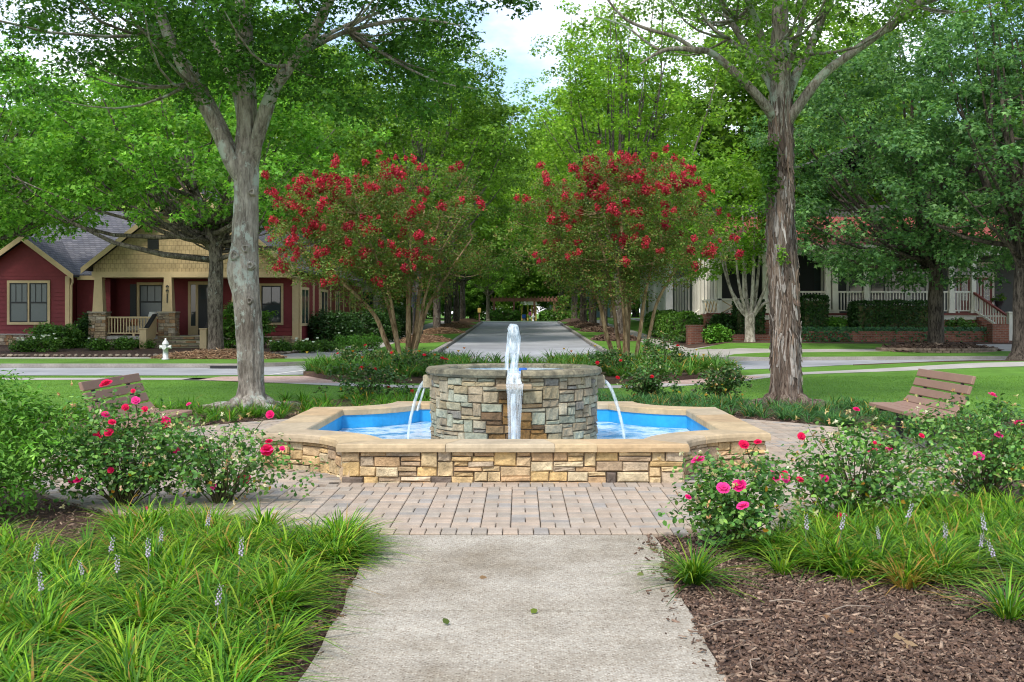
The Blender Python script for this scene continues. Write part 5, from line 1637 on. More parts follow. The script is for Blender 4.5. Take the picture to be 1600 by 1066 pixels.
# cross roof between the gables
m = MB(); m.prism([(-23, 50.0, 3.28), (-23, 57.5, 6.7), (-23, 57.5, 6.8), (-23, 50.0, 3.38)], (10.5, 0, 0)); part('roof', M['shingle'], m)
m = MB(); m.box(-19.2, -18.0, 49.96, 50.06, 3.16, 3.34); part('gutter', M['tan'], m)
part('wall', M['red_siding'], board_wall(-19.36, -17.9, 0.35, 3.25, 50.4))
# porch: back wall, floor, pillars
part('wall', M['red_siding'], board_wall(-17.95, -11.55, 0.75, 3.25, 51.2))
m = MB(); m.box(-18.0, -11.5, yp - 0.1, 51.3, 0.62, 0.75); part('porch_floor', M['concrete'], m)
m = MB(); m.box(-18.0, -9.6, yp, 51.3, 3.25, 3.30); part('porch_ceiling', M['tan'], m)
tag(part('stone_base', M['stone'], stone_face(2.4, 0.52, lambda s, z_, o_: (-17.6 + s, yp + 0.02 - o_, 0.12 + z_), 303)), kind='stuff')
m = MB(); m.box(-17.9, -11.6, yp + 0.03, 51.2, 0.0, 0.64); part('porch_base', M['mortar'], m)
for k, cx_ in enumerate((-17.72, -14.80, -11.9)):
    pl_ = part('pillar', M['tan'], MB().prism([(cx_ - 0.225, yp - 0.14, 1.78), (cx_ + 0.225, yp - 0.14, 1.78), (cx_ + 0.225, yp + 0.31, 1.78), (cx_ - 0.225, yp + 0.31, 1.78)], (0, 0, 0.03)))
    m = MB()
    b_, t_ = 0.22, 0.155
    cy_ = yp + 0.085
    v = [(cx_ + sx * q, cy_ + sy * q, zz) for q, zz in ((b_, 1.80), (t_, 3.22)) for sx, sy in ((-1, -1), (1, -1), (1, 1), (-1, 1))]
    m.add(v, [(0, 1, 5, 4), (1, 2, 6, 5), (2, 3, 7, 6), (3, 0, 4, 7), (4, 5, 6, 7), (3, 2, 1, 0)])
    part('shaft', M['tan'], m, pl_)
    m = MB(); m.box(cx_ - 0.33, cx_ + 0.33, yp - 0.20, yp + 0.37, 0.0, 1.72); part('pedestal_core', M['mortar'], m, pl_)
    for nm, L_, mf in (('f', 0.72, lambda s, z_, o_, c=cx_: (c - 0.36 + s, yp - 0.17 - o_, 0.1 + z_)), ('r', 0.60, lambda s, z_, o_, c=cx_: (c + 0.31 + o_, yp - 0.2 + s, 0.1 + z_))):
        tag(part('pedestal_stones', M['stone'], stone_face(L_, 1.62, mf, 310 + k), pl_), kind='stuff')
    m = MB(); m.bbox(cx_ - 0.40, cx_ + 0.40, yp - 0.27, yp + 0.42, 1.72, 1.78, 0.01); o = part('pedestal_cap', M['coping'], m, pl_); o.color = (0.42, 0.36, 0.27, 1)
# number on the middle pillar
for k, ch in enumerate('9911'):
    cu = bpy.data.curves.new('digit', 'FONT')
    cu.body = ch; cu.size = 0.26; cu.extrude = 0.01; cu.offset = 0.008; cu.align_x = 'CENTER'
    tmp = bpy.data.objects.new('digit', cu); COL.objects.link(tmp)
    dg = bpy.context.evaluated_depsgraph_get()
    me = bpy.data.meshes.new_from_object(tmp.evaluated_get(dg))
    bpy.data.objects.remove(tmp)
    me.materials.clear()
    o = link('digit', me, M['dark'], HX)
    o.rotation_euler = (radians(90) , 0, 0); o.location = (-14.80, yp - 0.155 + 0.012 * (3 - k), 2.70 - k * 0.18)
# railing
part('top_rail', M['tan'], MB().box(-17.37, -15.14, yp - 0.03, yp + 0.07, 1.50, 1.57)); part('rail_foot', M['tan'], MB().box(-16.3, -16.2, yp - 0.02, yp + 0.06, 0.75, 0.84)); rl = part('bottom_rail', M['tan'], MB().box(-17.37, -15.14, yp - 0.02, yp + 0.06, 0.84, 0.90))
bal = MB().box(-0.022, 0.022, -0.022, 0.022, 0, 0.60).mesh('baluster'); bal.materials.append(M['tan'])
for k in range(18):
    o = link('baluster', bal, None, rl); o.location = (-17.30 + k * 0.124, yp + 0.02, 0.90)
# steps and stair walls
st = part('steps', M['mortar'], MB().box(-15.15, -13.0, 47.1, yp, 0.0, 0.12))
for k in range(5):
    tag(part('step', M['stone'], stone_face(2.15, 0.125, lambda s, z_, o_, k=k: (-15.15 + s, 46.95 + k * 0.31 + 0.03 - o_, 0.02 + k * 0.15 + z_), 330 + k, 0.12, 0.25, 0.6, 0.03), st), kind='stuff')
    m = MB(); m.bbox(-15.15, -13.0, 46.92 + k * 0.31, yp + 0.02, 0.145 + k * 0.15 - 0.03, 0.145 + k * 0.15 + 0.012, 0.006); o = part('tread', M['coping'], m, st); o.color = (0.36, 0.33, 0.20, 1)
for xx in (-15.3, -12.85):
    m = MB(); m.bbox(xx - 0.14, xx + 0.14, 46.75, 47.03, 0.0, 1.05, 0.01); m.bbox(xx - 0.17, xx + 0.17, 46.72, 47.06, 1.05, 1.10, 0.01); m.bbox(xx - 0.16, xx + 0.16, 46.73, 47.05, 0, 0.14, 0.01); part('newel_post', M['tan'], m)
    m = MB(); m.prism([(xx - 0.05, 47.03, 0.1), (xx - 0.05, yp - 0.2, 0.75), (xx - 0.05, yp - 0.2, 1.62), (xx - 0.05, 47.03, 0.98)], (0.10, 0, 0)); part('stair_wall', M['tan'], m)
    m = MB(); m.prism([(xx - 0.09, 47.03, 0.98), (xx - 0.09, yp - 0.2, 1.62), (xx - 0.09, yp - 0.2, 1.68), (xx - 0.09, 47.03, 1.04)], (0.18, 0, 0)); part('handrail', M['dark'], m)
window(HX, -17.0, -15.75, 1.35, 3.08, 51.185, M['tan'], M['dark'], 1, 3, 0.12)
for a, b in ((-17.30, -17.02), (-15.73, -15.42)):
    m = MB(); m.box(a, b, 51.14, 51.185, 1.40, 3.0)
    for k in range(12): m.box(a + 0.04, b - 0.04, 51.125, 51.142, 1.46 + k * .125, 1.53 + k * .125)
    part('shutter', M['dark'], m)
m = MB(); m.box(-14.72, -13.2, 51.12, 51.185, 2.98, 3.12); m.box(-14.72, -14.60, 51.12, 51.185, 0.75, 2.98); m.box(-14.38, -14.27, 51.12, 51.185, 0.75, 2.98); m.box(-13.32, -13.2, 51.12, 51.185, 0.75, 2.98); m.box(-14.60, -14.38, 51.125, 51.185, 0.75, 1.15); dr = part('door_frame', M['tan'], m)
m = MB(); m.box(-14.60, -14.38, 51.15, 51.16, 1.15, 2.98); part('sidelight', M['glass'], m, dr)
m = MB(); m.box(-14.27, -13.32, 51.14, 51.17, 0.76, 2.98); door = part('door', M['dark'], m)
m = MB(); m.box(-14.15, -13.45, 51.13, 51.145, 2.35, 2.85); part('pane', M['glass'], m, door)
m = MB()
for k in range(3): m.box(-14.15 + k * .25, -13.97 + k * .25, 51.125, 51.142, 0.95, 2.15)
part('panel', M['dark'], m, door)
# wall right of the porch and along the side street
part('wall', M['red_siding'], board_wall(-11.55, -9.75, 0.75, 3.25, 50.0))
tag(part('stone_base', M['stone'], stone_face(1.8, 0.55, lambda s, z_, o_: (-11.5 + s, 49.98 - o_, 0.18 + z_), 305)), kind='stuff')
m = MB(); m.box(-11.5, -9.7, 50.02, 51.3, 0, 3.2); part('wall_body', M['red_siding'], m)
window(HX, -11.3, -10.25, 1.2, 3.0, 49.985, M['tan'], M['dark'], 1, 2, 0.10, False)
m = MB(); m.box(-9.86, -9.58, 49.93, 50.2, 0.3, 3.28); part('corner_board', M['tan'], m)
m = MB(); m.tube([(-9.5, 49.95, 3.25), (-9.5, 49.95, 0.45), (-9.38, 49.9, 0.32)], 0.05, 8); part('downspout', M['tan'], m)
m = MB()
z = 0.35
while z < 3.2:
    m.add([(-9.586, 50.2, z), (-9.586, 70, z), (-9.6, 70, z + .18), (-9.6, 50.2, z + .18)], [(0, 1, 2, 3)]); z += 0.18
part('side_wall', M['red_siding'], m)
m = MB(); m.box(-9.65, -9.6, 50.2, 70, 0.2, 3.3); part('wall_body', M['red_siding'], m)
for k, (a, b) in enumerate(((50.6, 52.2), (55.6, 57.4), (60.0, 61.2), (65.0, 67.0))):
    m = MB(); m.box(-9.60, -9.55, a - .1, b + .1, 1.15, 1.27); m.box(-9.60, -9.55, a - .1, b + .1, 2.75, 2.87); m.box(-9.60, -9.552, a - .1, a, 1.27, 2.75); m.box(-9.60, -9.552, b, b + .1, 1.27, 2.75); m.box(-9.6, -9.553, (a + b) / 2 - .03, (a + b) / 2 + .03, 1.27, 2.75)
    wn = part('window', M['tan'], m)
    m = MB(); m.box(-9.60, -9.575, a, b, 1.27, 2.75); part('pane', M['glass'], m, wn)
for d_ in (53.4, 55.0, 58.2, 62.5, 69.8):
    m = MB(); m.box(-9.60, -9.54, d_, d_ + .18, 0.3, 3.25); part('trim_board', M['tan'], m)
# porch furniture
lv = thing('porch_loveseat', 'beige cushioned loveseat on the red house porch', 'sofa', (-16.3, 50.0, 0.75))
m = MB(); m.bbox(-0.75, 0.75, -0.35, 0.35, 0.18, 0.42, 0.05); m.build('seat', M['cushion'], lv)
m = MB(); m.bbox(-0.75, 0.75, 0.22, 0.40, 0.36, 0.82, 0.05); m.build('backrest', M['cushion'], lv)
for sx in (-.7, .7):
    m = MB(); m.bbox(sx - .06, sx + .06, -0.35, 0.38, 0.0, 0.58, 0.02); m.build('arm', M['wood'], lv)
for x_ in (-.45, .5):
    m = MB(); m.bbox(x_ - .17, x_ + .17, 0.06, 0.2, 0.42, 0.72, 0.05); m.build('cushion', M['orange'], lv)
lp = thing('table_lamp', 'table lamp with white shade behind the porch railing', 'lamp', (-15.85, 49.8, 0.75))
m = MB(); m.lathe([(0.10, 0.55), (0.10, 0.57), (0.03, 0.6), (0.05, 0.72), (0.02, 0.84)], 10); m.build('base', M['white'], lp)
m = MB(); m.lathe([(0.21, 0.80), (0.15, 1.02)], 14); m.build('lamp_shade', M['shade'], lp)
m = MB(); m.lathe([(0.22, 0.52), (0.22, 0.55)], 14); m.lathe([(0.03, 0.0), (0.03, 0.52)], 8); m.build('stand', M['dark'], lp)

# next house along the left side, only roof and white trim show between the trunks
def plain_house(name, label, x0, x1, y0, y1_, ze, za, wall, roof, axis='y', wins=()):
    t = thing(name, label, 'house', ((x0 + x1) / 2, (y0 + y1_) / 2, gz(x0, y0)))
    ox, oy, oz = t.location
    m = MB(); m.box(x0 - ox, x1 - ox, y0 - oy, y1_ - oy, -0.3, ze); m.build('wall', wall, t)
    m = MB(); xm = (x0 + x1) / 2 - ox
    a, b = x0 - ox - .4, x1 - ox + .4
    for x, s in ((a, 1), (b, -1)):
        m.prism([(x, y0 - oy - .4, ze - .1), (xm, y0 - oy - .4, za), (xm, y0 - oy - .4, za + .12), (x, y0 - oy - .4, ze + .05)], (0, y1_ - y0 + .8, 0))
    m.build('roof', roof, t)
    m = MB(); m.prism([(x0 - ox, y0 - oy, ze), (x1 - ox, y0 - oy, ze), (xm, y0 - oy, za - .1)], (0, 0.1, 0)); m.build('gable_wall', wall, t)
    for k, (wx, wy, face) in enumerate(wins):
        m = MB(); g = MB()
        if face == 'f':
            m.box(wx - .6, wx + .6, y0 - oy - .05, y0 - oy, 1.0, 2.6); g.box(wx - .5, wx + .5, y0 - oy - .07, y0 - oy - .052, 1.1, 2.5)
        else:
            s = 1 if face == 'r' else -1
            xs_ = (x1 if s > 0 else x0) - ox
            m.box(min(xs_, xs_ + s * .05), max(xs_, xs_ + s * .05), wy - .6, wy + .6, 1.0, 2.6); g.box(min(xs_ + s * .052, xs_ + s * .07), max(xs_ + s * .052, xs_ + s * .07), wy - .5, wy + .5, 1.1, 2.5)
        wn = m.build('window', M['white'], t); g.build('pane', M['glass'], wn)
    return t
plain_house('distant_house', 'pale house with grey roof glimpsed past the red house', -19.5, -9.3, 78, 92, 3.0, 6.0, M['white'], M['shingle'], wins=((4.0, 0, 'f'), (0, -3, 'r'), (0, 1.5, 'r')))
plain_house('white_house', 'bright white house glimpsed past the hedge row', 9.4, 19, 74, 90, 4.2, 7.2, M['whiteb'], M['shingle'], wins=((0, 2.5, 'l'), (2, 0, 'f')))
plain_house('pale_blue_house', 'pale blue house beyond the far pergola', 3.6, 13.5, 140, 150, 3.2, 6.2, M['blueb'], M['shingle'], wins=((1.5, 0, 'f'), (-3.0, 0, 'f')))

# ------------------------------------------------------------------ porch house
WH = thing('porch_house', 'grey house with long white railed porch, brick base and red metal roof', 'house', (0, 0, 0))
def wpart(name, mat, m, par=WH): return m.build(name, mat, par)
yf, zfl = 52.3, 1.72
xL, xR = 9.0, 26.0
yb = 55.2
m = MB(); m.box(xL + 4.6, xR, yb, 66, 0.2, 4.75); wpart('wall_body', M['grey_siding'], m)
wpart('wall', M['grey_siding'], board_wall(xL + 4.6, xR, zfl, 4.7, yb, 0.16))
m = MB(); m.box(xL - .05, xR, yf - 0.12, yb + .1, zfl - 0.09, zfl); wpart('porch_floor', M['floor_red'], m)
m = MB(); m.box(xL, xR, yf - 0.04, yf + .05, zfl - 0.30, zfl - 0.09); wpart('porch_skirt', M['white'], m)
m = MB(); m.box(xL + .05, 22.0, yf + 0.0, yb, 0.2, zfl - 0.30); wpart('brick_base', M['brick'], m)
m = MB(); m.box(xL - .1, xR, yf - 0.12, yf + .2, 4.35, 4.72); wpart('porch_beam', M['white'], m)
m = MB(); m.box(xL - .3, xR, yf - 0.40, yf - 0.28, 4.68, 4.80); wpart('gutter', M['white'], m)
m = MB(); m.prism([(xL - .3, yf - .35, 4.74), (xL - .3, yb + .2, 6.3), (xL - .3, yb + .2, 6.38), (xL - .3, yf - .35, 4.82)], (xR - xL + .3, 0, 0)); rf = wpart('roof', M['metal_roof'], m)
m = MB()
for k in range(43):
    x_ = xL - .2 + k * 0.4
    m.prism([(x_, yf - .35, 4.82), (x_, yb + .2, 6.38), (x_, yb + .2, 6.43), (x_, yf - .35, 4.87)], (0.035, 0, 0))
tag(wpart('roof_seams', M['metal_roof'], m, rf), kind='stuff')
m = MB(); m.box(xL, xR, yb + .1, 66, 4.7, 6.9); wpart('upper_wall', M['grey_siding'], m)
m = MB(); m.box(xL, xR, yf - .1, yb + .1, 4.72, 4.74); wpart('porch_ceiling', M['white'], m)
m = MB()
for x, s in ((xL - .5, 1), (xR + .5, -1)):
    m.prism([(x, yb - .3, 6.9), (17.5, yb - .3, 10.2), (17.5, yb - .3, 10.32), (x, yb - .3, 7.02)], (0, 12, 0))
wpart('roof', M['shingle'], m)
# columns
for px in (1195, 1293, 1304, 1353, 1486, 1520.5, 1600, 1660):
    x_ = (px - CX) / F * yf
    wd = 0.13 if px in (1293, 1304) else 0.11
    m = MB(); m.bbox(x_ - wd, x_ + wd, yf - wd, yf + wd, zfl, 4.36, 0.01); m.box(x_ - wd - .04, x_ + wd + .04, yf - wd - .04, yf + wd + .04, zfl, zfl + .16); m.box(x_ - wd - .04, x_ + wd + .04, yf - wd - .04, yf + wd + .04, 4.18, 4.36)
    wpart('column', M['white'], m)
# railings with balusters
bal2 = MB().box(-0.022, 0.022, -0.022, 0.022, 0, 0.80).mesh('baluster'); bal2.materials.append(M['white'])
for pa, pb in ((1199, 1290), (1307, 1350), (1356, 1483), (1489, 1517)):
    xa, xb = (pa - CX) / F * yf, (pb - CX) / F * yf
    wpart('top_rail', M['white'], MB().box(xa, xb, yf - .04, yf + .04, zfl + 0.92, zfl + 1.0)); r_ = wpart('bottom_rail', M['white'], MB().box(xa, xb, yf - .03, yf + .03, zfl + 0.08, zfl + .13))
    n_ = int((xb - xa) / 0.135)
    for k in range(n_):
        o = link('baluster', bal2, None, r_); o.location = (xa + (k + .5) * (xb - xa) / n_, yf, zfl + .125)
# windows on the wall behind the porch
def wx(px, d=yb): return (px - CX) / F * d
for pa, pb in ((1240, 1286), (1322, 1352), (1356, 1386), (1388, 1418), (1420, 1450)):
    window(WH, wx(pa), wx(pb), zfl + 0.45, 4.25, yb - .015, M['white'], M['dark'], 1, 1, 0.12, False)
for pa, pb in ((1486, 1519), (1521, 1553)):
    dw = wpart('door_frame', M['white'], MB().box(wx(pa), wx(pb), yb - .06, yb, 4.0, 4.15).box(wx(pa), wx(pb), yb - .06, yb, 3.42, 3.52).box(wx(pa), wx(pa) + .1, yb - .058, yb, zfl, 4.0).box(wx(pb) - .1, wx(pb), yb - .058, yb, zfl, 4.0).box((wx(pa) + wx(pb)) / 2 - .035 - .15, (wx(pa) + wx(pb)) / 2 + .035 - .15, yb - .057, yb, zfl, 4.0))
    m = MB(); m.box(wx(pa) + .1, wx(pb) - .1, yb - .03, yb - .02, zfl, 4.0); dd_ = wpart('door', M['floor_red'], m)
    m = MB(); m.box(wx(pa) + .12, wx(pb) - .12, yb - .038, yb - .031, 3.54, 3.98); m.box((wx(pa) + wx(pb)) / 2 - .02, wx(pb) - .22, yb - .038, yb - .031, zfl + .6, 3.30); m.box(wx(pa) + .14, (wx(pa) + wx(pb)) / 2 - .25, yb - .038, yb - .031, zfl + .2, 3.35)
    m.build('pane', M['glass'], dd_)
    m = MB()
    xc0, xc1 = (wx(pa) + wx(pb)) / 2 - .02, wx(pb) - .22
    for k in range(6): m.box(xc0, xc1, yb - .044, yb - .039, zfl + .65 + k * .18, zfl + .67 + k * .18)
    for k in range(3): m.box(xc0 + .02 + k * (xc1 - xc0 - .06) / 2, xc0 + .05 + k * (xc1 - xc0 - .06) / 2, yb - .045, yb - .0395, zfl + .6, 3.30)
    m.build('glazing_bar', M['white'], dd_)
# screened porch at the left corner
sx0, sx1 = xL, xL + 4.6
m = MB(); m.box(sx0 + .25, sx1, yf + 0.9, 57.2, zfl, 4.6); wpart('screen_room', M['screen'], m)
for x_ in (sx0 + .02, sx0 + 1.15, sx0 + 2.3, sx0 + 3.4):
    m = MB(); m.bbox(x_ - .02, x_ + .16, yf - .02, yf + .16, zfl - .05, 4.4, 0.01); wpart('screen_post', M['white'], m)
for d_ in (53.3, 54.2, 55.1, 56.0, 57.0):
    m = MB(); m.bbox(sx0, sx0 + .12, d_ - .06, d_ + .06, zfl - .05, 4.4, 0.01); wpart('screen_post', M['white'], m)
m = MB(); m.box(sx0 + .05, sx1, yf + .03, yf + .06, zfl - .02, zfl + .58); m.box(sx0 + .03, sx0 + .06, yf + .1, 57.0, zfl - .02, zfl + .58); wpart('lattice_backing', M['white'], m)
m = MB(); m.box(sx0, sx1, yf - .02, yf + .12, zfl + .58, zfl + .66); m.box(sx0, sx0 + .12, yf + .1, 57.0, zfl + .58, zfl + .66); wpart('screen_rail', M['white'], m)
m = MB()
for k in range(3):
    a, b = sx0 + .2 + k * 1.13, sx0 + 1.12 + k * 1.13
    for p, q in (((a, 0.02), (b, .56)), ((a, .56), (b, .02))):
        m.tube([(p[0], yf + .012, zfl + p[1]), (q[0], yf + .012, zfl + q[1])], 0.022, 4)
for k in range(4):
    a, b = 52.5 + k * .93, 53.3 + k * .93
    for p, q in (((a, 0.02), (b, .56)), ((a, .56), (b, .02))):
        m.tube([(sx0 + .012, p[0], zfl + p[1]), (sx0 + .012, q[0], zfl + q[1])], 0.022, 4)
wpart('lattice', M['tan'], m)
m = MB(); m.box(sx0 - .02, sx0 + .3, yf + .08, 57.2, 0.2, zfl - .05); wpart('brick_base', M['brick'], m)
m = MB(); m.tube([(sx0 - .08, 57.2, 4.5), (sx0 - .08, 57.2, 1.9), (sx0 - .3, 57.0, 1.75), (sx0 - .32, 57.0, 0.6)], 0.05, 8); wpart('downspout', M['white'], m)
m = MB(); m.box(sx0 + .3, sx1, 57.2, 70, 0.3, 4.7); wpart('side_wall', M['grey_siding'], m)
for a, b in ((58.0, 61.5), (63.0, 68.5)):
    m = MB(); m.box(sx0 + .2, sx0 + .3, a, b, 1.15, 1.3); m.box(sx0 + .2, sx0 + .3, a, b, 3.6, 3.75)
    for k in range(6): m.box(sx0 + .21, sx0 + .3, a + k * (b - a - .12) / 5, a + .12 + k * (b - a - .12) / 5, 1.3, 3.6)
    wpart('shutter', M['white'], m)
# stairs
m = MB()
for k in range(7): m.box(wx(1524, yf), wx(1640, yf), yf - .12 - (k + 1) * .3, yf - .12 - k * .3, 0.2, zfl - .18 - k * .17)
wpart('steps', M['brick'], m)
xa, xb = wx(1519, yf) , wx(1519, yf)
for xs_ in (wx(1521, yf),):
    m = MB(); m.prism([(xs_ - .06, yf - .1, zfl + .86), (xs_ + .75, yf - 1.9, 1.02 + .5), (xs_ + .75, yf - 1.9, 1.10 + .5), (xs_ - .06, yf - .1, zfl + .96)], (.1, .02, 0)); wpart('handrail', M['floor_red'], m)
    m = MB(); m.prism([(xs_ - .06, yf - .1, zfl + .1), (xs_ + .75, yf - 1.9, 0.80), (xs_ + .75, yf - 1.9, 0.88), (xs_ - .06, yf - .1, zfl + .18)], (.1, .02, 0)); sr = wpart('stair_rail', M['white'], m)
    for k in range(13):
        t_ = (k + .5) / 13
        x_ = xs_ - .06 + t_ * .81; y_ = yf - .1 - t_ * 1.8
        m = MB(); m.box(x_, x_ + .045, y_ - .02, y_ + .02, zfl + .18 + t_ * (0.88 - zfl - .18), zfl + .86 + t_ * (1.52 - zfl - .86))
        m.build('baluster', M['white'], sr)
    m = MB(); m.bbox(xs_ + .72, xs_ + .98, yf - 2.12, yf - 1.86, 0.3, 1.72, 0.01); m.box(xs_ + .68, xs_ + 1.02, yf - 2.16, yf - 1.82, 1.72, 1.78); wpart('newel_post', M['white'], m)
pot = thing('planter', 'dark planter with trailing plant beside the porch house front door', 'planter', (wx(1561, 53.6), 53.6, zfl))
m = MB(); m.lathe([(0.16, 0), (0.12, 0.1), (0.14, 0.35), (0.22, 0.55)], 12); m.build('pot', M['dark'], pot)
me, _ = crown_leaves('foliage', (0, 0, 0.72), (0.28, 0.28, 0.22), 14, 22, 0.12, 0.09, S_MID, 290, T_OVAL); me.materials.append(M['leaf']); link('foliage', me, None, pot)
# retaining wall, pier
rw_ = thing('brick_wall', 'low red brick retaining wall with ivy below the white porch', 'wall', (0, 0, 0))
m = MB(); m.box(12.1, 21.0, 49.8, 50.05, 0.15, 0.86); m.build('brickwork', M['brick'], rw_)
m = MB(); m.box(12.05, 21.05, 49.76, 50.1, 0.86, 0.93); m.build('cap', M['brick'], rw_)
m = MB(); m.box(8.15, 12.1, 50.6, 50.85, 0.15, 0.78); m.build('brickwork', M['brick'], rw_)
m = MB(); m.box(20.2, 20.9, 49.2, 49.8, 0.15, 1.25); m.build('end_pier', M['brick'], rw_)
sheet('raised_bed', [(12.2, 50.06), (21, 50.06), (21, 52.3), (12.2, 52.3)], 0.42, M['mulch'], 0.3, step=0)
rng = np.random.default_rng(5)
n = 5200
q = rng.random(n)
X_ = rng.uniform(12.0, 20.8, n); Y_ = rng.uniform(49.9, 50.9, n); Z_ = 0.93 + rng.random(n) * .14
fr = q < 0.42
amp = np.array([max(0, mnoise.noise(Vector((x * 1.3, 3, 0)))) + (1.0 if x < 14.3 else 0.15) for x in X_])
keep = (~fr) | (rng.random(n) < amp)
Y_[fr] = rng.uniform(49.60, 49.78, fr.sum()); Z_[fr] = 0.25 + rng.random(fr.sum()) * .75
iv = np.stack([X_, Y_, Z_], 1)[keep]
me = leaves('ivy', iv, np.tile(np.array([0, -0.6, 0.7]), (len(iv), 1)) + rng.normal(size=(len(iv), 3)) * .4, 0.10 * rng.uniform(.6, 1.3, len(iv)), pal([(0.03, 0.11, 0.04), (0.05, 0.15, 0.06), (0.08, 0.2, 0.05)], len(iv), rng, .2), T_WIDE, rng)
o = link('ivy', me, M['leaf_gloss'], rw_); o['kind'] = 'stuff'
pier = thing('brick_pier', 'free standing square red brick pier beside the sidewalk', 'pier', (7.85, 51.8, gz(7.85, 51.8) + .1))
m = MB(); m.box(-.33, .33, -.33, .33, -.1, .78); m.build('brickwork', M['brick'], pier)
m = MB(); m.box(-.35, .35, -.35, .35, .78, .86); m.build('cap', M['brick'], pier)

# ------------------------------------------------------------------ street things
def hydrant(label, loc, rz=0):
    t = thing('fire_hydrant', label, 'hydrant', loc, rz)
    m = MB(); m.lathe([(0.13, 0), (0.13, 0.05), (0.095, 0.06), (0.09, 0.40), (0.12, 0.41), (0.12, 0.45), (0.10, 0.46), (0.10, 0.52)], 14); m.build('barrel', M['silver'], t, True)
    m = MB(); m.lathe([(0.125, 0.52), (0.12, 0.55), (0.09, 0.62), (0.045, 0.67), (0.03, 0.68), (0.03, 0.74)], 14); m.build('bonnet', M['silver'], t, True)
    for ax_, r_, l_ in (((1, 0), .055, .20), ((-1, 0), .055, .20), ((0, -1), .075, .19)):
        m = MB(); m.tube([(ax_[0] * .05, ax_[1] * .05, 0.44), (ax_[0] * l_ * .8, ax_[1] * l_ * .8, 0.44)], r_, 10); m.tube([(ax_[0] * l_ * .8, ax_[1] * l_ * .8, 0.44), (ax_[0] * l_, ax_[1] * l_, 0.44)], r_ * 1.2, 6); m.build('outlet', M['silver'], t)
    return t
hydrant('silver fire hydrant on the grass strip before the porch steps', (-12.05, 39.2, 0.12))
hydrant('small pale fire hydrant by the far pergola', ((833 - CX) / F * 113.5, 113.5, gz(0, 113.5)))
sp = thing('street_sign', 'dark sign plate seen from behind on a black post at the street corner', 'sign', (-4.46, 48.9, gz(-4.46, 48.9) + .11))
m = MB(); m.lathe([(0.085, 0), (0.085, 0.30), (0.05, 0.36), (0.045, 2.45), (0.02, 2.5)], 10); m.build('post', M['black'], sp)
m = MB(); pts = [(0.06 + 0.31 * cos(radians(22.5 + 45 * k)), 0.055, 2.05 + 0.31 * sin(radians(22.5 + 45 * k))) for k in range(8)]; m.prism(pts, (0, 0.012, 0)); m.build('plate', simple('sign_back', (0.03, 0.033, 0.05), 0.5, 0.1), sp)
m = MB(); m.box(-.05, .05, -.05, .056, 1.9, 1.93); m.box(-.05, .05, -.05, .056, 2.17, 2.2); m.build('clamp', M['black'], sp)
sd_ = thing('storm_drain', 'dark storm drain slot in the kerb below the mulch mound', 'drain', ((352 - CX) / F * 35.5, 35.45, 0))
m = MB(); m.box(-.45, .45, -.02, .2, 0.02, 0.09); m.build('slot', M['dark'], sd_)
m = MB(); m.bbox(-.55, .55, -.03, .35, 0.09, 0.135, 0.01); m.build('hood', M['kerb'], sd_)
# irregular stones edging the left bed
ed = thing('stone_edging', 'row of small pale stones edging the mulch bed of the red house', 'edging', (0, 0, 0))
epts = smooth([(-24, 42.28), (-20, 42.28), (-12, 42.38), (-9.6, 43.58), (-8.5, 46), (-8.0, 50), (-8.0, 54)], 12)
m_ed = []
for sd2 in range(4):
    b_ = bmesh.new(); bmesh.ops.create_icosphere(b_, subdivisions=1, radius=1)
    rr = random.Random(sd2)
    for v in b_.verts: v.co *= rr.uniform(.8, 1.15)
    me = bpy.data.meshes.new('edging_stone'); b_.to_mesh(me); b_.free(); me.materials.append(M['stone'])
    ca = me.color_attributes.new('Col', 'FLOAT_COLOR', 'POINT'); ca.data.foreach_set('color', np.ones(len(me.vertices) * 4, dtype=np.float32))
    m_ed.append(me)
acc = 0; last = epts[0]
for p in epts[1:]:
    seg_ = (p - last).length
    n_ = max(1, int(seg_ / .21))
    for k in range(n_):
        q = last.lerp(p, (k + .5) / n_)
        o = link('edging_stone', R.choice(m_ed), None, ed)
        o.location = (q.x + R.uniform(-.04, .04), q.y + R.uniform(-.04, .04), gz(q.x, q.y) + .17)
        o.scale = (R.uniform(.09, .16), R.uniform(.06, .10), R.uniform(.035, .07)); o.rotation_euler = (0, 0, R.uniform(0, 6))
        f_ = R.uniform(.6, 1.1); o.color = (0.40 * f_, 0.33 * f_, 0.25 * f_, 1)
    last = p
# pergola and play things at the far end
pg = thing('pergola', 'long red brown timber pergola at the far end of the street', 'pergola', (0, 122, gz(0, 122)))
GP = gz(0, 122)
def pxX(px, d): return (px - CX) / F * d
xs = [pxX(772, 122), pxX(803, 122), pxX(835, 122), pxX(866, 122)]
for x_ in xs:
    for dy in (-1, 1):
        m = MB(); m.box(x_ - .1, x_ + .1, dy - .1, dy + .1, 0, 2.1); m.build('post', M['wood'], pg)
for dy in (-1.12, .88):
    m = MB(); m.box(xs[0] - .35, xs[-1] + .35, dy, dy + .08, 2.05, 2.38); m.build('beam', M['wood'], pg)
for k in range(19):
    x_ = xs[0] - .2 + k * (xs[-1] - xs[0] + .4) / 18
    m = MB(); m.box(x_ - .04, x_ + .04, -1.6, 1.6, 2.38, 2.55); m.build('rafter', M['wood'], pg)
ph = thing('playhouse', 'small cream playhouse with grey roof under the pergola', 'playhouse', (pxX(826, 127), 127, gz(0, 127)))
for x_ in (-.75, -.1, .35, .8):
    m = MB(); m.box(x_ - .08, x_ + .08, -.08, .08, 0, 1.7); m.build('post', M['yellow'], ph)
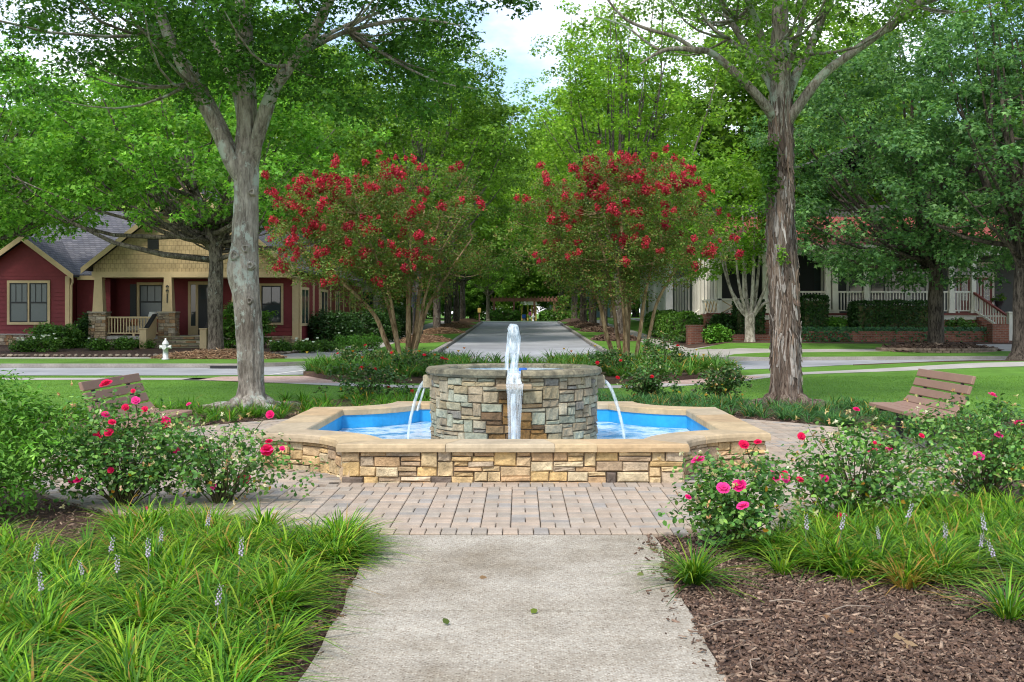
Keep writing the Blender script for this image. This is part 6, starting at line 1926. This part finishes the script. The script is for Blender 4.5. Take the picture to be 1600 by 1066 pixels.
m = MB(); m.prism([(-1, -.6, 1.7), (1, -.6, 1.7), (.8, -.6, 2.15), (-.8, -.6, 2.15)], (0, 1.4, 0)); m.build('roof', M['whiteb'], ph)
bb = thing('blue_barrel', 'round blue play panel in front of the playhouse', 'toy', (pxX(818.5, 121), 120.4, GP)); m = MB(); m.lathe([(.18, .25), (.2, .3), (.2, .62), (.18, .66)], 14); m.build('drum', M['bluep'], bb); m = MB(); m.box(-.15, .15, -.1, .1, 0, .26); m.build('stand', M['white'], bb)
pk = thing('pink_toy', 'pink play panel in front of the playhouse', 'toy', (pxX(828, 121), 120.8, GP)); m = MB(); m.bbox(-.15, .15, -.05, .05, .55, .95, .03); m.build('panel', M['pink'], pk); m = MB(); m.box(-.03, .03, -.02, .02, 0, .56); m.build('stand', M['white'], pk)
mb_ = thing('mailbox_kiosk', 'small cream kiosk box on a post beside the far street trees', 'mailbox', (pxX(749, 112), 112, gz(0, 112))); m = MB(); m.box(-.06, .06, -.06, .06, 0, .9); m.build('post', M['wood'], mb_); m = MB(); m.bbox(-.16, .16, -.16, .16, .85, 1.3, .02); m.build('box', M['yellow'], mb_)
for k, (px, wd) in enumerate(((775, 2.2), (800, 1.6), (856, 1.7), (882, 2.0), (905, 1.8))):
    hedge_box('far_hedge', 'low green hedge clump at the foot of the far pergola', pxX(px, 118) - wd / 2, pxX(px, 118) + wd / 2, 118, 119, gz(0, 118), gz(0, 118) + 1.0, 400 + k, 900, 0.24, S_MID, 'hedge', 'hedge clumps by the far pergola')

# ------------------------------------------------------------------ mulch chips, leaves on the path
def chips(name, n, sampler, seed, zf, smin=0.008, smax=0.040, cols=None, parent=None, thin=1.0):
    rng = np.random.default_rng(seed)
    pts = np.array([sampler(rng) for _ in range(n)])
    L = rng.uniform(smin, smax, n) * (0.6 + rng.random(n)); W = L * rng.uniform(.10, .42, n) * thin; H = rng.uniform(.0015, .005, n)
    az = rng.uniform(0, 2 * pi, n); ti = rng.normal(size=n) * .3; ro = rng.normal(size=n) * .4
    d = np.stack([np.cos(az) * np.cos(ti), np.sin(az) * np.cos(ti), np.sin(ti)], 1)
    s = np.stack([-np.sin(az), np.cos(az), np.sin(ro)], 1)
    up = np.cross(d, s)
    base = np.array([(-.5, -.35), (.5, -.5), (.42, .5), (-.55, .3)])
    V = np.zeros((n, 8, 3))
    for k, (a, b) in enumerate(base):
        for q in (0, 1):
            V[:, k + 4 * q] = pts + d * (a * L)[:, None] + s * (b * W)[:, None] + up * ((q - .5) * 2 * H)[:, None]
    f = np.array([(4, 5, 6, 7), (0, 1, 5, 4), (1, 2, 6, 5), (2, 3, 7, 6), (3, 0, 4, 7)])
    Fc = (f[None] + (np.arange(n) * 8)[:, None, None]).reshape(-1, 4)
    col = pal(cols or [(0.115, 0.066, 0.042), (0.165, 0.10, 0.066), (0.23, 0.15, 0.105), (0.13, 0.075, 0.048), (0.36, 0.255, 0.175), (0.10, 0.057, 0.037)], n, rng, .25)
    me = np_mesh(name, V.reshape(-1, 3), Fc, np.repeat(col[:, None], 8, 1).reshape(-1, 4))
    o = link(name, me, M['chip'], parent)
    return o
STRAW = [(0.16, 0.085, 0.045), (0.28, 0.16, 0.085), (0.42, 0.27, 0.15), (0.22, 0.12, 0.06), (0.52, 0.36, 0.22)]
def mound_litter(ob, d, x, rx, ry, h, n, cols, seed):
    def samp(rng):
        a, q = rng.uniform(0, 2 * pi), sqrt(rng.random())
        xx, yy = x + rx * q * cos(a) * (1 + .12 * sin(3 * a + d)), d + ry * q * sin(a) * (1 + .12 * sin(3 * a + d))
        return (xx, yy, gz(xx, yy) + .135 + h * (1 - q * q) + rng.uniform(-.01, .03))
    o = chips('straw_litter' if cols else 'bark_litter', n, samp, seed, 0, .08, .24, cols, ob, .45 if cols else 1.0)
    o['kind'] = 'stuff'
for k, (ob, d, x, rx, ry, h, cols) in enumerate(mounds):
    if d < 90: mound_litter(ob, d, x, rx, ry, h, 2600 if d < 50 else 1500, STRAW if cols else None, 700 + k)
def samp_r(rng):
    while True:
        x, y = rng.uniform(0.76, 3.6), rng.uniform(5.0, 9.4)
        if x > 0.945 + 0.02 * sin(y * 9) + (rng.random() < .12) * -.22 * rng.random() ** 2 and not (in_circle(x, y, PR - .03)) and rng.random() < (1.0 if y < 7.6 else .5): return (x, y, (0.012 if x > .98 else .03) + rng.random() * .016)
tag(chips('mulch_chips', 25000, samp_r, 61, 0), 'loose dark bark chips covering the bed right of the path', 'mulch', kind='stuff')
def samp_l(rng):
    while True:
        x, y = rng.uniform(-4.8, -0.9), rng.uniform(5.0, 10.5)
        if x < -1.0 + 0.03 * sin(y * 8) + (rng.random() < .05) * .12 * rng.random() and not in_circle(x, y, PR - .03) and (x > -1.35 or rng.random() < .45): return (x, y, 0.012 + rng.random() * .022)
tag(chips('mulch_chips', 9000, samp_l, 62, 0), 'loose dark bark chips in the bed left of the path', 'mulch', kind='stuff')
def samp_b(rng):
    a = rng.uniform(radians(22), radians(158)); r = sqrt(rng.uniform(PR ** 2, 9.2 ** 2))
    return (FC.x + r * cos(a), FC.y + r * sin(a), 0.015 + rng.random() * .02)
tag(chips('mulch_chips', 6000, samp_b, 63, 0, .03, .09), 'loose dark bark chips in the bed behind the fountain', 'mulch', kind='stuff')
for px, py, c, lab in ((749, 904, (0.30, 0.19, 0.10), 'curled tan fallen leaf on the path nearest the pavers'), (830, 960, (0.16, 0.22, 0.03), 'yellow green fallen leaf on the slab joint'), (700, 978, (0.09, 0.13, 0.03), 'dark green fallen leaf left of the slab joint leaf'), (1005, 898, (0.22, 0.26, 0.08), 'tiny pale green leaf near the right path edge')):
    d = 3060 / (py - 490) * .985
    rg = np.random.default_rng(int(px))
    me = leaves('fallen_leaf', np.array([[0, -.02, 0.008]]), np.array([[0.2, -.5, 1.0]]), np.array([0.055]), np.array([[*c, 1.0]]), T_WIDE, rg)
    o = link('fallen_leaf', me, M['leaf']); o.location = ((px - CX) / F * d, d, 0.03)
    tag(o, lab, 'leaf')

for px, py, sz, lab in ((1395, 1008, .075, 'pale tan oak leaf lying on the mulch'), (1425, 1016, .085, 'larger pale tan oak leaf lying on the mulch beside another'), (1335, 1000, .05, 'small brown leaf lying on the mulch'), (1290, 973, .045, 'orange brown leaf near the front of the mulch bed'), (1130, 905, .05, 'brown curled leaf beside the single grass clump')):
    d = 3060 / (py - 490)
    rg = np.random.default_rng(int(px))
    c = (0.45, 0.31, 0.17) if sz > .06 else (0.34, 0.19, 0.09)
    me = leaves('fallen_leaf', np.array([[0, 0, 0.012]]), np.array([[0.1, -.3, 1.0]]), np.array([sz]), np.array([[*c, 1.0]]), T_STAR, rg)
    o = link('fallen_leaf', me, M['leaf']); o.location = ((px - CX) / F * d, d, 0.032); tag(o, lab, 'leaf')
for px, py, L, az, lab in ((1140, 985, .30, .5, 'thin pale twig lying on the mulch by the path'), (1330, 962, .26, .35, 'thin grey twig lying across the mulch bed'), (1230, 952, .2, -.2, 'short curved twig near the withered grass clump'), (1180, 1050, .18, 1.2, 'short twig at the front of the mulch bed')):
    d = 3060 / (py - 490)
    m = MB(); m.col = (0.42, 0.33, 0.25, 1)
    m.tube(smooth([(-L / 2 * cos(az), -L / 2 * sin(az), 0), (-.02, .015, .012), (L / 4 * cos(az) + .01, L / 4 * sin(az), .008), (L / 2 * cos(az), L / 2 * sin(az), .0)], 4), .0035, 5)
    o = m.build('twig', M['chip']); o.location = ((px - CX) / F * d, d, .04); tag(o, lab, 'twig')
# ------------------------------------------------------------------ liriope
LIR = [(0.0857, 0.234, 0.0144), (0.1333, 0.315, 0.018), (0.0428, 0.135, 0.0144), (0.219, 0.405, 0.024), (0.3237, 0.45, 0.042), (0.0571, 0.18, 0.018)]
LIRB = [(0.05, 0.15, 0.04), (0.075, 0.20, 0.05), (0.04, 0.12, 0.04), (0.10, 0.25, 0.06)]
def liriope_mesh(name, clumps, seed, per=60, cols=LIR, L=(.22, .42), wd=(.008, .014), z=0.0, dry=0.06):
    rng = np.random.default_rng(seed)
    k = len(clumps)
    cl = np.array(clumps)           # x, y, scale
    idx = np.repeat(np.arange(k), per); n = len(idx)
    az = rng.uniform(0, 2 * pi, n)
    br = rng.random(n) ** .5 * 0.045
    base = np.stack([cl[idx, 0] + np.cos(az) * br, cl[idx, 1] + np.sin(az) * br, np.full(n, z)], 1)
    az2 = az + rng.normal(size=n) * .5
    lean = np.abs(rng.normal(size=n) * .30 + .42); bend = rng.uniform(.35, 1.25, n)
    Ln = rng.uniform(*L, n) * cl[idx, 2]
    col = pal(cols, n, rng, .18)
    ct = 1 + rng.normal(size=(k, 1)) * .14
    col[:, :3] *= np.clip(ct[idx], .6, 1.4)
    dr = rng.random(n) < dry
    col[dr, :3] = np.array([0.42, 0.27, 0.06]) * rng.uniform(.6, 1.2, (dr.sum(), 1))
    return blades(name, base, Ln, rng.uniform(*wd, n), lean, bend, az2, col, rng)
def spike_mesh(seed):
    r = random.Random(seed)
    m = MB(); m.col = (0.20, 0.22, 0.16, 1)
    m.tube([(0, 0, 0), (0.01, 0, .2), (0.03, 0, .40)], [.003, .003, .002], 4)
    for k in range(22):
        t = .70 + .30 * k / 21; a = k * 2.4
        p = Vector((.01 + .02 * t, 0, .40 * t)) + Vector((cos(a), sin(a), 0)) * .010
        f_ = r.uniform(.8, 1.2); m.col = (0.58 * f_, 0.52 * f_, 0.66 * f_, 1)
        q_ = 1.15 - .75 * (t - .7) / .3
        m.lathe([(.002, -.007 * q_), (.0075 * q_, 0), (.003, .008 * q_)], 5, p + Vector((cos(a), sin(a), 0)) * .005 * r.random())
    me = m.mesh('flower_spike'); me.materials.append(M['petal'])
    return me
spikes = [spike_mesh(k) for k in range(3)]
def put_spikes(parent, spots, seed):
    r = random.Random(seed)
    for x, y in spots[::2]:
        o = link('flower_spike', r.choice(spikes), None, parent)
        o.location = (x, y, 0.02); o.rotation_euler = (r.uniform(-.35, .35), r.uniform(-.35, .35), r.uniform(0, 6)); s = r.uniform(.68, .92); o.scale = (s, s, s)
rc = random.Random(5)
cl = []
while len(cl) < 250:
    x, y = rc.uniform(-4.2, -1.12), rc.uniform(4.6, 9.6)
    if in_circle(x, y, PR + .05): continue
    edge = -1.22 - 0.10 * sin(y * 2.1) - 0.06 * sin(y * 5.3)
    if x > edge: continue
    if x < -2.95 and 7.6 < y < 8.9 and rc.random() < .93: continue       # bare mulch patch
    if y > 8.9 and x < -3.0: continue
    cl.append((x, y, rc.uniform(.8, 1.12)))
o = link('liriope_bed', liriope_mesh('liriope_bed', cl, 71, 105), M['grassblade'])
tag(o, 'mass of bright green strap leaved border grass filling the bed left of the path', 'border grass', kind='stuff')
put_spikes(o, [((px - CX) / F * d, d) for px, d in ((145, 6.6), (152, 6.5), (185, 6.6), (213, 6.7), (232, 6.8), (237, 6.6), (45, 6.9), (290, 7.6), (318, 7.9), (157, 7.9), (250, 7.5), (525, 6.9), (370, 6.8), (110, 6.9), (160, 7.1), (60, 6.1), (330, 5.7), (205, 7.4), (70, 6.0), (300, 8.0))], 4)
cl = []
while len(cl) < 290:
    x, y = rc.uniform(1.75, 5.2), rc.uniform(5.9, 9.8)
    if in_circle(x, y, PR + .05): continue
    if y < 7.42 - .36 * (x - 1.8) + .10 * sin(x * 5): continue
    if x < 2.2 and y > 8.4: continue
    cl.append((x, y, rc.uniform(.8, 1.1)))
o = link('liriope_bed', liriope_mesh('liriope_bed', cl, 72, 76), M['grassblade'])
tag(o, 'mass of strap leaved border grass with lilac spikes in the bed right of the path', 'border grass', kind='stuff')
put_spikes(o, [((px - CX) / F * d, d) for px, d in ((1305, 7.7), (1320, 7.6), (1405, 8.1), (1440, 7.6), (1480, 7.5), (1520, 7.2), (1525, 7.3), (1500, 7.0), (1580, 6.9), (1590, 7.2), (1380, 7.6), (1295, 7.3), (1545, 7.6), (1550, 7.4), (1260, 7.7), (1600, 7.5))], 5)
for px, d, s, per, lab, cols, dry in ((1085, 7.15, .95, 190, 'single rounded clump of border grass at the right edge of the path', LIR, .02), (1222, 7.45, .75, 60, 'small sparse clump of border grass in the mulch beside the rose', LIR, .05), (1415, 7.05, .8, 60, 'half withered clump of border grass with orange brown blades', [(0.40, 0.24, 0.05), (0.33, 0.22, 0.06), (0.2, 0.3, 0.04)], .5), (1575, 6.35, .95, 110, 'outlying clump of border grass at the front of the right bed', LIR, .05)):
    t = thing('grass_clump', lab, 'grass clump', ((px - CX) / F * d, d, 0.01))
    me = liriope_mesh('blades', [(0, 0, s)], int(px), per, cols, L=(.26, .46), dry=dry); me.materials.append(M['grassblade'])
    link('blades', me, None, t)
# beds behind and beside the fountain
cl = []
while len(cl) < 520:
    a = rc.uniform(radians(18), radians(162)); r = rc.uniform(PR + .15, 9.3)
    x, y = FC.x + r * cos(a), FC.y + r * sin(a)
    if min((x + 4.84) ** 2 + (y - 20.8) ** 2, (x - 4.97) ** 2 + (y - 21.5) ** 2) < 1.0: continue
    if r < 6.0 and rc.random() < .5 : continue
    if x < -2.5 and y < 18.6 and rc.random() < .6: continue
    cl.append((x, y, rc.uniform(.75, 1.05)))
o = link('liriope_bed', liriope_mesh('liriope_bed', [c for c in cl if c[0] < 0.2], 73, 34, LIR[:3], wd=(.011, .018)), M['grassblade'])
tag(o, 'green border grass behind the fountain at the foot of the grey maple', 'border grass', kind='stuff')
o = link('liriope_bed', liriope_mesh('liriope_bed', [c for c in cl if c[0] >= 0.2], 74, 34, LIRB, wd=(.011, .018)), M['grassblade'])
tag(o, 'bluish border grass behind the fountain at the foot of the shaggy tree', 'border grass', kind='stuff')
# lawn edge tufts just behind the right bench
# daylilies on the island
cl = []
while len(cl) < 420:
    x, y = rc.uniform(-5.9, 6.1), rc.uniform(27.7, 37.4)
    if not in_poly(x, y, bulb): continue
    if abs(x) < 1.2 and rc.random() < .7: continue
    cl.append((x, y, rc.uniform(.9, 1.3)))
me = liriope_mesh('daylily_bed', cl, 75, 30, [(0.07, 0.19, 0.025), (0.10, 0.25, 0.035), (0.05, 0.14, 0.02), (0.13, 0.28, 0.05)], L=(.35, .62), wd=(.018, .03), z=.12)
o = link('daylily_bed', me, M['grassblade']); tag(o, 'dense green daylily foliage filling the island under the crape myrtles', 'daylilies', kind='stuff')
m = MB()
for _ in range(26):
    x, y, s = rc.choice(cl)
    m.col = rc.choice([(0.75, 0.50, 0.05, 1), (0.80, 0.62, 0.10, 1), (0.70, 0.25, 0.03, 1)])
    m.lathe([(.008, .0), (.03, .03), (.042, .05), (.02, .03)], 6, (x, y, rc.uniform(.5, .68)))
m.build('daylily_flowers', M['petal'], o)['kind'] = 'stuff'

# ------------------------------------------------------------------ roses
def rose_mesh(seed):
    "open shrub rose: rings of cupped petals"
    r = random.Random(seed)
    m = MB()
    for ring, (n, rad, tilt, zz) in enumerate(((6, .040, .25, 0), (5, .030, .75, .006), (4, .019, 1.15, .010))):
        for k in range(n):
            a = 2 * pi * (k + ring * .5) / n + r.uniform(-.15, .15)
            ca, sa = cos(a), sin(a); w_ = rad * .75
            def pt(u, v, h): 
                q = u * cos(tilt); z = u * sin(tilt) * .8 + h + zz
                return (q * ca - v * sa, q * sa + v * ca, z)
            f_ = r.uniform(.85, 1.15); m.col = (f_, f_, f_, 1)
            m.add([pt(0, 0, 0), pt(rad * .5, w_ * .75, .006), pt(rad, w_ * .55, -.002), pt(rad * 1.1, 0, -.004), pt(rad, -w_ * .55, -.002), pt(rad * .5, -w_ * .75, .006)], [(0, 1, 2, 3), (0, 3, 4, 5)])
    me = m.mesh('rose_bloom', True); me.materials.append(M['petal'])
    return me
rose_meshes = [rose_mesh(k) for k in range(3)]
PINK = [(0.78, 0.015, 0.22), (0.74, 0.012, 0.17), (0.82, 0.05, 0.30), (0.70, 0.01, 0.09)]
def rose_bush(label, loc, r, n_clump, per, seed, bloom_px=(), nb=0, cols=None, d0=None, spent=60, lsz=.042, red=False, yellow=12):
    t = thing('rose_bush', label, 'rose bush', loc)
    rng = random.Random(seed); nrg = np.random.default_rng(seed)
    cols = cols or [(0.085, 0.215, 0.045), (0.13, 0.29, 0.06), (0.05, 0.14, 0.035), (0.22, 0.39, 0.075)]
    me, cc = crown_leaves('foliage', (0, 0, r[2] * 1.05), r, n_clump, per, .13, lsz, cols, seed, T_WIDE, shell=.3, flat=.8, zmin=.12, irr=.5, tint=.2)
    me.materials.append(M['leaf_gloss']); link('foliage', me, None, t)
    m = MB()
    for q in range(0, len(cc), 3):
        e = Vector(cc[q]); b = Vector((rng.uniform(-.06, .06), rng.uniform(-.06, .06), -.02))
        mid = b.lerp(e, .5) + Vector((0, 0, .12 * e.length))
        m.tube(smooth([b, mid, e + Vector((0, 0, .05))], 3), [.008, .007, .006, .005, .004, .003, .002], 5)
    m.build('canes', M['stem'], t, True)
    # spent heads: pale star shaped sepals
    k = min(spent, len(cc) * 3)
    sel = nrg.integers(0, len(cc), k)
    dirv = cc[sel] - np.array([0, 0, r[2] * .6])
    dirv /= np.linalg.norm(dirv, axis=1, keepdims=True)
    hp = cc[sel] + dirv * .10 + nrg.normal(size=(k, 3)) * .06
    idx = np.repeat(np.arange(k), 5)
    hcol = pal([(0.75, 0.72, 0.52), (0.55, 0.50, 0.24), (0.58, 0.33, 0.16)], k, nrg, .1)
    me = leaves('spent_heads', hp[idx], nrg.normal(size=(k * 5, 3)) + np.array([0, 0, .6]), np.full(k * 5, .032), hcol[idx], T_OVAL, nrg); me.materials.append(M['petal'])
    link('spent_heads', me, None, t)['kind'] = 'stuff'
    if yellow:
        sel = nrg.integers(0, len(cc), yellow); low = cc[sel] * np.array([.95, .95, .6]) + np.array([0, -.08, 0])
        me = leaves('yellow_leaves', low + nrg.normal(size=(yellow, 3)) * .05, nrg.normal(size=(yellow, 3)) + np.array([0, -.5, .8]), np.full(yellow, lsz * 1.1), pal([(0.55, 0.36, 0.02), (0.48, 0.24, 0.03)], yellow, nrg), T_WIDE, nrg); me.materials.append(M['leaf'])
        link('yellow_leaves', me, None, t)['kind'] = 'stuff'
    for px, py, s in bloom_px:
        dd = d0 + rng.uniform(-.35, -.05)
        p = P(px, py, dd) - Vector(loc)
        o = link('rose_bloom', rng.choice(rose_meshes), None, t); o.location = p
        o.rotation_euler = (rng.uniform(.4, 1.2), rng.uniform(-.4, .4), rng.uniform(0, 6) * 0); o.scale = (s, s, s)
        c = rng.choice(PINK); o.color = (*c, 1)
        q = min(range(len(cc)), key=lambda i: (Vector(cc[i]) - p).length)
        st_ = MB(); st_.tube([Vector(cc[q]), (Vector(cc[q]) + p) / 2 + Vector((0, 0, .02)), p], [.004, .003, .002], 4); st_.build('flower_stalk', M['stem'], t)
    for _ in range(nb):
        q = rng.randrange(len(cc)); e = Vector(cc[q]); e += (e - Vector((0, 0, r[2] * .5))).normalized() * .12
        o = link('rose_bloom', rng.choice(rose_meshes), None, t); o.location = e
        o.rotation_euler = (rng.uniform(.2, 1.2), rng.uniform(-.5, .5), 0); s = rng.uniform(.9, 1.5); o.scale = (s, s, s); o.color = (*((0.62, 0.01, 0.03) if red else rng.choice(PINK)), 1)
    return t
rose_bush('pink rose bush in front of the half hidden bench', (-3.45, 10.0, 0), (.72, .55, .48), 230, 22, 501, [(170, 676, 1.0), (153, 680, 1.0), (165, 648, .9), (175, 660, .8), (212, 626, .9), (196, 637, .8), (226, 640, .75), (208, 611, .5), (122, 750, 1.0), (113, 752, .9), (173, 735, .7), (230, 794, .4)], d0=9.9, spent=80, nb=5)
rose_bush('loose pink rose bush leaning over the pavers by the left of the fountain', (-2.62, 10.15, 0), (.60, .45, .42), 120, 20, 502, [(283, 750, .8), (422, 648, .9), (420, 690, .8), (441, 701, .6), (295, 632, .6), (275, 704, .8), (309, 706, .5), (407, 808, .5)], d0=10.1, spent=100, nb=4)
rose_bush('rose bush with paired pink blooms by the right corner of the paving', (1.52, 8.25, 0), (.44, .40, .36), 130, 22, 503, [(1130, 763, 1.15), (1155, 759, 1.2), (1162, 695, .9), (1184, 691, .7), (1075, 777, .6)], d0=8.15, spent=60, yellow=16, nb=3)
rose_bush('sprawling pink rose bush between the paired bloom rose and the bench', (2.72, 9.35, 0), (.75, .5, .38), 170, 20, 504, [(1287, 747, 1.0), (1250, 750, .8), (1338, 640, .7), (1252, 682, .8), (1440, 681, .6), (1226, 740, .6), (1367, 692, .4), (1228, 752, .5)], d0=9.3, spent=140, yellow=12, nb=6)
rose_bush('tall rose bush in front of the open bench with one pink bloom', (4.15, 10.3, 0), (.80, .6, .46), 210, 22, 505, [(1560, 680, 1.0), (1600, 700, .6)], d0=10.2, spent=90, nb=4)
for px, d, r, sd2, nb, lab in ((575, 22.6, (.85, .5, .42), 511, 4, 'dark rose bush with clustered red blooms behind the fountain basin'), (1010, 22.8, (.60, .5, .46), 513, 3, 'upright rose bush behind the right side of the drum'), (1125, 22.5, (.55, .4, .42), 514, 0, 'sparse dark leaved bush without blooms on the lawn edge'), (560, 32.5, (1.1, .7, .42), 515, 4, 'rose bush on the island below the left crape myrtle'), (650, 29.5, (.8, .6, .35), 516, 4, 'low red rose bush at the island front left of the drum'), (955, 29.5, (.6, .6, .40), 517, 4, 'low red rose bush at the island front right of the drum'), (1035, 31, (.7, .6, .6), 518, 1, 'tall thin rose bush at the edge of the island by the side road')):
    x = (px - CX) / F * d
    rose_bush(lab, (x, d, .12 if d > 27 else 0.0), (r[0], r[1], r[2] * .85), 75, 20, sd2, nb=nb, spent=35, lsz=.065, red=True, yellow=8, cols=[(0.055, 0.145, 0.03), (0.08, 0.19, 0.04), (0.04, 0.11, 0.025), (0.13, 0.15, 0.05)])

# ------------------------------------------------------------------ mown grass blades on the near lawn
def lawn_blades():
    rng = np.random.default_rng(91)
    n = 140000
    u = rng.random(n)
    y = 15.5 + 16.0 * u ** 0.85
    x = (rng.random(n) * 2 - 1) * (y * 0.5)
    walk = np.interp(x, [p[0] for p in near_walk], [p[1] for p in near_walk])
    r = np.hypot(x - FC.x, y - FC.y)
    ang = np.degrees(np.arctan2(y - FC.y, x - FC.x))
    in_bed = (r < 9.45) & (ang > 19) & (ang < 161)
    keep = (r > PR + .05) & ~in_bed & ((y < walk - .55) | ((y > walk + .55) & (y < 31.2) & (np.abs(x) > 8.6)))
    x, y = x[keep], y[keep]
    n = len(x)
    z = np.array([gz(a, b) for a, b in zip(x, y)]) - 0.004
    base = np.stack([x, y, z], 1)
    col = pal([(0.10, 0.22, 0.02), (0.15, 0.30, 0.035), (0.21, 0.36, 0.05), (0.08, 0.18, 0.018)], n, rng, .15)
    me = blades('lawn_grass', base, rng.uniform(.018, .034, n), rng.uniform(.006, .012, n), np.abs(rng.normal(size=n) * .4), rng.uniform(0, .6, n), rng.uniform(0, 2 * pi, n), col, rng, 1)
    o = link('lawn_grass', me, M['grassblade'])
    tag(o, 'short mown grass of the lawn between the fountain and the side road', 'grass', kind='stuff')
lawn_blades()
